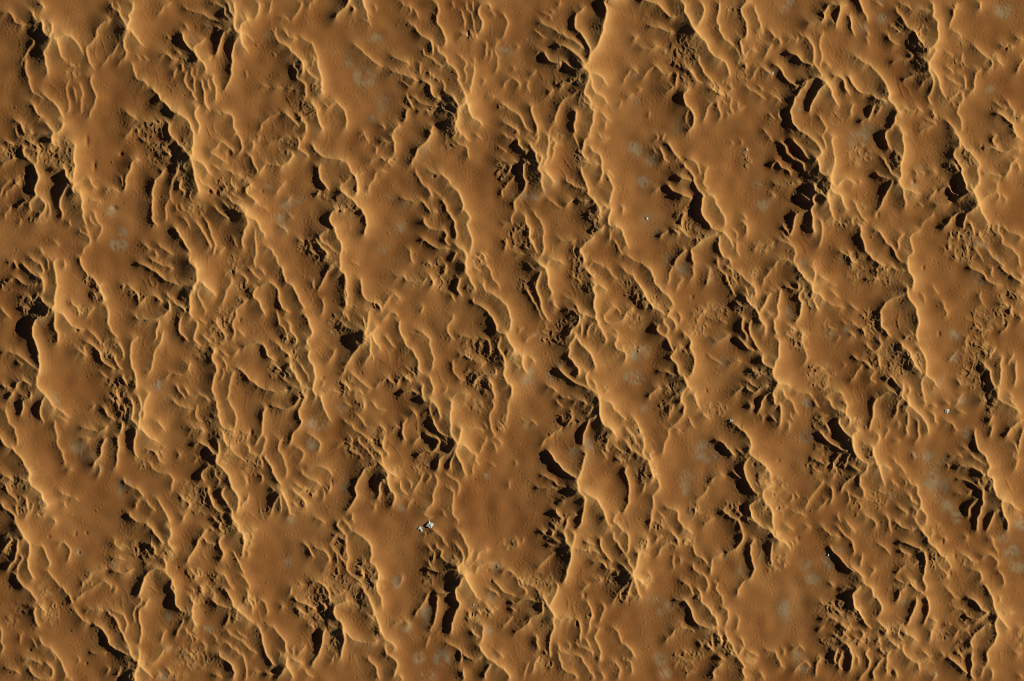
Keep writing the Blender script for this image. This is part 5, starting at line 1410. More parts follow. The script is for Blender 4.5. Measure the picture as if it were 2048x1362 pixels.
[11,6,472.7,1217.3,486.2,1228.5,499.8,1239.8,508.8,1246.6],
[7,5,1.2,475,1219.5,472.7,1235.3,477.2,1244.3],
[6,4,1.3,459.2,1219.5,456.9,1237.6,447.9,1253.3],
[5,5,493,1172.2,495.3,1188,497.5,1201.5,504.3,1212.8,504.3,1228.5],
[4,4,497.5,1190.2,508.8,1203.7,511,1217.3],
[5,7,1.2,508.8,1246.6,520,1260.1,524.6,1275.9,526.8,1289.4,531.3,1305.2,540.3,1320.9,553.9,1334.5],
[4,4,1.3,513.3,1210.5,520,1199.2,529.1,1203.7,533.6,1219.5,533.6,1233],
[4,7,1.1,529.1,1248.8,547.1,1255.6,558.4,1269.1,569.6,1282.6,571.9,1296.2,576.4,1309.7],
[8,9,1.6,553.9,1334.5,565.1,1339,571.9,1334.5],
[8,11,576.4,1309.7,571.9,1323.2,574.1,1334.5],
[10,4,574.1,1334.5,583.2,1348,589.9,1362],
[10,4,1.4,569.6,1339,558.4,1352.5,551.6,1362],
[8,5,580.9,1318.7,596.7,1323.2,610.2,1332.2],
[4,4,587.7,1314.2,585.4,1298.4,592.2,1289.4],
[5,4,1.2,592.2,1311.9,605.7,1298.4,612.5,1289.4],
[8,6,1.6,653,1255.6,646.3,1269.1,644,1287.1,639.5,1302.9,630.5,1318.7,621.5,1334.5],
[9,11,1.4,692,1201.5,673.3,1210.5,666.5,1221.8,671.1,1233,682.3,1246.6,686.8,1262.3],
[10,6,1.2,686.8,1260.1,689.1,1280.4,684.6,1298.4,680.1,1320.9],
[5,5,655.3,1251.1,668.8,1255.6,682.3,1255.6],
[4,4,427.6,1278.1,438.9,1287.1,452.4,1284.9,466,1296.2,481.7,1309.7,490.7,1327.7,493,1345.7,490.7,1362],
[6,7,1.4,438.9,1300.7,438.9,1311.9,452.4,1320.9,466,1334.5,468.2,1348,468.2,1362],
[4,4,454.7,1257.8,463.7,1271.4,477.2,1278.1,488.5,1284.9,497.5,1296.2,508.8,1305.2,517.8,1307.4],
[3,3,470.5,1257.8,481.7,1269.1,493,1280.4],
[3,3,425.4,1269.1,436.7,1280.4],
[5,5,1.5,423.1,1348,434.4,1350.2,443.4,1357],
[4,5,1.2,598.9,1088.8,614.7,1091.1,619.2,1104.6,630.5,1115.9],
[5,5,626,1088.8,637.2,1097.8,650.8,1102.3,657.5,1115.9,659.8,1129.4],
[4,4,659.8,1088.8,664.3,1097.8,673.3,1106.8,675.6,1122.6,671.1,1131.6],
[5,4,677.8,1106.8,684.6,1120.4,692,1127.1],
[6,5,677.8,1055,686.8,1066.3,692,1068.5],
[5,4,680.1,1064,668.8,1075.3,659.8,1086.6],
[4,4,578.6,1197,583.2,1174.5,596.7,1172.2,610.2,1169.9],
[5,5,1.4,617,1167.7,630.5,1163.2,646.3,1169.9,655.3,1181.2,659.8,1199.2,662,1210.5],
[5,5,1.3,635,1199.2,648.5,1210.5,659.8,1219.5],
[5,5,1.2,589.9,1210.5,601.2,1224,612.5,1228.5],
[5,5,1.3,585.4,1190.2,598.9,1203.7,617,1210.5,632.7,1221.8],
[5,5,664.3,1176.7,673.3,1188,692,1181.2],
[4,4,1.3,562.9,1210.5,567.4,1217.3],
[3,3,369,1296.2,375.8,1307.4,387.1,1311.9],
[3,3,402.9,1282.6,414.1,1293.9],
[3,3,387.1,1269.1,396.1,1280.4],
[5,5,1.4,526.8,1345.7,540.3,1348,549.3,1350.2],
[4,4,499.8,1354.8,508.8,1343.5,522.3,1343.5],
[5,5,610.2,1334.5,614.7,1345.7,626,1357],
[5,4,562.9,1300.7,560.6,1311.9,567.4,1316.4],
[4,4,612.5,1253.3,623.7,1251.1,630.5,1260.1],
[4,4,662,1307.4,664.3,1320.9,671.1,1305.2,675.6,1320.9],
[4,4,1.1,688.4,1060,692.9,1077.7,692.9,1099.9,696.2,1117.7,692.9,1133.2,699.5,1148.7,712.8,1157.6,726.1,1168.7],
[6,8,1.1,706.2,1060,717.3,1068.9,730.6,1077.7,741.7,1091,743.9,1106.6,741.7,1122.1,752.8,1135.4,757.2,1148.7,752.8,1166.5],
[8,10,726.1,1168.7,728.4,1184.2,737.2,1195.3,743.9,1213,748.3,1226.3],
[9,7,752.8,1166.5,752.8,1179.8,761.6,1193.1,763.8,1208.6,766.1,1219.7],
[6,4,721.7,1133.2,726.1,1146.5,728.4,1159.8],
[5,5,730.6,1113.2,728.4,1124.3,723.9,1133.2],
[8,6,1.2,748.3,1226.3,755,1241.9,759.4,1257.4,763.8,1268.5,772.7,1279.6],
[7,6,732.8,1224.1,741.7,1235.2,752.8,1246.3],
[7,7,1.2,684,1246.3,690.7,1261.8,699.5,1272.9,715,1281.8,732.8,1285.1,748.3,1284,761.6,1279.6],
[5,4,690.7,1264,689.5,1281.8,686.2,1295.1],
[9,5,772.7,1279.6,783.8,1286.2,790.5,1297.3,788.2,1301.7],
[6,6,1.4,772.7,1281.8,769.4,1292.9,772.7,1306.2,783.8,1315,792.7,1321.7,792.7,1335,788.2,1352.7,792.7,1357.2],
[6,5,792.7,1357.2,801.5,1352.7,803.8,1362.1],
[4,5,1.2,735,1308.4,739.4,1321.7,750.5,1332.8,755,1348.3,759.4,1362.1],
[5,4,723.9,1284,706.2,1277.3],
[3,4,859.2,1060,872.5,1066.7,883.6,1075.5,888,1084.4,899.1,1095.5],
[4,11,1.1,905.8,1084.4,916.9,1095.5,925.7,1108.8,925.7,1119.9,914.6,1135.4],
[5,9,1.2,919.1,1060,925.7,1075.5,934.6,1093.3,936.8,1108.8,934.6,1119.9],
[13,13,914.6,1133.2,919.1,1146.5,930.2,1150.9],
[13,4,930.2,1150.9,936.8,1166.5,945.7,1182,954.6,1195.3,965.7,1201.9],
[13,6,1.6,928,1153.1,919.1,1166.5,911.3,1179.8,912.4,1195.3,919.1,1208.6,912.4,1224.1,905.8,1241.9,903.6,1257.4,901.3,1270.7],
[7,5,1.6,865.9,1182,879.2,1185.3,896.9,1185.3,912.4,1177.5],
[6,10,1.6,848.1,1137.6,859.2,1137.6,868.1,1142.1,888,1143.2,899.1,1139.8,916.9,1142.1],
[4,6,1.2,870.3,1082.2,874.7,1095.5,883.6,1102.1,881.4,1113.2,894.7,1122.1,905.8,1131,914.6,1137.6],
[4,4,854.8,1117.7,861.4,1133.2,870.3,1142.1],
[4,4,852.6,1086.6,861.4,1099.9,870.3,1104.4],
[4,4,868.1,1102.1,865.9,1117.7,863.6,1128.8],
[6,4,1.2,952.4,1122.1,956.8,1106.6,967.9,1099.9,981.2,1099.9],
[8,4,936.8,1119.9,941.3,1106.6,947.9,1093.3],
[4,3,939,1133.2,947.9,1124.3],
[6,3,947.9,1146.5,956.8,1133.2,970.1,1128.8,987.8,1126.5],
[5,5,1.5,998.9,1144.3,1014.5,1139.8,1034,1150.9],
[4,4,1.4,979,1157.6,992.3,1166.5,1003.4,1179.8,1016.7,1188.6,1034,1193.1],
[4,4,1.4,972.3,1175.3,985.6,1182,998.9,1193.1],
[5,5,1.5,1016.7,1201.9,1034,1206.4],
[5,4,967.9,1201.9,981.2,1219.7,987.8,1230.8],
[4,3,934.6,1215.2,941.3,1237.4,950.1,1246.3],
[3,3,952.4,1215.2,963.4,1230.8],
[4,3,1.3,1025.5,1230.8,1014.5,1244.1,1001.1,1257.4],
[4,4,1.3,1021.1,1213,1030,1224.1],
[7,7,1.4,939,1255.2,947.9,1266.3,961.2,1277.3],
[7,7,965.7,1244.1,966.8,1261.8,963.4,1279.6,956.8,1286.2],
[8,8,1.2,956.8,1286.2,961.2,1299.5,970.1,1310.6,983.4,1321.7,1001.1,1332.8,1014.5,1348.3,1023.3,1362.1],
[4,5,1.3,888,1281.8,894.7,1288.4,910.2,1292.9,921.3,1301.7,923.5,1312.8,919.1,1328.4],
[5,6,1.5,923.5,1304,936.8,1315,950.1,1318.4,961.2,1315,967.9,1308.4],
[7,5,1.4,985.6,1323.9,976.7,1335,970.1,1348.3,970.1,1362.1],
[7,5,1.4,925.7,1335,925.7,1350.5,930.2,1362.1],
[5,4,1.2,863.6,1182,852.6,1193.1,848.1,1206.4,837,1219.7,828.2,1235.2],
[6,4,1.3,872.5,1186.4,875.8,1201.9,872.5,1219.7,870.3,1237.4,865.9,1250.7,861.4,1266.3],
[3,3,859.2,1268.5,854.8,1284,852.6,1297.3],
[4,4,810.4,1241.9,821.5,1248.5],
[4,3,783.8,1252.9,792.7,1246.3,808.2,1239.6],
[3,3,806,1148.7,803.8,1159.8,799.3,1170.9],
[3,2,854.8,1073.3,848.1,1064.4],
[5,4,996.7,1304,1007.8,1317.3],
[3,2,914.6,1241.9,905.8,1255.2],
[8,11,1.2,1128,1060,1130.2,1077.7,1139.1,1093.3],
[7,9,1148,1060,1148,1077.7,1143.5,1093.3],
[11,9,1.3,1141.3,1093.3,1141.3,1115.4,1136.9,1135.4,1130.2,1159.8],
[4,5,1026,1150.9,1034.9,1155.4,1037.1,1168.7,1050.4,1179.8,1052.6,1193.1],
[4,4,1032.7,1150.9,1048.2,1168.7,1063.7,1170.9,1074.8,1179.8,1081.4,1195.3,1090.3,1201.9],
[6,10,1.2,1114.7,1162,1114.7,1179.8,1110.3,1190.8,1101.4,1206.4],
[11,12,1088.1,1199.7,1097,1213,1105.8,1224.1,1108.1,1233],
[8,4,1.3,1108.1,1233,1106.9,1255.2,1101.4,1272.9,1099.2,1295.1,1099.2,1315],
[10,5,1.2,1085.9,1206.4,1083.7,1224.1,1065.9,1233,1052.6,1248.5,1037.1,1259.6,1026,1270.7],
[5,7,1.5,1026,1206.4,1039.3,1201.9,1054.8,1197.5,1070.4,1201.9,1085.9,1204.2],
[7,6,1108.1,1233,1116.9,1238.5,1132.5,1236.3,1148,1235.2],
[6,5,1.2,1148,1234.1,1156.8,1241.9,1161.3,1257.4,1159.1,1275.1,1163.5,1286.2],
[5,4,1172.4,1197.5,1179,1213,1183.5,1228.6,1179,1246.3,1179,1257.4,1172.4,1268.5],
[4,4,1.2,1203.4,1201.9,1207.9,1215.2,1203.4,1233,1196.8,1248.5],
[4,4,1167.9,1272.9,1176.8,1288.4,1181.2,1299.5],
[5,4,1.2,1201.2,1252.9,1192.3,1266.3,1190.1,1279.6,1199,1295.1,1201.2,1308.4,1199,1326.1],
[4,5,1.2,1216.7,1257.4,1227.8,1257.4,1236.7,1266.3,1241.1,1281.8,1254.4,1292.9,1265.5,1306.2,1272.2,1319.5],
[4,4,1218.9,1319.5,1232.3,1326.1,1238.9,1339.4,1236.7,1362.1],
[4,4,1152.4,1279.6,1154.6,1290.6,1167.9,1297.3,1181.2,1301.7,1185.7,1315],
[4,4,1114.7,1284,1119.1,1299.5,1132.5,1308.4,1150.2,1308.4,1163.5,1317.3,1172.4,1332.8,1183.5,1346.1,1187.9,1362.1],
[4,4,1112.5,1299.5,1119.1,1310.6,1121.4,1328.4,1132.5,1343.9,1148,1348.3,1156.8,1362.1],
[4,4,1199,1339.4,1205.6,1350.5,1210.1,1362.1],
[3,3,1134.7,1284,1143.5,1297.3],
[5,4,1.3,1085.9,1299.5,1092.5,1306.2,1099.2,1310.6],
[4,4,1079.2,1310.6,1068.1,1328.4,1065.9,1350.5],
[3,3,1059.3,1319.5,1050.4,1341.7,1048.2,1357.2],
[4,4,1072.6,1266.3,1072.6,1284,1079.2,1304],
[3,4,1254.4,1315,1263.3,1332.8,1263.3,1350.5],
[5,5,1.2,1199,1073.3,1201.2,1093.3,1212.3,1111,1225.6,1126.5],
[4,6,1.2,1225.6,1060,1227.8,1077.7,1238.9,1091,1247.8,1104.4,1254.4,1113.2],
[5,6,1250,1060,1256.6,1075.5,1256.6,1093.3,1254.4,1111],
[5,13,1252.2,1111,1258.9,1126.5,1265.5,1142.1,1267.7,1155.4],
[4,11,1234.5,1124.3,1247.8,1133.2,1256.6,1142.1,1265.5,1150.9],
[5,6,1.2,1179,1128.8,1192.3,1124.3,1205.6,1126.5,1216.7,1137.6,1230,1137.6],
[5,5,1227.8,1142.1,1232.3,1148.7,1245.6,1146.5,1247.8,1137.6],
[13,4,1.2,1267.7,1155.4,1272.2,1173.1,1276.6,1188.6,1283.3,1201.9],
[9,3,1276.6,1159.8,1287.7,1168.7,1296.6,1179.8],
[6,3,1285.5,1148.7,1296.6,1146.5,1303.2,1157.6],
[9,11,1.2,1276.6,1106.6,1274.4,1124.3,1267.7,1139.8],
[10,4,1.3,1265.5,1159.8,1256.6,1184.2,1250,1204.2],
[8,4,1261.1,1159.8,1247.8,1175.3,1238.9,1184.2,1238.9,1201.9],
[5,4,1238.9,1179.8,1230,1197.5,1221.2,1210.8],
[4,4,1.3,1181.2,1164.2,1167.9,1175.3,1161.3,1182],
[3,3,1.4,1161.3,1190.8,1170.2,1193.1],
[4,4,1181.2,1159.8,1196.8,1159.8,1210.1,1157.6],
[4,5,1148,1099.9,1167.9,1101,1187.9,1102.1,1201.2,1111],
[4,3,1167.9,1084.4,1185.7,1088.8,1196.8,1093.3],
[4,4,1.2,1307.7,1115.4,1316.5,1108.8,1323.2,1095.5,1336.5,1086.6,1347.6,1088.8,1356.5,1097.7],
[5,5,1336.5,1060,1349.8,1071.1,1356.5,1082.2,1356.5,1095.5],
[3,3,1345.4,1104.4,1347.6,1126.5,1345.4,1139.8],
[3,3,1356.5,1113.2,1363.1,1128.8],
[4,7,1.6,1343.1,1197.5,1356.5,1199.7,1369.8,1201.9,1380.8,1213],
[4,5,1.2,1329.8,1286.2,1338.7,1272.9,1352,1259.6,1363.1,1255.2,1374.2,1259.6],
[4,4,1.2,1358.7,1159.8,1367.5,1166.5,1376,1170.9],
[3,3,1363.1,1312.8,1369.8,1306.2,1376,1306.2],
[2,2,1349.8,1332.8,1356.5,1321.7],
[5,4,1.2,1327.6,1073.3,1316.5,1073.3,1307.7,1088.8],
[5,4,1292.1,1068.9,1294.4,1084.4,1289.9,1099.9],
[5,5,1.4,1090.3,1086.6,1103.6,1091,1114.7,1093.3],
[4,4,1.4,1072.6,1064.4,1083.7,1062.2,1094.8,1073.3],
[6,5,1103.6,1073.3,1112.5,1082.2,1125.8,1086.6],
[7,5,1.3,1108.1,1060,1103.6,1073.3],
[4,3,1070.4,1137.6,1083.7,1126.5,1094.8,1115.4,1114.7,1102.1],
[4,4,1.4,1039.3,1248.5,1050.4,1241.9,1065.9,1228.6],
[4,3,1032.7,1077.7,1037.1,1093.3],
[3,3,1276.6,1082.2,1283.3,1099.9,1276.6,1115.4],
[6,5,1.7,1484.9,1060,1484.9,1077.7,1474.9,1093.3,1461.6,1102.1,1448.3,1105.5],
[5,4,1448.3,1105.5,1435,1111,1423.9,1119.9,1421.7,1135.4,1422.8,1148.7],
[6,5,1.4,1508.2,1073.3,1501.5,1093.3,1501.5,1111,1505.9,1126.5,1509.3,1139.8,1501.5,1153.1,1488.2,1164.2,1477.1,1177.5,1472.7,1195.3],
[8,6,1.6,1548.1,1080,1542.5,1099.9,1542.5,1117.7,1541.4,1128.8],
[9,12,1541.4,1060,1548.1,1073.3,1559.2,1082.2],
[11,4,1556.9,1080,1570.3,1086.6,1579.1,1097.7,1581.3,1104.4],
[5,3,1576.9,1080,1585.8,1088.8,1585.8,1099.9],
[3,3,1588,1077.7,1594.6,1088.8],
[4,8,1.7,1659,1086.6,1663.4,1099.9,1674.5,1111,1687.8,1126.5,1703.3,1139.8,1714,1146.5],
[4,5,1650.1,1060,1665.6,1071.1,1683.4,1075.5],
[4,5,1.4,1678.9,1060,1692.2,1073.3,1703.3,1084.4,1707.8,1099.9,1706.6,1113.2],
[4,5,1.3,1377.3,1093.3,1386.2,1095.5,1390.6,1108.8,1403.9,1117.7,1412.8,1126.5,1415,1133.2],
[4,3,1364,1084.4,1372.9,1080,1381.7,1082.2],
[5,5,1.2,1421.7,1126.5,1421.7,1144.3,1422.8,1153.1],
[4,5,1.2,1384,1124.3,1390.6,1142.1,1406.1,1150.9,1415,1162,1415,1177.5,1410.6,1186.4],
[4,4,1.2,1435,1159.8,1432.8,1177.5,1441.6,1190.8,1446.1,1204.2,1443.8,1215.2],
[4,5,1364,1164.2,1377.3,1170.9,1381.7,1184.2,1388.4,1193.1],
[5,8,1.2,1388.4,1175.3,1399.5,1184.2,1401.7,1199.7,1412.8,1213,1423.9,1226.3,1432.8,1241.9,1437.2,1257.4],
[6,4,1.3,1439.4,1219.7,1446.1,1215.2,1454.9,1219.7,1456,1235.2,1450.5,1250.7,1446.1,1255.2],
[5,8,1.4,1364,1201.9,1375.1,1206.4,1381.7,1219.7,1386.2,1235.2,1397.3,1248.5,1412.8,1255.2,1432.8,1255.2],
[8,5,1435,1255.2,1437.2,1270.7,1443.8,1281.8,1452.7,1281.8],
[4,8,1448.3,1255.2,1452.7,1272.9,1459.4,1286.2,1468.2,1299.5,1474.9,1315],
[5,6,1452.7,1295.1,1459.4,1306.2,1472.7,1315],
[9,8,1.2,1474.9,1315,1486,1330.6,1486,1343.9,1492.6,1362.1],
[4,3,1.2,1472.7,1230.8,1477.1,1237.4,1474.9,1257.4,1472.7,1266.3],
[4,4,1.4,1472.7,1272.9,1481.5,1277.3,1488.2,1288.4,1488.2,1299.5],
[5,4,1488.2,1299.5,1505.9,1308.4,1519.2,1312.8],
[7,5,1.3,1474.9,1315,1479.3,1304,1488.2,1290.6],
[6,4,1483.8,1326.1,1501.5,1326.1,1517,1321.7],
[4,5,1.2,1528.1,1306.2,1537,1299.5,1550.3,1306.2,1556.9,1319.5,1561.4,1330.6,1570.3,1337.2],
[4,4,1517,1341.7,1523.7,1348.3,1528.1,1362.1],
[4,3,1.2,1581.3,1304,1588,1295.1,1599.1,1292.9,1610.2,1301.7],
[3,3,1.2,1568,1297.3,1568,1310.6],
[4,4,1585.8,1346.1,1596.9,1330.6,1610.2,1323.9,1619,1330.6,1623.5,1337.2],
[5,4,1.2,1641.2,1312.8,1634.6,1323.9,1632.4,1339.4,1630.1,1355],
[9,8,1.3,1714,1177.5,1705.5,1190.8,1705.5,1204.2,1714,1224.1],
[5,7,1.4,1636.8,1237.4,1654.5,1235.2,1667.8,1237.4,1676.7,1246.3],
[4,4,1.3,1650.1,1248.5,1641.2,1255.2,1634.6,1266.3],
[4,5,1.3,1656.7,1270.7,1667.8,1270.7,1676.7,1279.6],
[6,8,1.3,1676.7,1279.6,1692.2,1288.4,1701.1,1299.5],
[7,5,1.4,1676.7,1295.1,1670.1,1308.4,1667.8,1321.7,1678.9,1328.4],
[9,5,1.4,1698.9,1295.1,1703.3,1310.6,1703.3,1330.6,1696.7,1346.1],
[6,5,1.4,1683.4,1299.5,1681.1,1315,1676.7,1332.8,1685.6,1341.7],
[5,5,1696.7,1257.4,1687.8,1264,1694.5,1275.1,1705.5,1277.3],
[6,7,1678.9,1244.1,1690,1255.2,1701.1,1259.6],
[4,4,1661.2,1213,1674.5,1219.7,1683.4,1228.6],
[4,4,1.3,1681.1,1208.6,1694.5,1204.2],
[4,4,1.4,1676.7,1179.8,1692.2,1175.3,1712.2,1175.3],
[4,3,1.4,1659,1166.5,1670.1,1173.1],
[4,4,1639,1197.5,1647.9,1208.6,1663.4,1210.8],
[5,8,1.4,1432.8,1310.6,1443.8,1317.3,1452.7,1319.5],
[8,5,1.4,1446.1,1323.9,1437.2,1332.8,1426.1,1343.9,1428.3,1357.2,1430.5,1362.1],
[4,4,1410.6,1281.8,1419.4,1295.1,1432.8,1304],
[4,4,1423.9,1264,1423.9,1279.6,1428.3,1290.6],
[4,3,1368.4,1257.4,1381.7,1259.6,1392.8,1268.5],
[4,3,1392.8,1281.8,1401.7,1288.4,1401.7,1301.7],
[3,3,1554.7,1108.8,1561.4,1117.7],
[3,3,1537,1135.4,1541.4,1144.3],
[3,3,1548.1,1131,1552.5,1139.8],
[3,2,1568,1119.9,1574.7,1126.5],
[3,3,1570.3,1104.4,1576.9,1111],
[9,12,1.2,1842.2,1060,1853.2,1073.3,1857.7,1086.6,1871,1095.5,1882.1,1111,1890.9,1115.4],
[5,8,1.8,1793.4,1088.8,1802.2,1084.4,1817.8,1088.8,1831.1,1095.5,1848.8,1099.9],
[5,5,1.5,1793.4,1097.7,1806.7,1104.4,1822.2,1111],
[8,5,1.3,1851,1097.7,1848.8,1111,1851,1128.8,1848.8,1144.3,1845.5,1157.6,1851,1173.1,1851,1188.6],
[5,5,1851,1188.6,1855.5,1199.7,1857.7,1208.6],
[6,4,1.3,1871,1064.4,1862.1,1071.1,1864.3,1082.2],
[6,4,1882.1,1073.3,1890.9,1077.7,1893.2,1086.6],
[7,4,1888.7,1115.4,1897.6,1124.3,1902,1142.1],
[4,4,1873.2,1115.4,1877.6,1131,1888.7,1144.3,1895.4,1159.8],
[4,4,1.3,1749,1086.6,1762.3,1091,1773.4,1099.9,1780.1,1108.8],
[7,8,1.2,1698,1128.8,1711.3,1139.8,1724.6,1153.1,1729,1164.2],
[10,5,1.2,1729,1166.5,1740.1,1175.3,1746.8,1190.8,1755.7,1199.7,1763.4,1213,1760.1,1226.3,1753.4,1237.4],
[8,5,1.6,1726.8,1168.7,1715.7,1177.5,1705.8,1188.6,1705.8,1201.9,1713.5,1219.7,1726.8,1237.4,1735.7,1252.9,1744.6,1259.6],
[5,4,1749,1131,1746.8,1144.3,1733.5,1150.9],
[5,4,1.2,1724.6,1104.4,1722.4,1119.9,1720.2,1137.6],
[5,4,1.5,1698,1084.4,1704.7,1088.8,1706.9,1102.1],
[5,4,1.3,1788.9,1150.9,1797.8,1139.8,1813.3,1128.8,1828.8,1126.5,1842.2,1122.1],
[5,5,1788.9,1153.1,1797.8,1162,1811.1,1166.5,1817.8,1159.8,1831.1,1164.2],
[6,5,1.2,1817.8,1162,1826.6,1173.1,1842.2,1184.2,1851,1190.8],
[7,5,1.6,1813.3,1173.1,1802.2,1182,1795.6,1195.3,1790,1206.4],
[7,5,1.7,1833.3,1193.1,1831.1,1208.6,1824.4,1226.3,1817.8,1241.9,1811.1,1255.2],
[7,5,1.7,1846.6,1193.1,1855.5,1201.9,1857.7,1217.5,1853.2,1235.2,1844.4,1252.9],
[8,6,1811.1,1255.2,1811.1,1268.5,1822.2,1272.9,1837.7,1281.8],
[6,6,1857.7,1235.2,1871,1241.9,1875.4,1246.3],
[5,4,1875.4,1246.3,1866.6,1255.2,1862.1,1266.3,1857.7,1286.2],
[5,4,1.3,1857.7,1252.9,1862.1,1266.3,1859.9,1281.8],
[5,6,1808.9,1284,1804.5,1299.5,1811.1,1310.6,1822.2,1319.5,1833.3,1323.9],
[6,4,1833.3,1323.9,1837.7,1335,1837.7,1346.1],
[4,4,1.2,1835.5,1304,1846.6,1304,1857.7,1312.8,1864.3,1310.6],
[4,4,1957.5,1122.1,1946.4,1124.3,1935.3,1115.4,1924.2,1108.8,1919.8,1102.1],
[4,6,1.2,1933.1,1137.6,1944.2,1139.8,1955.3,1142.1,1961.9,1153.1,1964.1,1166.5],
[6,10,1.2,1964.1,1166.5,1975.2,1177.5,1984.1,1195.3,1988.5,1215.2,1995.2,1230.8],
[4,4,1.2,1959.7,1117.7,1970.8,1109.9,1986.3,1113.2,1995.2,1124.3,1993,1137.6],
[4,4,1.2,1993,1137.6,2001.8,1148.7,2007.4,1162,2006.3,1175.3],
[3,3,1.2,1968.6,1073.3,1981.9,1084.4,1990.7,1097.7,1995.2,1108.8],
[5,4,1975.2,1073.3,1986.3,1082.2,1988.5,1091],
[5,9,1.8,1928.6,1195.3,1942,1197.5,1953,1204.2,1961.9,1217.5,1973,1224.1],
[4,4,1888.7,1170.9,1902,1186.4,1917.6,1197.5],
[11,5,1997.4,1233,2006.3,1244.1,2015.1,1255.2,2021.8,1259.6],
[11,6,1.5,1995.2,1233,1988.5,1250.7,1993,1266.3,1990.7,1279.6,1979.7,1295.1,1973,1308.4,1975.2,1323.9,1966.4,1337.2],
[6,4,1.2,2001.8,1228.6,2015.1,1224.1,2030.7,1226.3],
[5,7,1.7,1926.4,1226.3,1939.7,1235.2,1953,1237.4,1968.6,1228.6,1979.7,1221.9],
[5,6,1942,1248.5,1959.7,1237.4,1973,1228.6],
[8,7,1.5,1988.5,1248.5,1970.8,1250.7,1955.3,1261.8,1946.4,1272.9,1942,1286.2,1946.4,1299.5],
[6,6,1.5,1944.2,1299.5,1942,1315,1944.2,1332.8,1942,1350.5,1950.8,1362.1],
[5,8,1.7,1890.9,1315,1904.3,1319.5,1915.3,1328.4,1924.2,1339.4,1937.5,1348.3],
[5,4,1904.3,1277.3,1917.6,1259.6,1930.9,1257.4,1942,1246.3],
[4,4,1928.6,1257.4,1939.7,1270.7,1942,1284],
[4,3,1910.9,1215.2,1922,1219.7,1930.9,1221.9],
[4,4,1.2,1902,1224.1,1910.9,1217.5,1922,1219.7],
[5,5,1977.4,1335,1984.1,1346.1,1984.1,1362.1],
[5,4,1.2,1973,1330.6,1964.1,1341.7,1959.7,1359.4],
[4,4,2026.2,1299.5,2037.3,1308.4,2044,1304],
[3,3,2032.9,1348.3,2046.2,1357.2],
[4,4,1999.6,1190.8,1997.4,1206.4],
[4,5,1.3,1720.2,1255.2,1726.8,1268.5,1720.2,1281.8,1729,1284],
[5,5,1.3,1702.4,1268.5,1711.3,1275.1,1720.2,1277.3],
[6,5,1.3,1698,1299.5,1702.4,1315,1702.4,1332.8,1698,1341.7],
[5,4,1706.9,1306.2,1715.7,1317.3,1718,1332.8],
[6,5,1.5,1740.1,1295.1,1731.3,1306.2,1737.9,1321.7,1735.7,1337.2,1724.6,1348.3,1713.5,1362.1],
[5,4,1.3,1757.9,1290.6,1762.3,1301.7,1771.2,1308.4],
[6,5,1.3,1784.5,1297.3,1773.4,1312.8,1773.4,1330.6,1773.4,1352.7],
[6,5,1.5,1771.2,1312.8,1757.9,1323.9,1746.8,1341.7,1744.6,1350.5,1751.2,1362.1],
[5,4,1786.7,1337.2,1793.4,1348.3,1793.4,1362.1],
[6,7,1753.4,1237.4,1762.3,1248.5,1773.4,1261.8,1771.2,1272.9],
[5,5,1760.1,1270.7,1755.7,1281.8,1762.3,1290.6],
[6,6,1777.8,1277.3,1791.1,1290.6,1804.5,1297.3],
[5,5,1797.8,1252.9,1797.8,1270.7,1808.9,1284],
[4,4,1864.3,1362.1,1873.2,1346.1],
[4,4,1.2,1910.9,1299.5,1919.8,1310.6,1924.2,1321.7],
[4,4,1879.9,1301.7,1890.9,1315],
[3,3,1888.7,1250.7,1904.3,1248.5],
[4,4,1935.3,1068.9,1933.1,1080],
[4,4,2048,1252.9,2032.9,1259.6],
]
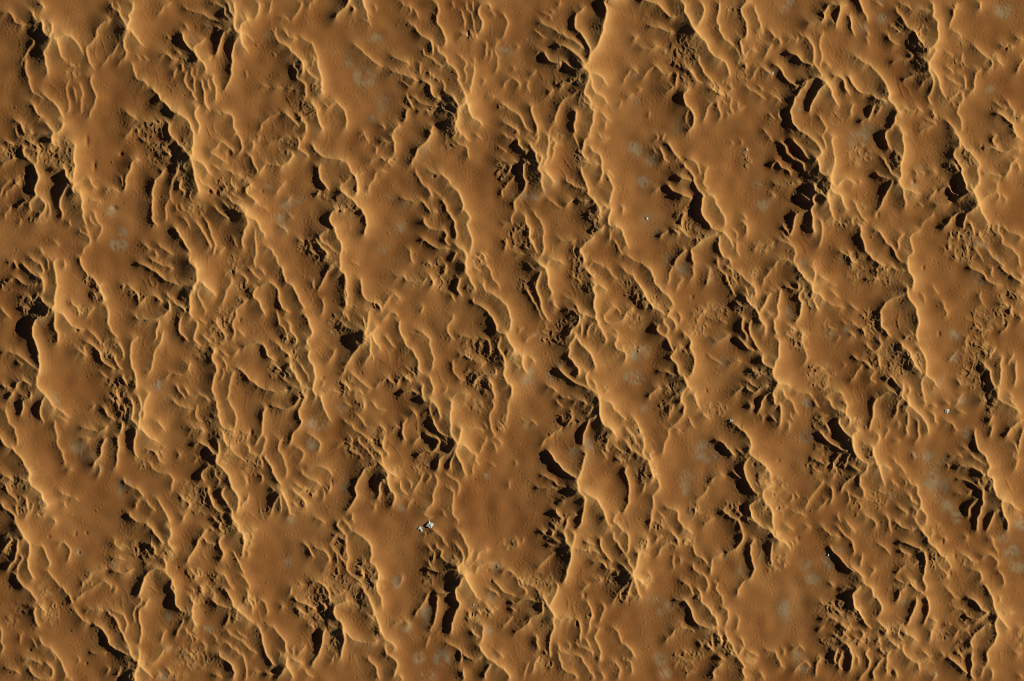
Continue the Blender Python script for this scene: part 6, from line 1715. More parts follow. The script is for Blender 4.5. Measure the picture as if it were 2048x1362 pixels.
NETS = [(79,56,21,16), (144,141,16,19), (380,120,18,10), (460,50,8,10), (612,218,18,22), (616,124,12,12), (632,176,12,14), (312,256,16,12), (578,180,14,8), (448,226,12,5), (938,70,14,10), (924,214,12,12), (870,220,22,12), (886,200,12,10), (896,258,14,14), (860,148,16,10), (820,204,12,8), (890,134,8,8), (1338,100,14,12), (1344,124,8,14), (1156,158,20,10), (1112,166,18,8), (1166,204,10,12), (1006,212,8,8), (1368,112,26,32), (1376,156,14,18), (1444,180,26,18), (1484,140,14,26), (1368,76,12,12), (1462,18,12,14), (1518,70,8,14), (1670,236,12,12), (1828,90,22,12), (1846,100,12,12), (1794,58,16,12), (1838,126,12,10), (1918,130,12,18), (1922,80,10,16), (1872,234,12,8), (1764,202,10,8), (1990,116,8,12), (2034,240,10,10), (1842,64,12,16), (1914,8,12,6), (112,306,34,34), (138,340,12,24), (66,300,22,22), (18,302,20,18), (50,360,22,16), (316,304,24,28), (76,436,18,12), (300,266,26,20), (220,380,10,6), (368,295,18,18), (360,335,14,26), (392,419,22,14), (476,421,18,12), (498,375,12,16), (494,351,18,8), (572,291,16,18), (644,389,12,10), (674,407,14,12), (622,493,30,16), (658,513,12,12), (470,521,20,16), (454,373,22,22), (696,417,18,12), (724,385,14,16), (716,349,10,8), (784,323,16,12), (900,283,10,20), (1004,343,16,16), (1024,481,16,20), (964,519,18,16), (868,527,26,10), (1062,315,14,12), (1190,441,18,30), (1152,311,12,12), (1158,515,18,18), (1046,475,26,26), (1362,445,14,26), (1218,349,8,10), (1112,277,12,14), (1376,445,18,20), (1398,473,18,10), (1644,365,22,16), (1616,353,12,10), (1584,365,22,6), (1660,385,10,10), (1614,391,10,8), (1674,445,26,12), (1524,495,22,10), (1370,413,10,12), (1616,457,10,14), (1494,323,12,16), (1720,311,26,24), (1792,319,16,18), (1898,329,16,10), (1878,363,12,10), (1946,371,12,10), (1978,465,20,22), (1924,495,34,34), (1724,413,12,8), (1788,331,12,12), (1708,515,18,18), (1926,465,8,8), (1938,317,14,22), (64,614,28,22), (218,700,20,22), (242,768,30,16), (200,588,16,22), (176,560,12,12), (274,590,14,10), (12,570,12,12), (248,576,8,8), (164,620,16,12), (398,572,10,10), (370,618,12,12), (462,544,14,12), (488,574,18,12), (480,598,12,8), (434,670,24,22), (400,704,22,14), (588,702,12,26), (572,674,16,16), (562,740,28,16), (674,650,16,22), (608,784,12,10), (448,634,18,22), (428,698,8,8), (720,676,18,14), (748,614,16,14), (884,564,16,22), (944,700,26,18), (984,710,16,16), (940,756,16,22), (968,776,14,22), (824,748,20,16), (1024,710,12,12), (692,774,16,20), (702,612,14,10), (936,578,10,8), (1048,568,22,14), (1110,668,34,22), (1170,576,14,12), (1158,546,14,16), (1184,550,8,12), (1272,592,22,22), (1250,566,16,12), (1302,604,18,16), (1262,696,26,12), (1346,778,18,10), (1136,644,18,12), (1266,638,18,18), (1464,554,18,22), (1424,624,34,18), (1394,658,22,20), (1478,618,14,10), (1596,676,22,22), (1640,752,28,24), (1606,556,10,14), (1516,746,26,10), (1616,596,12,18), (1508,550,12,14), (1660,654,12,16), (1630,618,10,12), (1386,696,8,12), (1704,552,12,12), (1784,722,40,34), (1828,720,14,24), (1746,658,26,22), (1764,548,26,16), (1738,722,12,16), (1964,642,30,28), (1954,700,34,26), (1948,750,30,30), (2004,626,22,22), (2018,590,28,12), (1716,542,18,12), (1738,630,18,14), (1978,784,18,14), (1770,564,14,10), (26,968,26,16), (236,792,24,16), (254,824,12,18), (82,1016,12,22), (252,848,14,12), (320,904,16,12), (280,926,14,12), (44,1010,12,18), (396,997,34,30), (454,915,18,12), (424,839,14,12), (430,873,12,12), (502,931,22,18), (454,1049,18,20), (480,875,12,12), (452,863,12,10), (602,1003,16,20), (378,975,16,12), (622,983,16,12), (530,1025,10,14), (752,879,20,18), (858,835,12,12), (942,807,22,12), (750,907,12,12), (840,933,18,12), (792,941,16,12), (764,953,12,12), (958,817,8,12), (1004,847,10,16), (716,807,12,12), (884,885,12,8), (702,895,14,22), (1252,913,22,12), (1286,947,18,18), (1210,883,18,18), (1120,1043,14,18), (1314,1049,18,16), (1124,835,12,10), (1268,869,18,22), (1326,819,14,16), (1308,941,8,18), (1112,1005,8,10), (1636,847,14,18), (1676,937,16,14), (1680,825,12,8), (1556,977,18,22), (1554,1015,12,18), (1514,959,14,12), (1460,1013,26,12), (1644,899,16,12), (1622,931,16,16), (1428,819,26,14), (1498,1025,12,18), (1528,935,8,12), (1390,1015,12,18), (1984,811,14,12), (1972,965,14,14), (1712,925,12,8), (1810,807,10,10), (1834,1023,12,10), (1742,907,8,12), (1712,843,12,12), (1870,1053,12,12), (1754,995,22,22), (1714,1017,12,16), (1984,975,6,12), (289,1105,25,25), (254,1089,18,14), (103,1226,21,21), (339,1110,14,18), (87,1187,14,21), (39,1215,18,11), (21,1240,14,14), (263,1350,14,11), (176,1160,14,14), (14,1091,18,23), (158,1187,9,9), (279,1323,14,11), (637,1201,34,29), (667,1156,25,20), (639,1242,20,16), (667,1278,16,23), (421,1170,27,27), (401,1201,14,16), (383,1316,38,27), (498,1201,14,20), (446,1060,14,7), (387,1147,16,11), (347,1114,9,14), (612,1226,20,14), (495,1084,9,20), (362,1355,14,7), (678,1082,14,14), (468,1235,14,14), (394,1258,11,14), (739,1158,20,22), (704,1175,24,16), (722,1133,13,20), (762,1162,9,16), (717,1206,18,16), (855,1158,13,13), (906,1120,16,9), (757,1260,9,13), (1017,1089,18,11), (932,1138,9,9), (946,1233,18,18), (977,1220,18,13), (691,1115,7,18), (997,1129,11,9), (1066,1160,29,16), (1093,1175,13,16), (1246,1151,18,13), (1168,1095,16,13), (1288,1095,13,29), (1217,1160,20,7), (1179,1242,7,18), (1195,1322,9,13), (1088,1326,18,20), (1292,1164,13,13), (1257,1195,16,11), (1039,1080,13,7), (1101,1153,9,11), (1354,1315,13,13), (1093,1069,13,11), (1248,1324,9,13), (1363,1080,9,13), (1431,1286,29,13), (1384,1311,24,13), (1674,1215,29,16), (1697,1249,16,16), (1659,1282,20,16), (1650,1319,16,11), (1555,1124,22,16), (1377,1080,16,11), (1459,1300,11,13), (1683,1273,13,11), (1393,1191,9,9), (1553,1067,9,9), (1497,1315,13,11), (1377,1335,13,20), (1711,1229,16,20), (1773,1264,24,16), (1738,1277,16,13), (1867,1120,13,18), (1822,1169,13,9), (1765,1300,11,11), (1882,1271,16,13), (1849,1326,18,9), (1789,1173,13,7), (1929,1233,13,11), (1933,1122,13,11), (1889,1155,11,11), (1802,1257,13,13), (2040,1282,9,18), (1920,1295,13,13), (1711,1286,11,7), (1793,1291,11,9)]
FLATS = [(536,70,10,7), (730,154,24,22), (750,76,16,8), (770,206,12,18), (750,234,12,8), (780,254,4,10), (698,124,12,12), (1010,104,14,12), (1062,82,8,6), (1270,152,8,6), (1274,202,8,8), (1548,142,8,8), (1578,118,4,4), (1600,218,6,6), (1356,250,10,18), (1568,16,10,8), (1582,4,8,8), (2006,22,18,14), (1764,36,10,10), (1726,56,10,10), (1736,260,14,12), (1982,178,10,8), (1762,4,6,6), (222,420,10,10), (244,464,10,10), (236,490,20,12), (570,409,14,10), (596,401,12,6), (564,435,12,12), (564,457,10,8), (538,373,10,4), (850,297,10,12), (810,409,10,8), (782,393,8,4), (800,455,10,12), (766,495,6,12), (1060,393,22,10), (1092,383,8,8), (1112,361,4,8), (1270,299,16,18), (1302,319,12,12), (1294,437,14,10), (1334,523,8,16), (1366,533,14,8), (1286,363,14,12), (1312,465,6,14), (1568,449,4,12), (1372,531,12,8), (1704,279,12,12), (1492,301,4,5), (1514,373,8,8), (1682,519,6,6), (1604,527,12,10), (1526,409,12,12), (1841,335,6,6), (1828,373,5,10), (1830,393,12,4), (1954,491,20,10), (2016,485,6,5), (1994,517,8,6), (1718,277,20,12), (312,770,12,12), (630,566,4,10), (954,600,4,4), (1278,706,22,14), (1270,754,22,14), (1104,752,12,12), (1056,760,14,10), (1062,742,6,8), (1364,536,12,8), (1120,730,8,4), (1072,668,4,5), (1578,626,6,14), (1450,674,14,6), (1448,720,8,8), (1426,684,8,6), (1692,662,8,8), (1660,670,12,8), (1614,798,10,5), (1418,548,6,18), (1372,538,10,12), (1644,608,10,6), (1444,730,8,4), (1960,558,14,12), (1910,714,10,12), (1878,768,5,5), (1910,670,12,12), (1864,788,8,4), (1884,760,4,4), (2010,796,12,6), (112,800,10,14), (194,934,8,16), (156,894,16,14), (176,918,12,8), (242,978,8,16), (258,962,8,4), (340,796,10,10), (634,849,22,12), (626,889,12,12), (580,1039,12,10), (682,815,8,12), (972,949,6,8), (690,967,8,18), (750,995,4,6), (842,1059,5,7), (804,1015,8,6), (1148,903,16,10), (1174,885,8,12), (1178,907,10,18), (1090,919,12,18), (1288,817,8,6), (1054,851,8,8), (1412,911,26,14), (1500,817,8,10), (1548,835,8,10), (1462,842,5,5), (1614,805,10,12), (1372,965,12,26), (1380,1031,6,8), (1612,873,14,12), (1404,891,16,10), (1642,1051,4,8), (1932,865,10,12), (1912,1031,14,14), (2040,1049,12,12), (1856,915,12,14), (1888,923,12,8), (1864,943,16,8), (1872,969,26,18), (1828,913,6,10), (1786,991,8,6), (1878,991,12,12), (1924,801,12,8), (1894,1011,12,10), (229,1128,9,7), (339,1231,9,11), (337,1297,9,6), (156,1105,7,7), (330,1350,11,9), (576,1125,7,11), (448,1307,14,5), (416,1258,9,9), (585,1222,7,6), (853,1224,13,16), (884,1315,18,18), (813,1255,11,11), (837,1315,11,13), (975,1260,9,9), (948,1255,11,7), (948,1209,9,6), (994,1133,13,9), (793,1164,9,13), (983,1193,9,11), (855,1253,9,13), (855,1353,18,9), (804,1153,3,7), (1343,1211,13,11), (1321,1224,7,9), (1308,1198,13,9), (1321,1319,13,16), (1330,1346,13,11), (1655,1122,11,20), (1626,1160,16,13), (1570,1220,16,24), (1453,1113,9,6), (1479,1142,6,6), (1595,1311,9,13), (1606,1337,13,7), (1524,1113,7,7), (1679,1098,13,4), (1610,1129,13,11), (1497,1144,3,6), (1807,1206,9,6), (1833,1226,4,9), (1871,1351,11,9), (2026,1104,18,13), (2033,1133,16,13), (2008,1076,11,9)]
OUTCROPS = [(859,1050,8,6), (841,1058,4,6), (1545,145,2,3), (1294,437,3,3), (1493,299,2,3), (1462,841,3,3), (1893,821,6,4), (947,1209,2,2), (1657,1111,2,4)]
SMOOTH = []
PITS = [(174,282,4,12), (189,332,4,10), (242,308,4,4), (229,416,6,4), (458,308,6,8), (524,383,3,4), (420,383,4,5), (868,353,2,2), (1754,429,4,8), (1826,363,4,6), (1964,295,2,8), (1912,375,2,2), (154,660,4,4), (266,578,8,2), (480,640,3,5), (646,756,2,3), (832,664,8,2), (1212,776,3,4), (1412,782,3,4), (1384,594,2,4), (1878,668,2,6), (2010,646,4,8), (1846,536,2,5), (80,1028,5,3), (663,965,2,7), (496,963,3,10), (503,865,2,7), (1360,863,6,3), (1557,921,3,3), (1508,929,3,4), (1535,961,4,2), (2046,1033,5,3), (98,1073,3,3), (173,1066,2,3), (151,1068,2,5), (158,1105,3,3), (60,1300,3,3), (173,1327,3,3), (356,1135,2,2), (977,1140,3,3), (983,1161,3,4), (1168,1191,4,7), (1154,1246,4,7), (1363,1311,4,4), (1596,1076,3,4), (1446,1277,4,6), (1433,1162,3,4), (1885,1084,3,6), (1900,1146,3,7), (1909,1113,3,8), (1783,1344,4,6)]

# ------------------------------------------------------------------ the height field
rng = np.random.default_rng(7)
SP = 1.45                                   # grid step in photograph pixels
X0, X1, Y0, Y1 = -25.0, 2073.0, -25.0, 1387.0
NX = int((X1 - X0) / SP) + 1
NY = int((Y1 - Y0) / SP) + 1
gx = X0 + SP * np.arange(NX)
gy = Y0 + SP * np.arange(NY)
KX = np.fft.rfftfreq(NX, SP)[None, :]
KY = np.fft.fftfreq(NY, SP)[:, None]

def fnoise(seed, lam, ang=0.0, stretch=1.0, bw=0.45):
    """Band-limited random field, wavelength lam px, stretched along ang."""
    r = np.random.default_rng(seed)
    w = np.fft.rfft2(r.standard_normal((NY, NX)))
    c, s = math.cos(ang), math.sin(ang)
    a = (KX * c + KY * s) * stretch
    b = -KX * s + KY * c
    k = np.sqrt(a * a + b * b) * lam + 1e-9
    f = np.exp(-(np.log(k) / bw) ** 2)
    o = np.fft.irfft2(w * f, s=(NY, NX))
    return o / o.std()

def blur(a, sig):
    f = np.exp(-2 * (math.pi * sig) ** 2 * (KX ** 2 + KY ** 2))
    return np.fft.irfft2(np.fft.rfft2(a) * f, s=a.shape)

def catmull(P, step=4.0):
    P = np.asarray(P, float)
    if len(P) < 2: return P, np.zeros(len(P))
    Q = np.vstack([2 * P[0] - P[1], P, 2 * P[-1] - P[-2]])
    out, ts = [], []
    for i in range(1, len(Q) - 2):
        p0, p1, p2, p3 = Q[i - 1:i + 3]
        n = max(1, int(np.hypot(*(p2 - p1)) / step))
        for k in range(n):
            u = k / n
            out.append(0.5 * (2 * p1 + (p2 - p0) * u + (2 * p0 - 5 * p1 + 4 * p2 - p3) * u * u
                              + (3 * p1 - p0 - 3 * p2 + p3) * u ** 3))
    out.append(P[-1])
    out = np.array(out)
    L = np.concatenate([[0], np.cumsum(np.hypot(*np.diff(out, axis=0).T))])
    return out, L / max(L[-1], 1e-6)

SUNX, SUNY = math.cos(math.radians(SUN_UP)), -math.sin(math.radians(SUN_UP))
S_LIT, N_LIT, N_LEE, LIP = 0.62, 4.0, 3.0, 2.6
PW_SUM = 3.2
warp_x = fnoise(11, 22); warp_y = fnoise(12, 22)

def gi(v, o): return int(round((v - o) / SP))

acc = np.zeros((NY, NX))
best = np.zeros((NY, NX)); owner = np.full((NY, NX), -1, np.int32); lee = np.zeros((NY, NX), bool)

def add_ridge(idx, h0, h1, P, kl=1.0):
    pts, t = catmull(P)
    ix = np.clip(((pts[:, 0] - X0) / SP).astype(int), 0, NX - 1)
    iy = np.clip(((pts[:, 1] - Y0) / SP).astype(int), 0, NY - 1)
    pts = pts + np.stack([warp_x[iy, ix], warp_y[iy, ix]], 1) * 0.7
    Lpx = np.hypot(*np.diff(pts, axis=0).T).sum()
    H = h0 + (h1 - h0) * t
    H = np.where(H > 6, 6 + (H - 6) * 0.6, H)
    e = min(0.35, 9.0 / max(Lpx, 1))
    # low ends run out to nothing, high ends (star peaks) keep their height
    if h0 < 8.5: H = H * np.clip(0.25 + 0.75 * t / e, 0, 1)
    if h1 < 8.5: H = H * np.clip(0.25 + 0.75 * (1 - t) / e, 0, 1)
    R = max(h0, h1) * N_LIT / S_LIT + 2
    a0, a1 = max(0, gi(pts[:, 0].min() - R, X0)), min(NX, gi(pts[:, 0].max() + R, X0) + 1)
    b0, b1 = max(0, gi(pts[:, 1].min() - R, Y0)), min(NY, gi(pts[:, 1].max() + R, Y0) + 1)
    if a1 <= a0 or b1 <= b0: return
    f = np.zeros((b1 - b0, a1 - a0)); CS = np.zeros_like(f)
    for k in range(len(pts) - 1):
        p, q = pts[k], pts[k + 1]
        Rk = max(H[k], H[k + 1]) * N_LIT / S_LIT + 2
        c0, c1 = max(a0, gi(min(p[0], q[0]) - Rk, X0)), min(a1, gi(max(p[0], q[0]) + Rk, X0) + 1)
        d0, d1 = max(b0, gi(min(p[1], q[1]) - Rk, Y0)), min(b1, gi(max(p[1], q[1]) + Rk, Y0) + 1)
        if c1 <= c0 or d1 <= d0: continue
        xs = gx[None, c0:c1] - p[0]; ys = gy[d0:d1, None] - p[1]
        v = q - p; vv = v @ v + 1e-9
        u = np.clip((xs * v[0] + ys * v[1]) / vv, 0, 1)
        dx = xs - u * v[0]; dy = ys - u * v[1]
        D = np.sqrt(dx * dx + dy * dy)
        HC = np.maximum(H[k] + (H[k + 1] - H[k]) * u, 1e-3)
        cs = (dx * SUNX + dy * SUNY) / (D + 0.3)
        b = 0.5 + 0.5 * np.clip(cs * 1.6, -1, 1)
        s_lee = np.minimum((0.27 + 0.010 * HC) * kl, 0.66)
        s = s_lee + (S_LIT * (0.82 + 0.04 * HC) - s_lee) * b
        n = N_LEE + (N_LIT - N_LEE) * b
        lip = b * np.minimum(0.45, LIP / HC)           # the steep sunward lip along the crest
        g = np.clip(1 - D * s / HC / n, 0, None)
        g = HC * ((1 - lip) * g ** n + lip * np.clip(1 - D / 4.3, 0, None) ** 2)
        sl = (slice(d0 - b0, d1 - b0), slice(c0 - a0, c1 - a0))
        m = g > f[sl]
        f[sl][m] = g[m]; CS[sl][m] = cs[m]
    w = (slice(b0, b1), slice(a0, a1))
    acc[w] += f ** PW_SUM
    m = f > best[w]
    best[w][m] = f[m]; owner[w][m] = idx; lee[w][m] = (CS < 0)[m]

for i, r in enumerate(RIDGES):
    k = 2 + len(r) % 2
    add_ridge(i, r[0], r[1], np.array(r[k:]).reshape(-1, 2), r[2] if k == 3 else 1.0)
ridge = acc ** (1 / PW_SUM)

def blobs(L):
    m = np.zeros((NY, NX))
    for x, y, rx, ry in L:
        R = 1.6
        a0, a1 = max(0, gi(x - rx * R, X0)), min(NX, gi(x + rx * R, X0) + 1)
        b0, b1 = max(0, gi(y - ry * R, Y0)), min(NY, gi(y + ry * R, Y0) + 1)
        if a1 <= a0 or b1 <= b0: continue
        q = ((gx[None, a0:a1] - x) / rx) ** 2 + ((gy[b0:b1, None] - y) / ry) ** 2
        w = (slice(b0, b1), slice(a0, a1))
        m[w] = np.maximum(m[w], np.clip(1.5 - q, 0, 1))
    return m

def voronoi_edges(cell, seed, wa, sx=1.0, sy=1.0):
    """F2-F1 of a jittered, warped cell pattern (0 on the walls)."""
    r = np.random.default_rng(seed)
    u = (gx[None, :] + wa * warp_x) / (cell * sx); v = (gy[:, None] + wa * warp_y) / (cell * sy)
    u = u + 0.08 * fnoise(seed + 1, cell * 1.3); v = v + 0.08 * fnoise(seed + 2, cell * 1.3)
    iu = np.floor(u).astype(int); iv = np.floor(v).astype(int)
    jit = r.random((512, 512, 2))
    f1 = np.full(u.shape, 9.0); f2 = np.full(u.shape, 9.0)
    for a in (-1, 0, 1):
        for b in (-1, 0, 1):
            j = jit[(iv + b) % 512, (iu + a) % 512]
            d = np.hypot(iu + a + j[..., 0] - u, iv + b + j[..., 1] - v)
            f2 = np.minimum(f2, np.maximum(f1, d)); f1 = np.minimum(f1, d)
    return (f2 - f1) * cell

rough = blobs(NETS)
rough = np.clip(1.15 * blur(rough, 5.0) * (1 + 0.55 * fnoise(21, 24)) - 0.10, 0, 1.15)
e1 = voronoi_edges(9.5, 31, 1.0)
e2 = voronoi_edges(15.5, 41, 2.0, 0.85, 1.25)
pick = np.clip(0.5 + 0.9 * fnoise(61, 80), 0, 1)
def cells(e, w): return np.clip(1 - e / w, 0, 1) ** 1.6
net = (0.5 * cells(e1, 8.5) + 0.62 * np.exp(-e1 / 2.3)) * pick + (0.85 * cells(e2, 13.0) + 0.85 * np.exp(-e2 / 2.6)) * (1 - pick)
n1 = fnoise(51, 34, math.radians(70), 2.2)
n2 = fnoise(52, 17, math.radians(65), 2.0)
n3 = fnoise(53, 8)
mega = blur(ridge, 45.0)
act = np.clip((blur(ridge, 22.0) - 0.6) / 1.6, 0, 1)         # where the dunes are lively
crest2 = 2.2 * np.exp(-np.abs(n1) / 0.35) * np.clip(fnoise(54, 90) * 0.5 + 0.4, 0, 1) * act
crest3 = 0.8 * np.exp(-np.abs(n2) / 0.4) * np.clip(fnoise(55, 70) * 0.5 + 0.4, 0, 1) * act
small = 0.65 * (crest2 + crest3) * np.exp(-ridge / 5.0)
pits = np.zeros((NY, NX))
for x, y, rx, ry in PITS:
    rx, ry = max(rx, 3.0), max(ry, 3.0)
    a0, a1 = max(0, gi(x - rx * 2.5, X0)), min(NX, gi(x + rx * 2.5, X0) + 1)
    b0, b1 = max(0, gi(y - ry * 2.5, Y0)), min(NY, gi(y + ry * 2.5, Y0) + 1)
    q = ((gx[None, a0:a1] - x) / rx) ** 2 + ((gy[b0:b1, None] - y) / ry) ** 2
    pits[b0:b1, a0:a1] += 0.55 * min(rx, ry) * np.exp(-1.1 * q)
flat = blobs([(x, y, rx * 0.9, ry * 0.9) for x, y, rx, ry in FLATS])
flat = np.clip(blur(flat, 4.0) * (0.85 + 0.35 * fnoise(71, 30, math.radians(65), 1.8) + 0.35 * fnoise(72, 10, math.radians(65), 1.8)), 0, 0.9) * np.clip(1.4 - ridge / 3.0, 0, 1)
height = 2.4 * blur(ridge, 55.0) + 1.3 * blur(ridge, 26.0) + 0.4 * blur(ridge, 13.0) + (ridge ** 2.2 + small ** 2.2 + 1e-6) ** (1 / 2.2) + net * rough - pits
patchy = np.clip(0.55 + 0.5 * fnoise(62, 75), 0.1, 1.3)
bump = fnoise(81, 9.0)
height += 0.06 * n3 * patchy + 0.05 * fnoise(56, 4.6, math.radians(50), 2.5) * patchy + 0.03 * fnoise(58, 3.6)
height += 0.45 * np.maximum(0, bump - 1.95) - 0.5 * np.maximum(0, -bump - 2.25)
height += 0.35 * fnoise(57, 55)

# ------------------------------------------------------------------ materials
def ramp(N, a, b, p0=0.3, p1=0.7):
    r = N.new('ShaderNodeValToRGB')
    r.color_ramp.elements[0].position = p0; r.color_ramp.elements[1].position = p1
    r.color_ramp.elements[0].color = (*a, 1); r.color_ramp.elements[1].color = (*b, 1)
    return r

def noise(nt, scale, detail=6.0, rough=0.55, stretch=None):
    N, L = nt.nodes, nt.links
    geo = N.new('ShaderNodeNewGeometry')
    n = N.new('ShaderNodeTexNoise'); n.inputs['Scale'].default_value = scale
    n.inputs['Detail'].default_value = detail; n.inputs['Roughness'].default_value = rough
    if stretch:
        m = N.new('ShaderNodeMapping'); m.inputs['Rotation'].default_value[2] = stretch[0]
        m.inputs['Scale'].default_value = (stretch[1], 1, 1)
        L.new(geo.outputs['Position'], m.inputs['Vector']); L.new(m.outputs['Vector'], n.inputs['Vector'])
    else:
        L.new(geo.outputs['Position'], n.inputs['Vector'])
    return n

def sand_material():
    """Red plinth sand, paler yellow sand on crests (brightened to paint in sunlit rims) and in the ridge networks, grey gravel in the flats."""
    m = bpy.data.materials.new('sand'); m.use_nodes = True
    nt = m.node_tree; N = nt.nodes; L = nt.links
    b = N['Principled BSDF']; b.inputs['Roughness'].default_value = 1.0
    b.inputs['Specular IOR Level'].default_value = 0.0
    att = N.new('ShaderNodeAttribute'); att.attribute_name = 'tone'
    sep = N.new('ShaderNodeSeparateColor'); L.new(att.outputs['Color'], sep.inputs['Color'])
    red = ramp(N, (0.255, 0.098, 0.026), (0.41, 0.192, 0.060))
    L.new(noise(nt, 1 / 2200.0, 11.0, 0.66).outputs['Fac'], red.inputs['Fac'])
    pale = ramp(N, (0.49, 0.262, 0.082), (0.60, 0.350, 0.125))  # pale crest sand, lightened further to paint bright rims into the colour
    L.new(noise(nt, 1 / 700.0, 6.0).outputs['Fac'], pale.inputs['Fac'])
    grey = ramp(N, (0.35, 0.215, 0.095), (0.38, 0.280, 0.155), 0.35, 0.65)
    L.new(noise(nt, 1 / 420.0, 8.0, 0.7).outputs['Fac'], grey.inputs['Fac'])
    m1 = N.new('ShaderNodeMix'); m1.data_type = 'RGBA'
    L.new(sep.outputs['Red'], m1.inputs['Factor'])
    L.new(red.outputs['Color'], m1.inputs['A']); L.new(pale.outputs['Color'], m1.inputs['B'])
    m2 = N.new('ShaderNodeMix'); m2.data_type = 'RGBA'
    L.new(sep.outputs['Green'], m2.inputs['Factor'])
    L.new(m1.outputs['Result'], m2.inputs['A']); L.new(grey.outputs['Color'], m2.inputs['B'])
    L.new(m2.outputs['Result'], b.inputs['Base Color'])
    return m

def rock_material():
    m = bpy.data.materials.new('white_rock'); m.use_nodes = True
    nt = m.node_tree; b = nt.nodes['Principled BSDF']; b.inputs['Roughness'].default_value = 0.9
    r = ramp(nt.nodes, (0.42, 0.50, 0.44), (0.80, 0.84, 0.78))
    nt.links.new(noise(nt, 1 / 45.0, 6.0).outputs['Fac'], r.inputs['Fac'])
    nt.links.new(r.outputs['Color'], b.inputs['Base Color'])
    return m
SAND, ROCK = sand_material(), rock_material()

# ------------------------------------------------------------------ meshes
C = scene.collection
tone = np.zeros((NY, NX, 4), np.float32); tone[..., 3] = 1
tone[..., 0] = np.clip(blur(np.clip(ridge / 7.0, 0, 1), 1.2) * 0.85 + 0.35 * rough, 0, 1)  # pale sand by ridge height, also carrying the painted crest highlights
tone[..., 1] = flat
GX, GY = np.meshgrid(gx, gy)
V = np.stack([(GX - PW / 2) * M_PX, (PH / 2 - GY) * M_PX, height * M_PX], -1).reshape(-1, 3)
T = tone.reshape(-1, 4)
ii = np.arange(NY * NX).reshape(NY, NX)
F = np.stack([ii[:-1, :-1], ii[1:, :-1], ii[1:, 1:], ii[:-1, 1:]], -1).reshape(-1, 4)

def make_mesh(name, verts, faces, tones=None, mat=None):
    me = bpy.data.meshes.new(name)
    me.vertices.add(len(verts)); me.vertices.foreach_set('co', np.ascontiguousarray(verts, np.float32).ravel())
    me.loops.add(faces.size); me.loops.foreach_set('vertex_index', faces.astype(np.int32).ravel())
    me.polygons.add(len(faces)); me.polygons.foreach_set('loop_start', np.arange(0, faces.size, 4, dtype=np.int32))
    me.update(calc_edges=True)
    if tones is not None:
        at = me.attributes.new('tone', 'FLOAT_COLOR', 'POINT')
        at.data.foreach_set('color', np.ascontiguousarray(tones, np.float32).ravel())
    me.materials.append(mat or SAND)
    return me

def patch(name, fidx, parent=None, origin=(0, 0, 0)):
    """The faces fidx of the terrain as one mesh object, relative to origin."""
    f = F[fidx]
    vs, inv = np.unique(f, return_inverse=True)
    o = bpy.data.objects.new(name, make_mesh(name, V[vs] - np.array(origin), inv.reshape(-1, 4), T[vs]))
    C.objects.link(o)
    if parent is not None: o.parent = parent
    return o

# ---- which ridge, and which side of it, each face belongs to
sub = (slice(0, NY - 1), slice(0, NX - 1))
fo = owner[sub].ravel().copy(); fl = lee[sub].ravel(); fb = best[sub].ravel(); ff = flat[sub].ravel()
fo[fb < 0.45] = -1
gravel = (ff > 0.42) & (fb < 2.5)
fo[gravel] = -2
def islands(key):
    """True where a face is cut off from the largest piece carrying its key (keys below 0 are left alone)."""
    og = key.reshape(NY - 1, NX - 1)
    lb = np.arange(og.size).reshape(og.shape)
    hs = (og[:, 1:] == og[:, :-1]) & (og[:, 1:] >= 0); vs = (og[1:] == og[:-1]) & (og[1:] >= 0)
    for it in range(200):
        old = lb
        lb = lb.copy()
        m = np.where(hs, np.minimum(lb[:, 1:], lb[:, :-1]), og.size)
        lb[:, 1:] = np.minimum(lb[:, 1:], m); lb[:, :-1] = np.minimum(lb[:, :-1], m)
        m = np.where(vs, np.minimum(lb[1:], lb[:-1]), og.size)
        lb[1:] = np.minimum(lb[1:], m); lb[:-1] = np.minimum(lb[:-1], m)
        q = lb.ravel(); lb = q[q[q]].reshape(og.shape)
        if (old == lb).all(): break
    lb = lb.ravel()
    cnt = np.bincount(lb, minlength=og.size)
    roots = np.nonzero(cnt)[0]; roots = roots[key[roots] >= 0]
    main = np.full(key.max() + 2, -1)
    o_ = roots[np.argsort(cnt[roots], kind='stable')]
    main[key[o_]] = o_                               # the largest piece is written last
    return (key >= 0) & (main[np.maximum(key, 0)] != lb)
fo[islands(fo)] = -1                                 # scraps cut off from their ridge go back to the plain
sw = islands(np.where(fo >= 0, fo * 2 + fl, -1))
fl = fl ^ sw                                         # specks of one side inside the other join it
fo[islands(np.where(fo >= 0, fo * 2 + fl, -1))] = -1
# ---- ridges gathered into dunes: every ridge joins the summit it runs up to
RP = [np.array(r[2 + len(r) % 2:]).reshape(-1, 2) for r in RIDGES]
RH = [(r[0], r[1]) for r in RIDGES]
ends = sorted([(h, tuple(P[e])) for (h0, h1), P in zip(RH, RP) for h, e in ((h0, 0), (h1, -1)) if h >= 9], reverse=True)
nuclei = []
for h, p in ends:
    if all(math.hypot(p[0] - q[0], p[1] - q[1]) > 42 for q in nuclei): nuclei.append(p)
nuc = np.array(nuclei)
cluster = np.full(len(RP), -1)
for i, P in enumerate(RP):
    Q = catmull(P, 6.0)[0]
    d = np.sqrt(((Q[:, None] - nuc[None]) ** 2).sum(-1)).min(0)
    j = int(d.argmin())
    if d[j] < 58: cluster[i] = j
left = [i for i in range(len(RP)) if cluster[i] < 0]
nxt = len(nuc)
dense = {i: catmull(RP[i], 6.0)[0] for i in range(len(RP))}
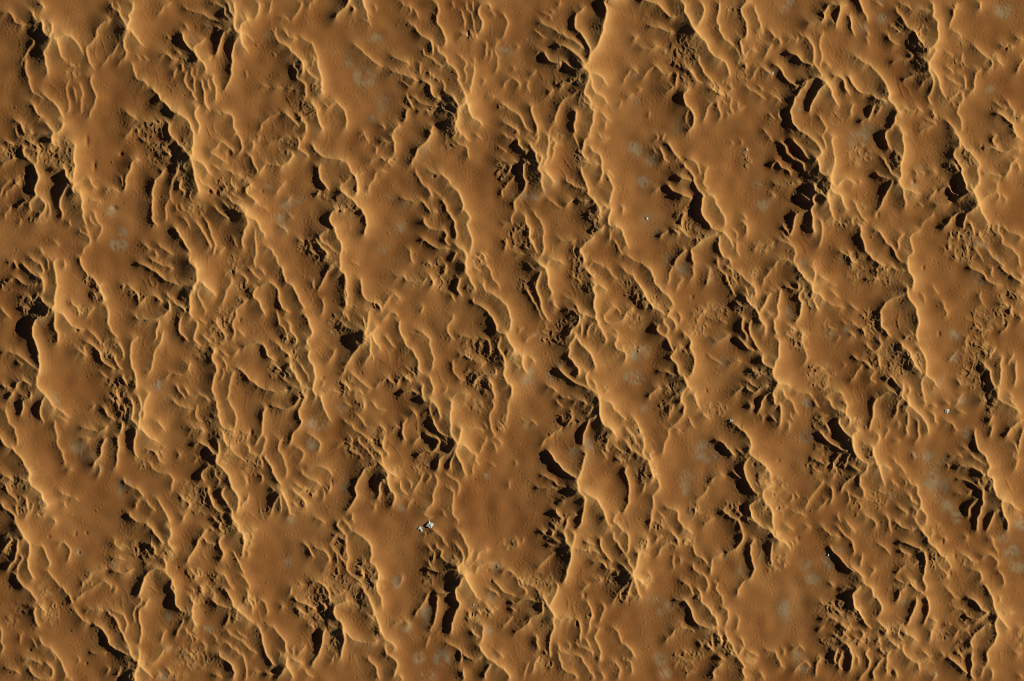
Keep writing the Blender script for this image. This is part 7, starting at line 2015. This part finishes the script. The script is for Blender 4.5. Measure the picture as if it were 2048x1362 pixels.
for i in left:                                   # the remaining ridges join a neighbour they touch
    bestd, bj = 26.0, -1
    for j in left:
        if j >= i or cluster[j] < 0: continue
        if (cluster == cluster[j]).sum() >= 11: continue
        if abs(dense[i][0, 0] - dense[j][0, 0]) > 160 or abs(dense[i][0, 1] - dense[j][0, 1]) > 160: continue
        d = np.sqrt(((dense[i][:, None] - dense[j][None]) ** 2).sum(-1)).min()
        if d < bestd: bestd, bj = d, j
    if bj >= 0: cluster[i] = cluster[bj]
    else: cluster[i] = nxt; nxt += 1

order = np.argsort(fo, kind='stable')
so = fo[order]
def faces_of(k):
    return order[np.searchsorted(so, k, 'left'):np.searchsorted(so, k, 'right')]

def curl_of(P):
    seg = np.diff(P, axis=0)
    ln = np.hypot(*seg.T).sum(); chord = math.hypot(*(P[-1] - P[0]))
    ang = np.unwrap(np.arctan2(seg[:, 1], seg[:, 0])); turn = abs(ang[-1] - ang[0]); span = ang.max() - ang.min()
    return ('hooked' if chord < 0.72 * ln else 'S-shaped' if span > 1.7 * turn + 0.4 else 'arched' if turn > 0.9
            else 'wavy' if span > 0.8 else 'straight')
WORDS = ['no', 'one', 'two', 'three', 'four', 'five', 'six', 'seven', 'eight', 'nine', 'ten', 'eleven', 'twelve',
         'thirteen', 'fourteen', 'fifteen', 'sixteen', 'seventeen', 'eighteen', 'nineteen', 'twenty']
NAMED = [(1170, 135, 'star dune under a smooth teardrop bowl ringed by a high crest'),
         (1650, 158, 'star dune with a deep black hollow between two of its arms'),
         (1830, 560, 'star dune crest beside a round smooth dome with a scalloped rim'),
         (1015, 712, 'palest star dune with yellow summit above honeycomb ridges'),
         (1098, 1205, 'star dune with broad smooth orange back and dark hollows below summit'),
         (930, 1140, 'star dune with thin radiating arms near the largest white rock outcrop')]
named_used = set()
floor_extra = []
made = []
for c in range(nxt):
    members = [i for i in np.nonzero(cluster == c)[0]]
    fs = {i: faces_of(i) for i in members}
    small_f = [f for f in fs.values() if len(f) < 14]
    floor_extra += small_f
    members = [i for i in members if len(fs[i]) >= 14]
    if not members: continue
    allf = np.concatenate([fs[i] for i in members])
    top = max(members, key=lambda i: max(RH[i]))
    sx, sy = RP[top][0 if RH[top][0] >= RH[top][1] else -1]
    vz = V[F[allf, 0]]
    org = (float((sx - PW / 2) * M_PX), float((PH / 2 - sy) * M_PX), float(vz[:, 2].min()))
    root = bpy.data.objects.new('sand_dune', None); root.location = org
    root.empty_display_size = 100.0
    C.objects.link(root)
    lead = max(members, key=lambda i: len(fs[i]))
    for i in members:
        l = fl[fs[i]]
        nm = 'main_crest' if i == lead else 'arm'
        if l.sum() < 8 or (~l).sum() < 8:
            patch(nm, fs[i], root, org)
        else:
            a = patch(nm, fs[i][~l], root, org)
            patch('slip_face', fs[i][l], a, org)
    # ---- a label from what the dune looks like
    Hm = max(max(RH[i]) for i in members); n = len(members); area = len(allf)
    by_size = sorted(members, key=lambda i: -len(fs[i]))
    curl = curl_of(dense[lead]); curl2 = curl_of(dense[by_size[1]]) if n > 1 else ''
    black = any(len(RIDGES[i]) % 2 and RIDGES[i][2] >= 1.45 for i in members)
    netty = float(rough[sub].ravel()[allf].mean()) > 0.22
    gravelly = float((ff[allf] > 0.25).mean()) > 0.02
    pts = np.concatenate([dense[i] for i in members]); ev = np.linalg.eigvalsh(np.cov(pts.T))
    longish = ev[1] > 7 * max(ev[0], 1e-6)
    size = 'huge' if area > 6500 else 'large' if area > 3500 else 'mid-sized' if area > 1600 else 'small' if area > 600 else 'tiny'
    if Hm >= 9 and n >= 4: form, grp = 'star dune', 'star dunes with radiating arms'
    elif n == 1 or (longish and n < 4): form, grp = 'dune ridge', 'single dune ridges on the plain'
    else: form, grp = 'branching dune', 'branching dunes between the star dunes'
    num = WORDS[n] if n < 21 else 'over twenty'
    lab = size + ' ' + form + ((', ' + num + ' arms, longest one ' + curl) if n > 1 else ', one ' + curl + ' crest')
    if netty: lab += ', honeycomb flank'
    if black: lab += ', black slip face'
    if gravelly: lab += ', gravel at foot'
    made.append([root, lab, grp, sx, sy, curl, curl2])
for k, (x, y, text) in enumerate(NAMED):
    m = min((m for m in made if id(m) not in named_used), key=lambda m: math.hypot(m[3] - x, m[4] - y))
    named_used.add(id(m)); m[1] = text
seen_labels = [m[1] for m in made]
for m in made:                                   # look-alikes: tell them apart by their second arm as well
    if m[6] and seen_labels.count(m[1]) > 1:
        text = m[1].replace('one ' + m[5], 'one ' + m[5] + ', next ' + m[6], 1)
        if len(text.split()) <= 16: m[1] = text
for root, lab, grp, sx, sy, c1_, c2_ in made:
    root['label'] = lab; root['category'] = 'dune'; root['group'] = grp

# ---- the sand sheet between the dunes, and the bare gravel flats in it
fidx = np.concatenate([faces_of(-1)] + floor_extra)
o = patch('sand_plain', fidx); o['kind'] = 'structure'; o['label'] = 'smooth orange sand plain between the dunes'
gm = (fo == -2).reshape(NY - 1, NX - 1)
seen = np.zeros_like(gm); comps = []
for y0, x0 in zip(*np.nonzero(gm)):
    if seen[y0, x0]: continue
    st = [(y0, x0)]; seen[y0, x0] = True; comp = []
    while st:
        y, x = st.pop(); comp.append(y * (NX - 1) + x)
        for dy, dx in ((1, 0), (-1, 0), (0, 1), (0, -1)):
            yy, xx = y + dy, x + dx
            if 0 <= yy < NY - 1 and 0 <= xx < NX - 1 and gm[yy, xx] and not seen[yy, xx]:
                seen[yy, xx] = True; st.append((yy, xx))
    comps.append(np.array(comp))
tiny = [c for c in comps if len(c) < 25]
for c in comps:
    if len(c) < 25: continue
    o = patch('gravel_flat', c); o['kind'] = 'structure'; o['label'] = 'bare grey gravel flat among the orange dunes'
if tiny:
    o = patch('gravel_flat', np.concatenate(tiny)); o['kind'] = 'structure'; o['label'] = 'small bare grey gravel spots among the dunes'

# ---- the desert beyond the frame: the same dunes mirrored outwards, then a plain to the horizon
ST = 12
hy, hx = np.arange(0, NY, ST), np.arange(0, NX, ST)
hc, tc = blur(height, 5.0)[np.ix_(hy, hx)], tone[np.ix_(hy, hx)]
n_y, n_x = hc.shape
xs, ys = gx[hx], gy[hy]
ov, of, ot, base_i = [], [], [], 0
for ty in (-1, 0, 1):
    for tx in (-1, 0, 1):
        if tx == 0 and ty == 0: continue
        px = xs if tx == 0 else (2 * xs[-1] - xs if tx > 0 else 2 * xs[0] - xs)
        py = ys if ty == 0 else (2 * ys[-1] - ys if ty > 0 else 2 * ys[0] - ys)
        A, B = np.meshgrid(px, py)
        ov.append(np.stack([(A - PW / 2) * M_PX, (PH / 2 - B) * M_PX, (hc - 0.4) * M_PX], -1).reshape(-1, 3))
        ot.append(tc.reshape(-1, 4))
        jj = np.arange(n_y * n_x).reshape(n_y, n_x) + base_i
        q = np.stack([jj[:-1, :-1], jj[1:, :-1], jj[1:, 1:], jj[:-1, 1:]], -1).reshape(-1, 4)
        of.append(q[:, ::-1] if (tx != 0) != (ty != 0) else q)
        base_i += n_y * n_x
o = bpy.data.objects.new('outer_desert', make_mesh('outer_desert', np.concatenate(ov), np.concatenate(of), np.concatenate(ot)))
o['kind'] = 'structure'; o['label'] = 'orange dune desert carrying on around the scene'
C.objects.link(o)
wx, wy, R = (xs[-1] - xs[0]) * M_PX * 1.5, (ys[-1] - ys[0]) * M_PX * 1.5, 2.5e6
cx, cy = ((xs[0] + xs[-1]) / 2 - PW / 2) * M_PX, (PH / 2 - (ys[0] + ys[-1]) / 2) * M_PX
zz = 5 * M_PX
rv = [(cx + sx * wx, cy + sy * wy, zz) for sx, sy in ((-1, -1), (1, -1), (1, 1), (-1, 1))] + [(sx * R, sy * R, zz) for sx, sy in ((-1, -1), (1, -1), (1, 1), (-1, 1))]
rf = np.array([[4, 5, 1, 0], [5, 6, 2, 1], [6, 7, 3, 2], [7, 4, 0, 3]])
o = bpy.data.objects.new('far_plain', make_mesh('far_plain', np.array(rv), rf, np.tile([0.2, 0, 0, 1], (8, 1))))
o['kind'] = 'structure'; o['label'] = 'sand plain reaching to the horizon'
C.objects.link(o)

# ---- white rock outcrops standing out of the sand
def rock_mesh(r, rx, ry, rz):
    bm = bmesh.new()
    bmesh.ops.create_icosphere(bm, subdivisions=2, radius=1.0)
    ph = r.random((5, 3)) * 6.28; fr = r.uniform(1.2, 3.6, (5, 3))
    for v in bm.verts:
        k = 1 + sum(0.11 * math.sin(fr[i] @ np.array(v.co) * 1.6 + ph[i, 0]) for i in range(5)) + r.normal(0, 0.05)
        v.co = (v.co.x * k * rx, v.co.y * k * ry, max(-0.35, v.co.z * k) * rz)
    me = bpy.data.meshes.new('rock'); bm.to_mesh(me); bm.free()
    me.materials.append(ROCK)
    return me
ROCK_LABELS = [
    'brightest and largest white rock outcrop, on a low crest in open orange sand',
    'narrow pale rock sliver next to the largest white outcrop',
    'tiny white rock in a pit between two curved dune crests',
    'small pale rock on a grey gravel spot in smooth sand',
    'tiny pale rock alone on the smooth sand plain',
    'small white rock at the tip of a long tapering dune arm',
    'second largest white rock outcrop, beside a wavy low crest',
    'tiny white rock below the foot of a star dune arm',
    'white rock sliver on a grey flat beside a black slip face']
rr = np.random.default_rng(5)
for k, (x, y, rx, ry) in enumerate(OUTCROPS):
    ix, iy = gi(x, X0), gi(y, Y0)
    root = bpy.data.objects.new('rock_outcrop', None)
    root.location = ((x - PW / 2) * M_PX, (PH / 2 - y) * M_PX, float(height[iy, ix]) * M_PX)
    C.objects.link(root)
    root['label'] = ROCK_LABELS[k]; root['category'] = 'rock outcrop'; root['group'] = 'white rock outcrops in the sand'
    n = 9 if rx > 6 else 6 if rx > 4 else 4
    for q in range(n):
        a, d = rr.uniform(0, 6.28), 0.75 * math.sqrt((q + 0.3) / n)
        s = rr.uniform(0.38, 0.62)
        dx, dy = math.cos(a) * d * rx, math.sin(a) * d * ry
        zr = (float(height[gi(y + dy, Y0), gi(x + dx, X0)]) - float(height[iy, ix])) * M_PX
        ro = bpy.data.objects.new('rock', rock_mesh(rr, s * rx * M_PX, s * ry * M_PX, s * 0.5 * min(rx, ry) * M_PX))
        ro.location = (dx * M_PX, -dy * M_PX, zr + 4.0); ro.rotation_euler = (0, 0, rr.uniform(0, 3))
        ro.parent = root; C.objects.link(ro)
print('DUNES', len(made), 'labels', len({m[1] for m in made}), 'flats', len(comps) - len(tiny))
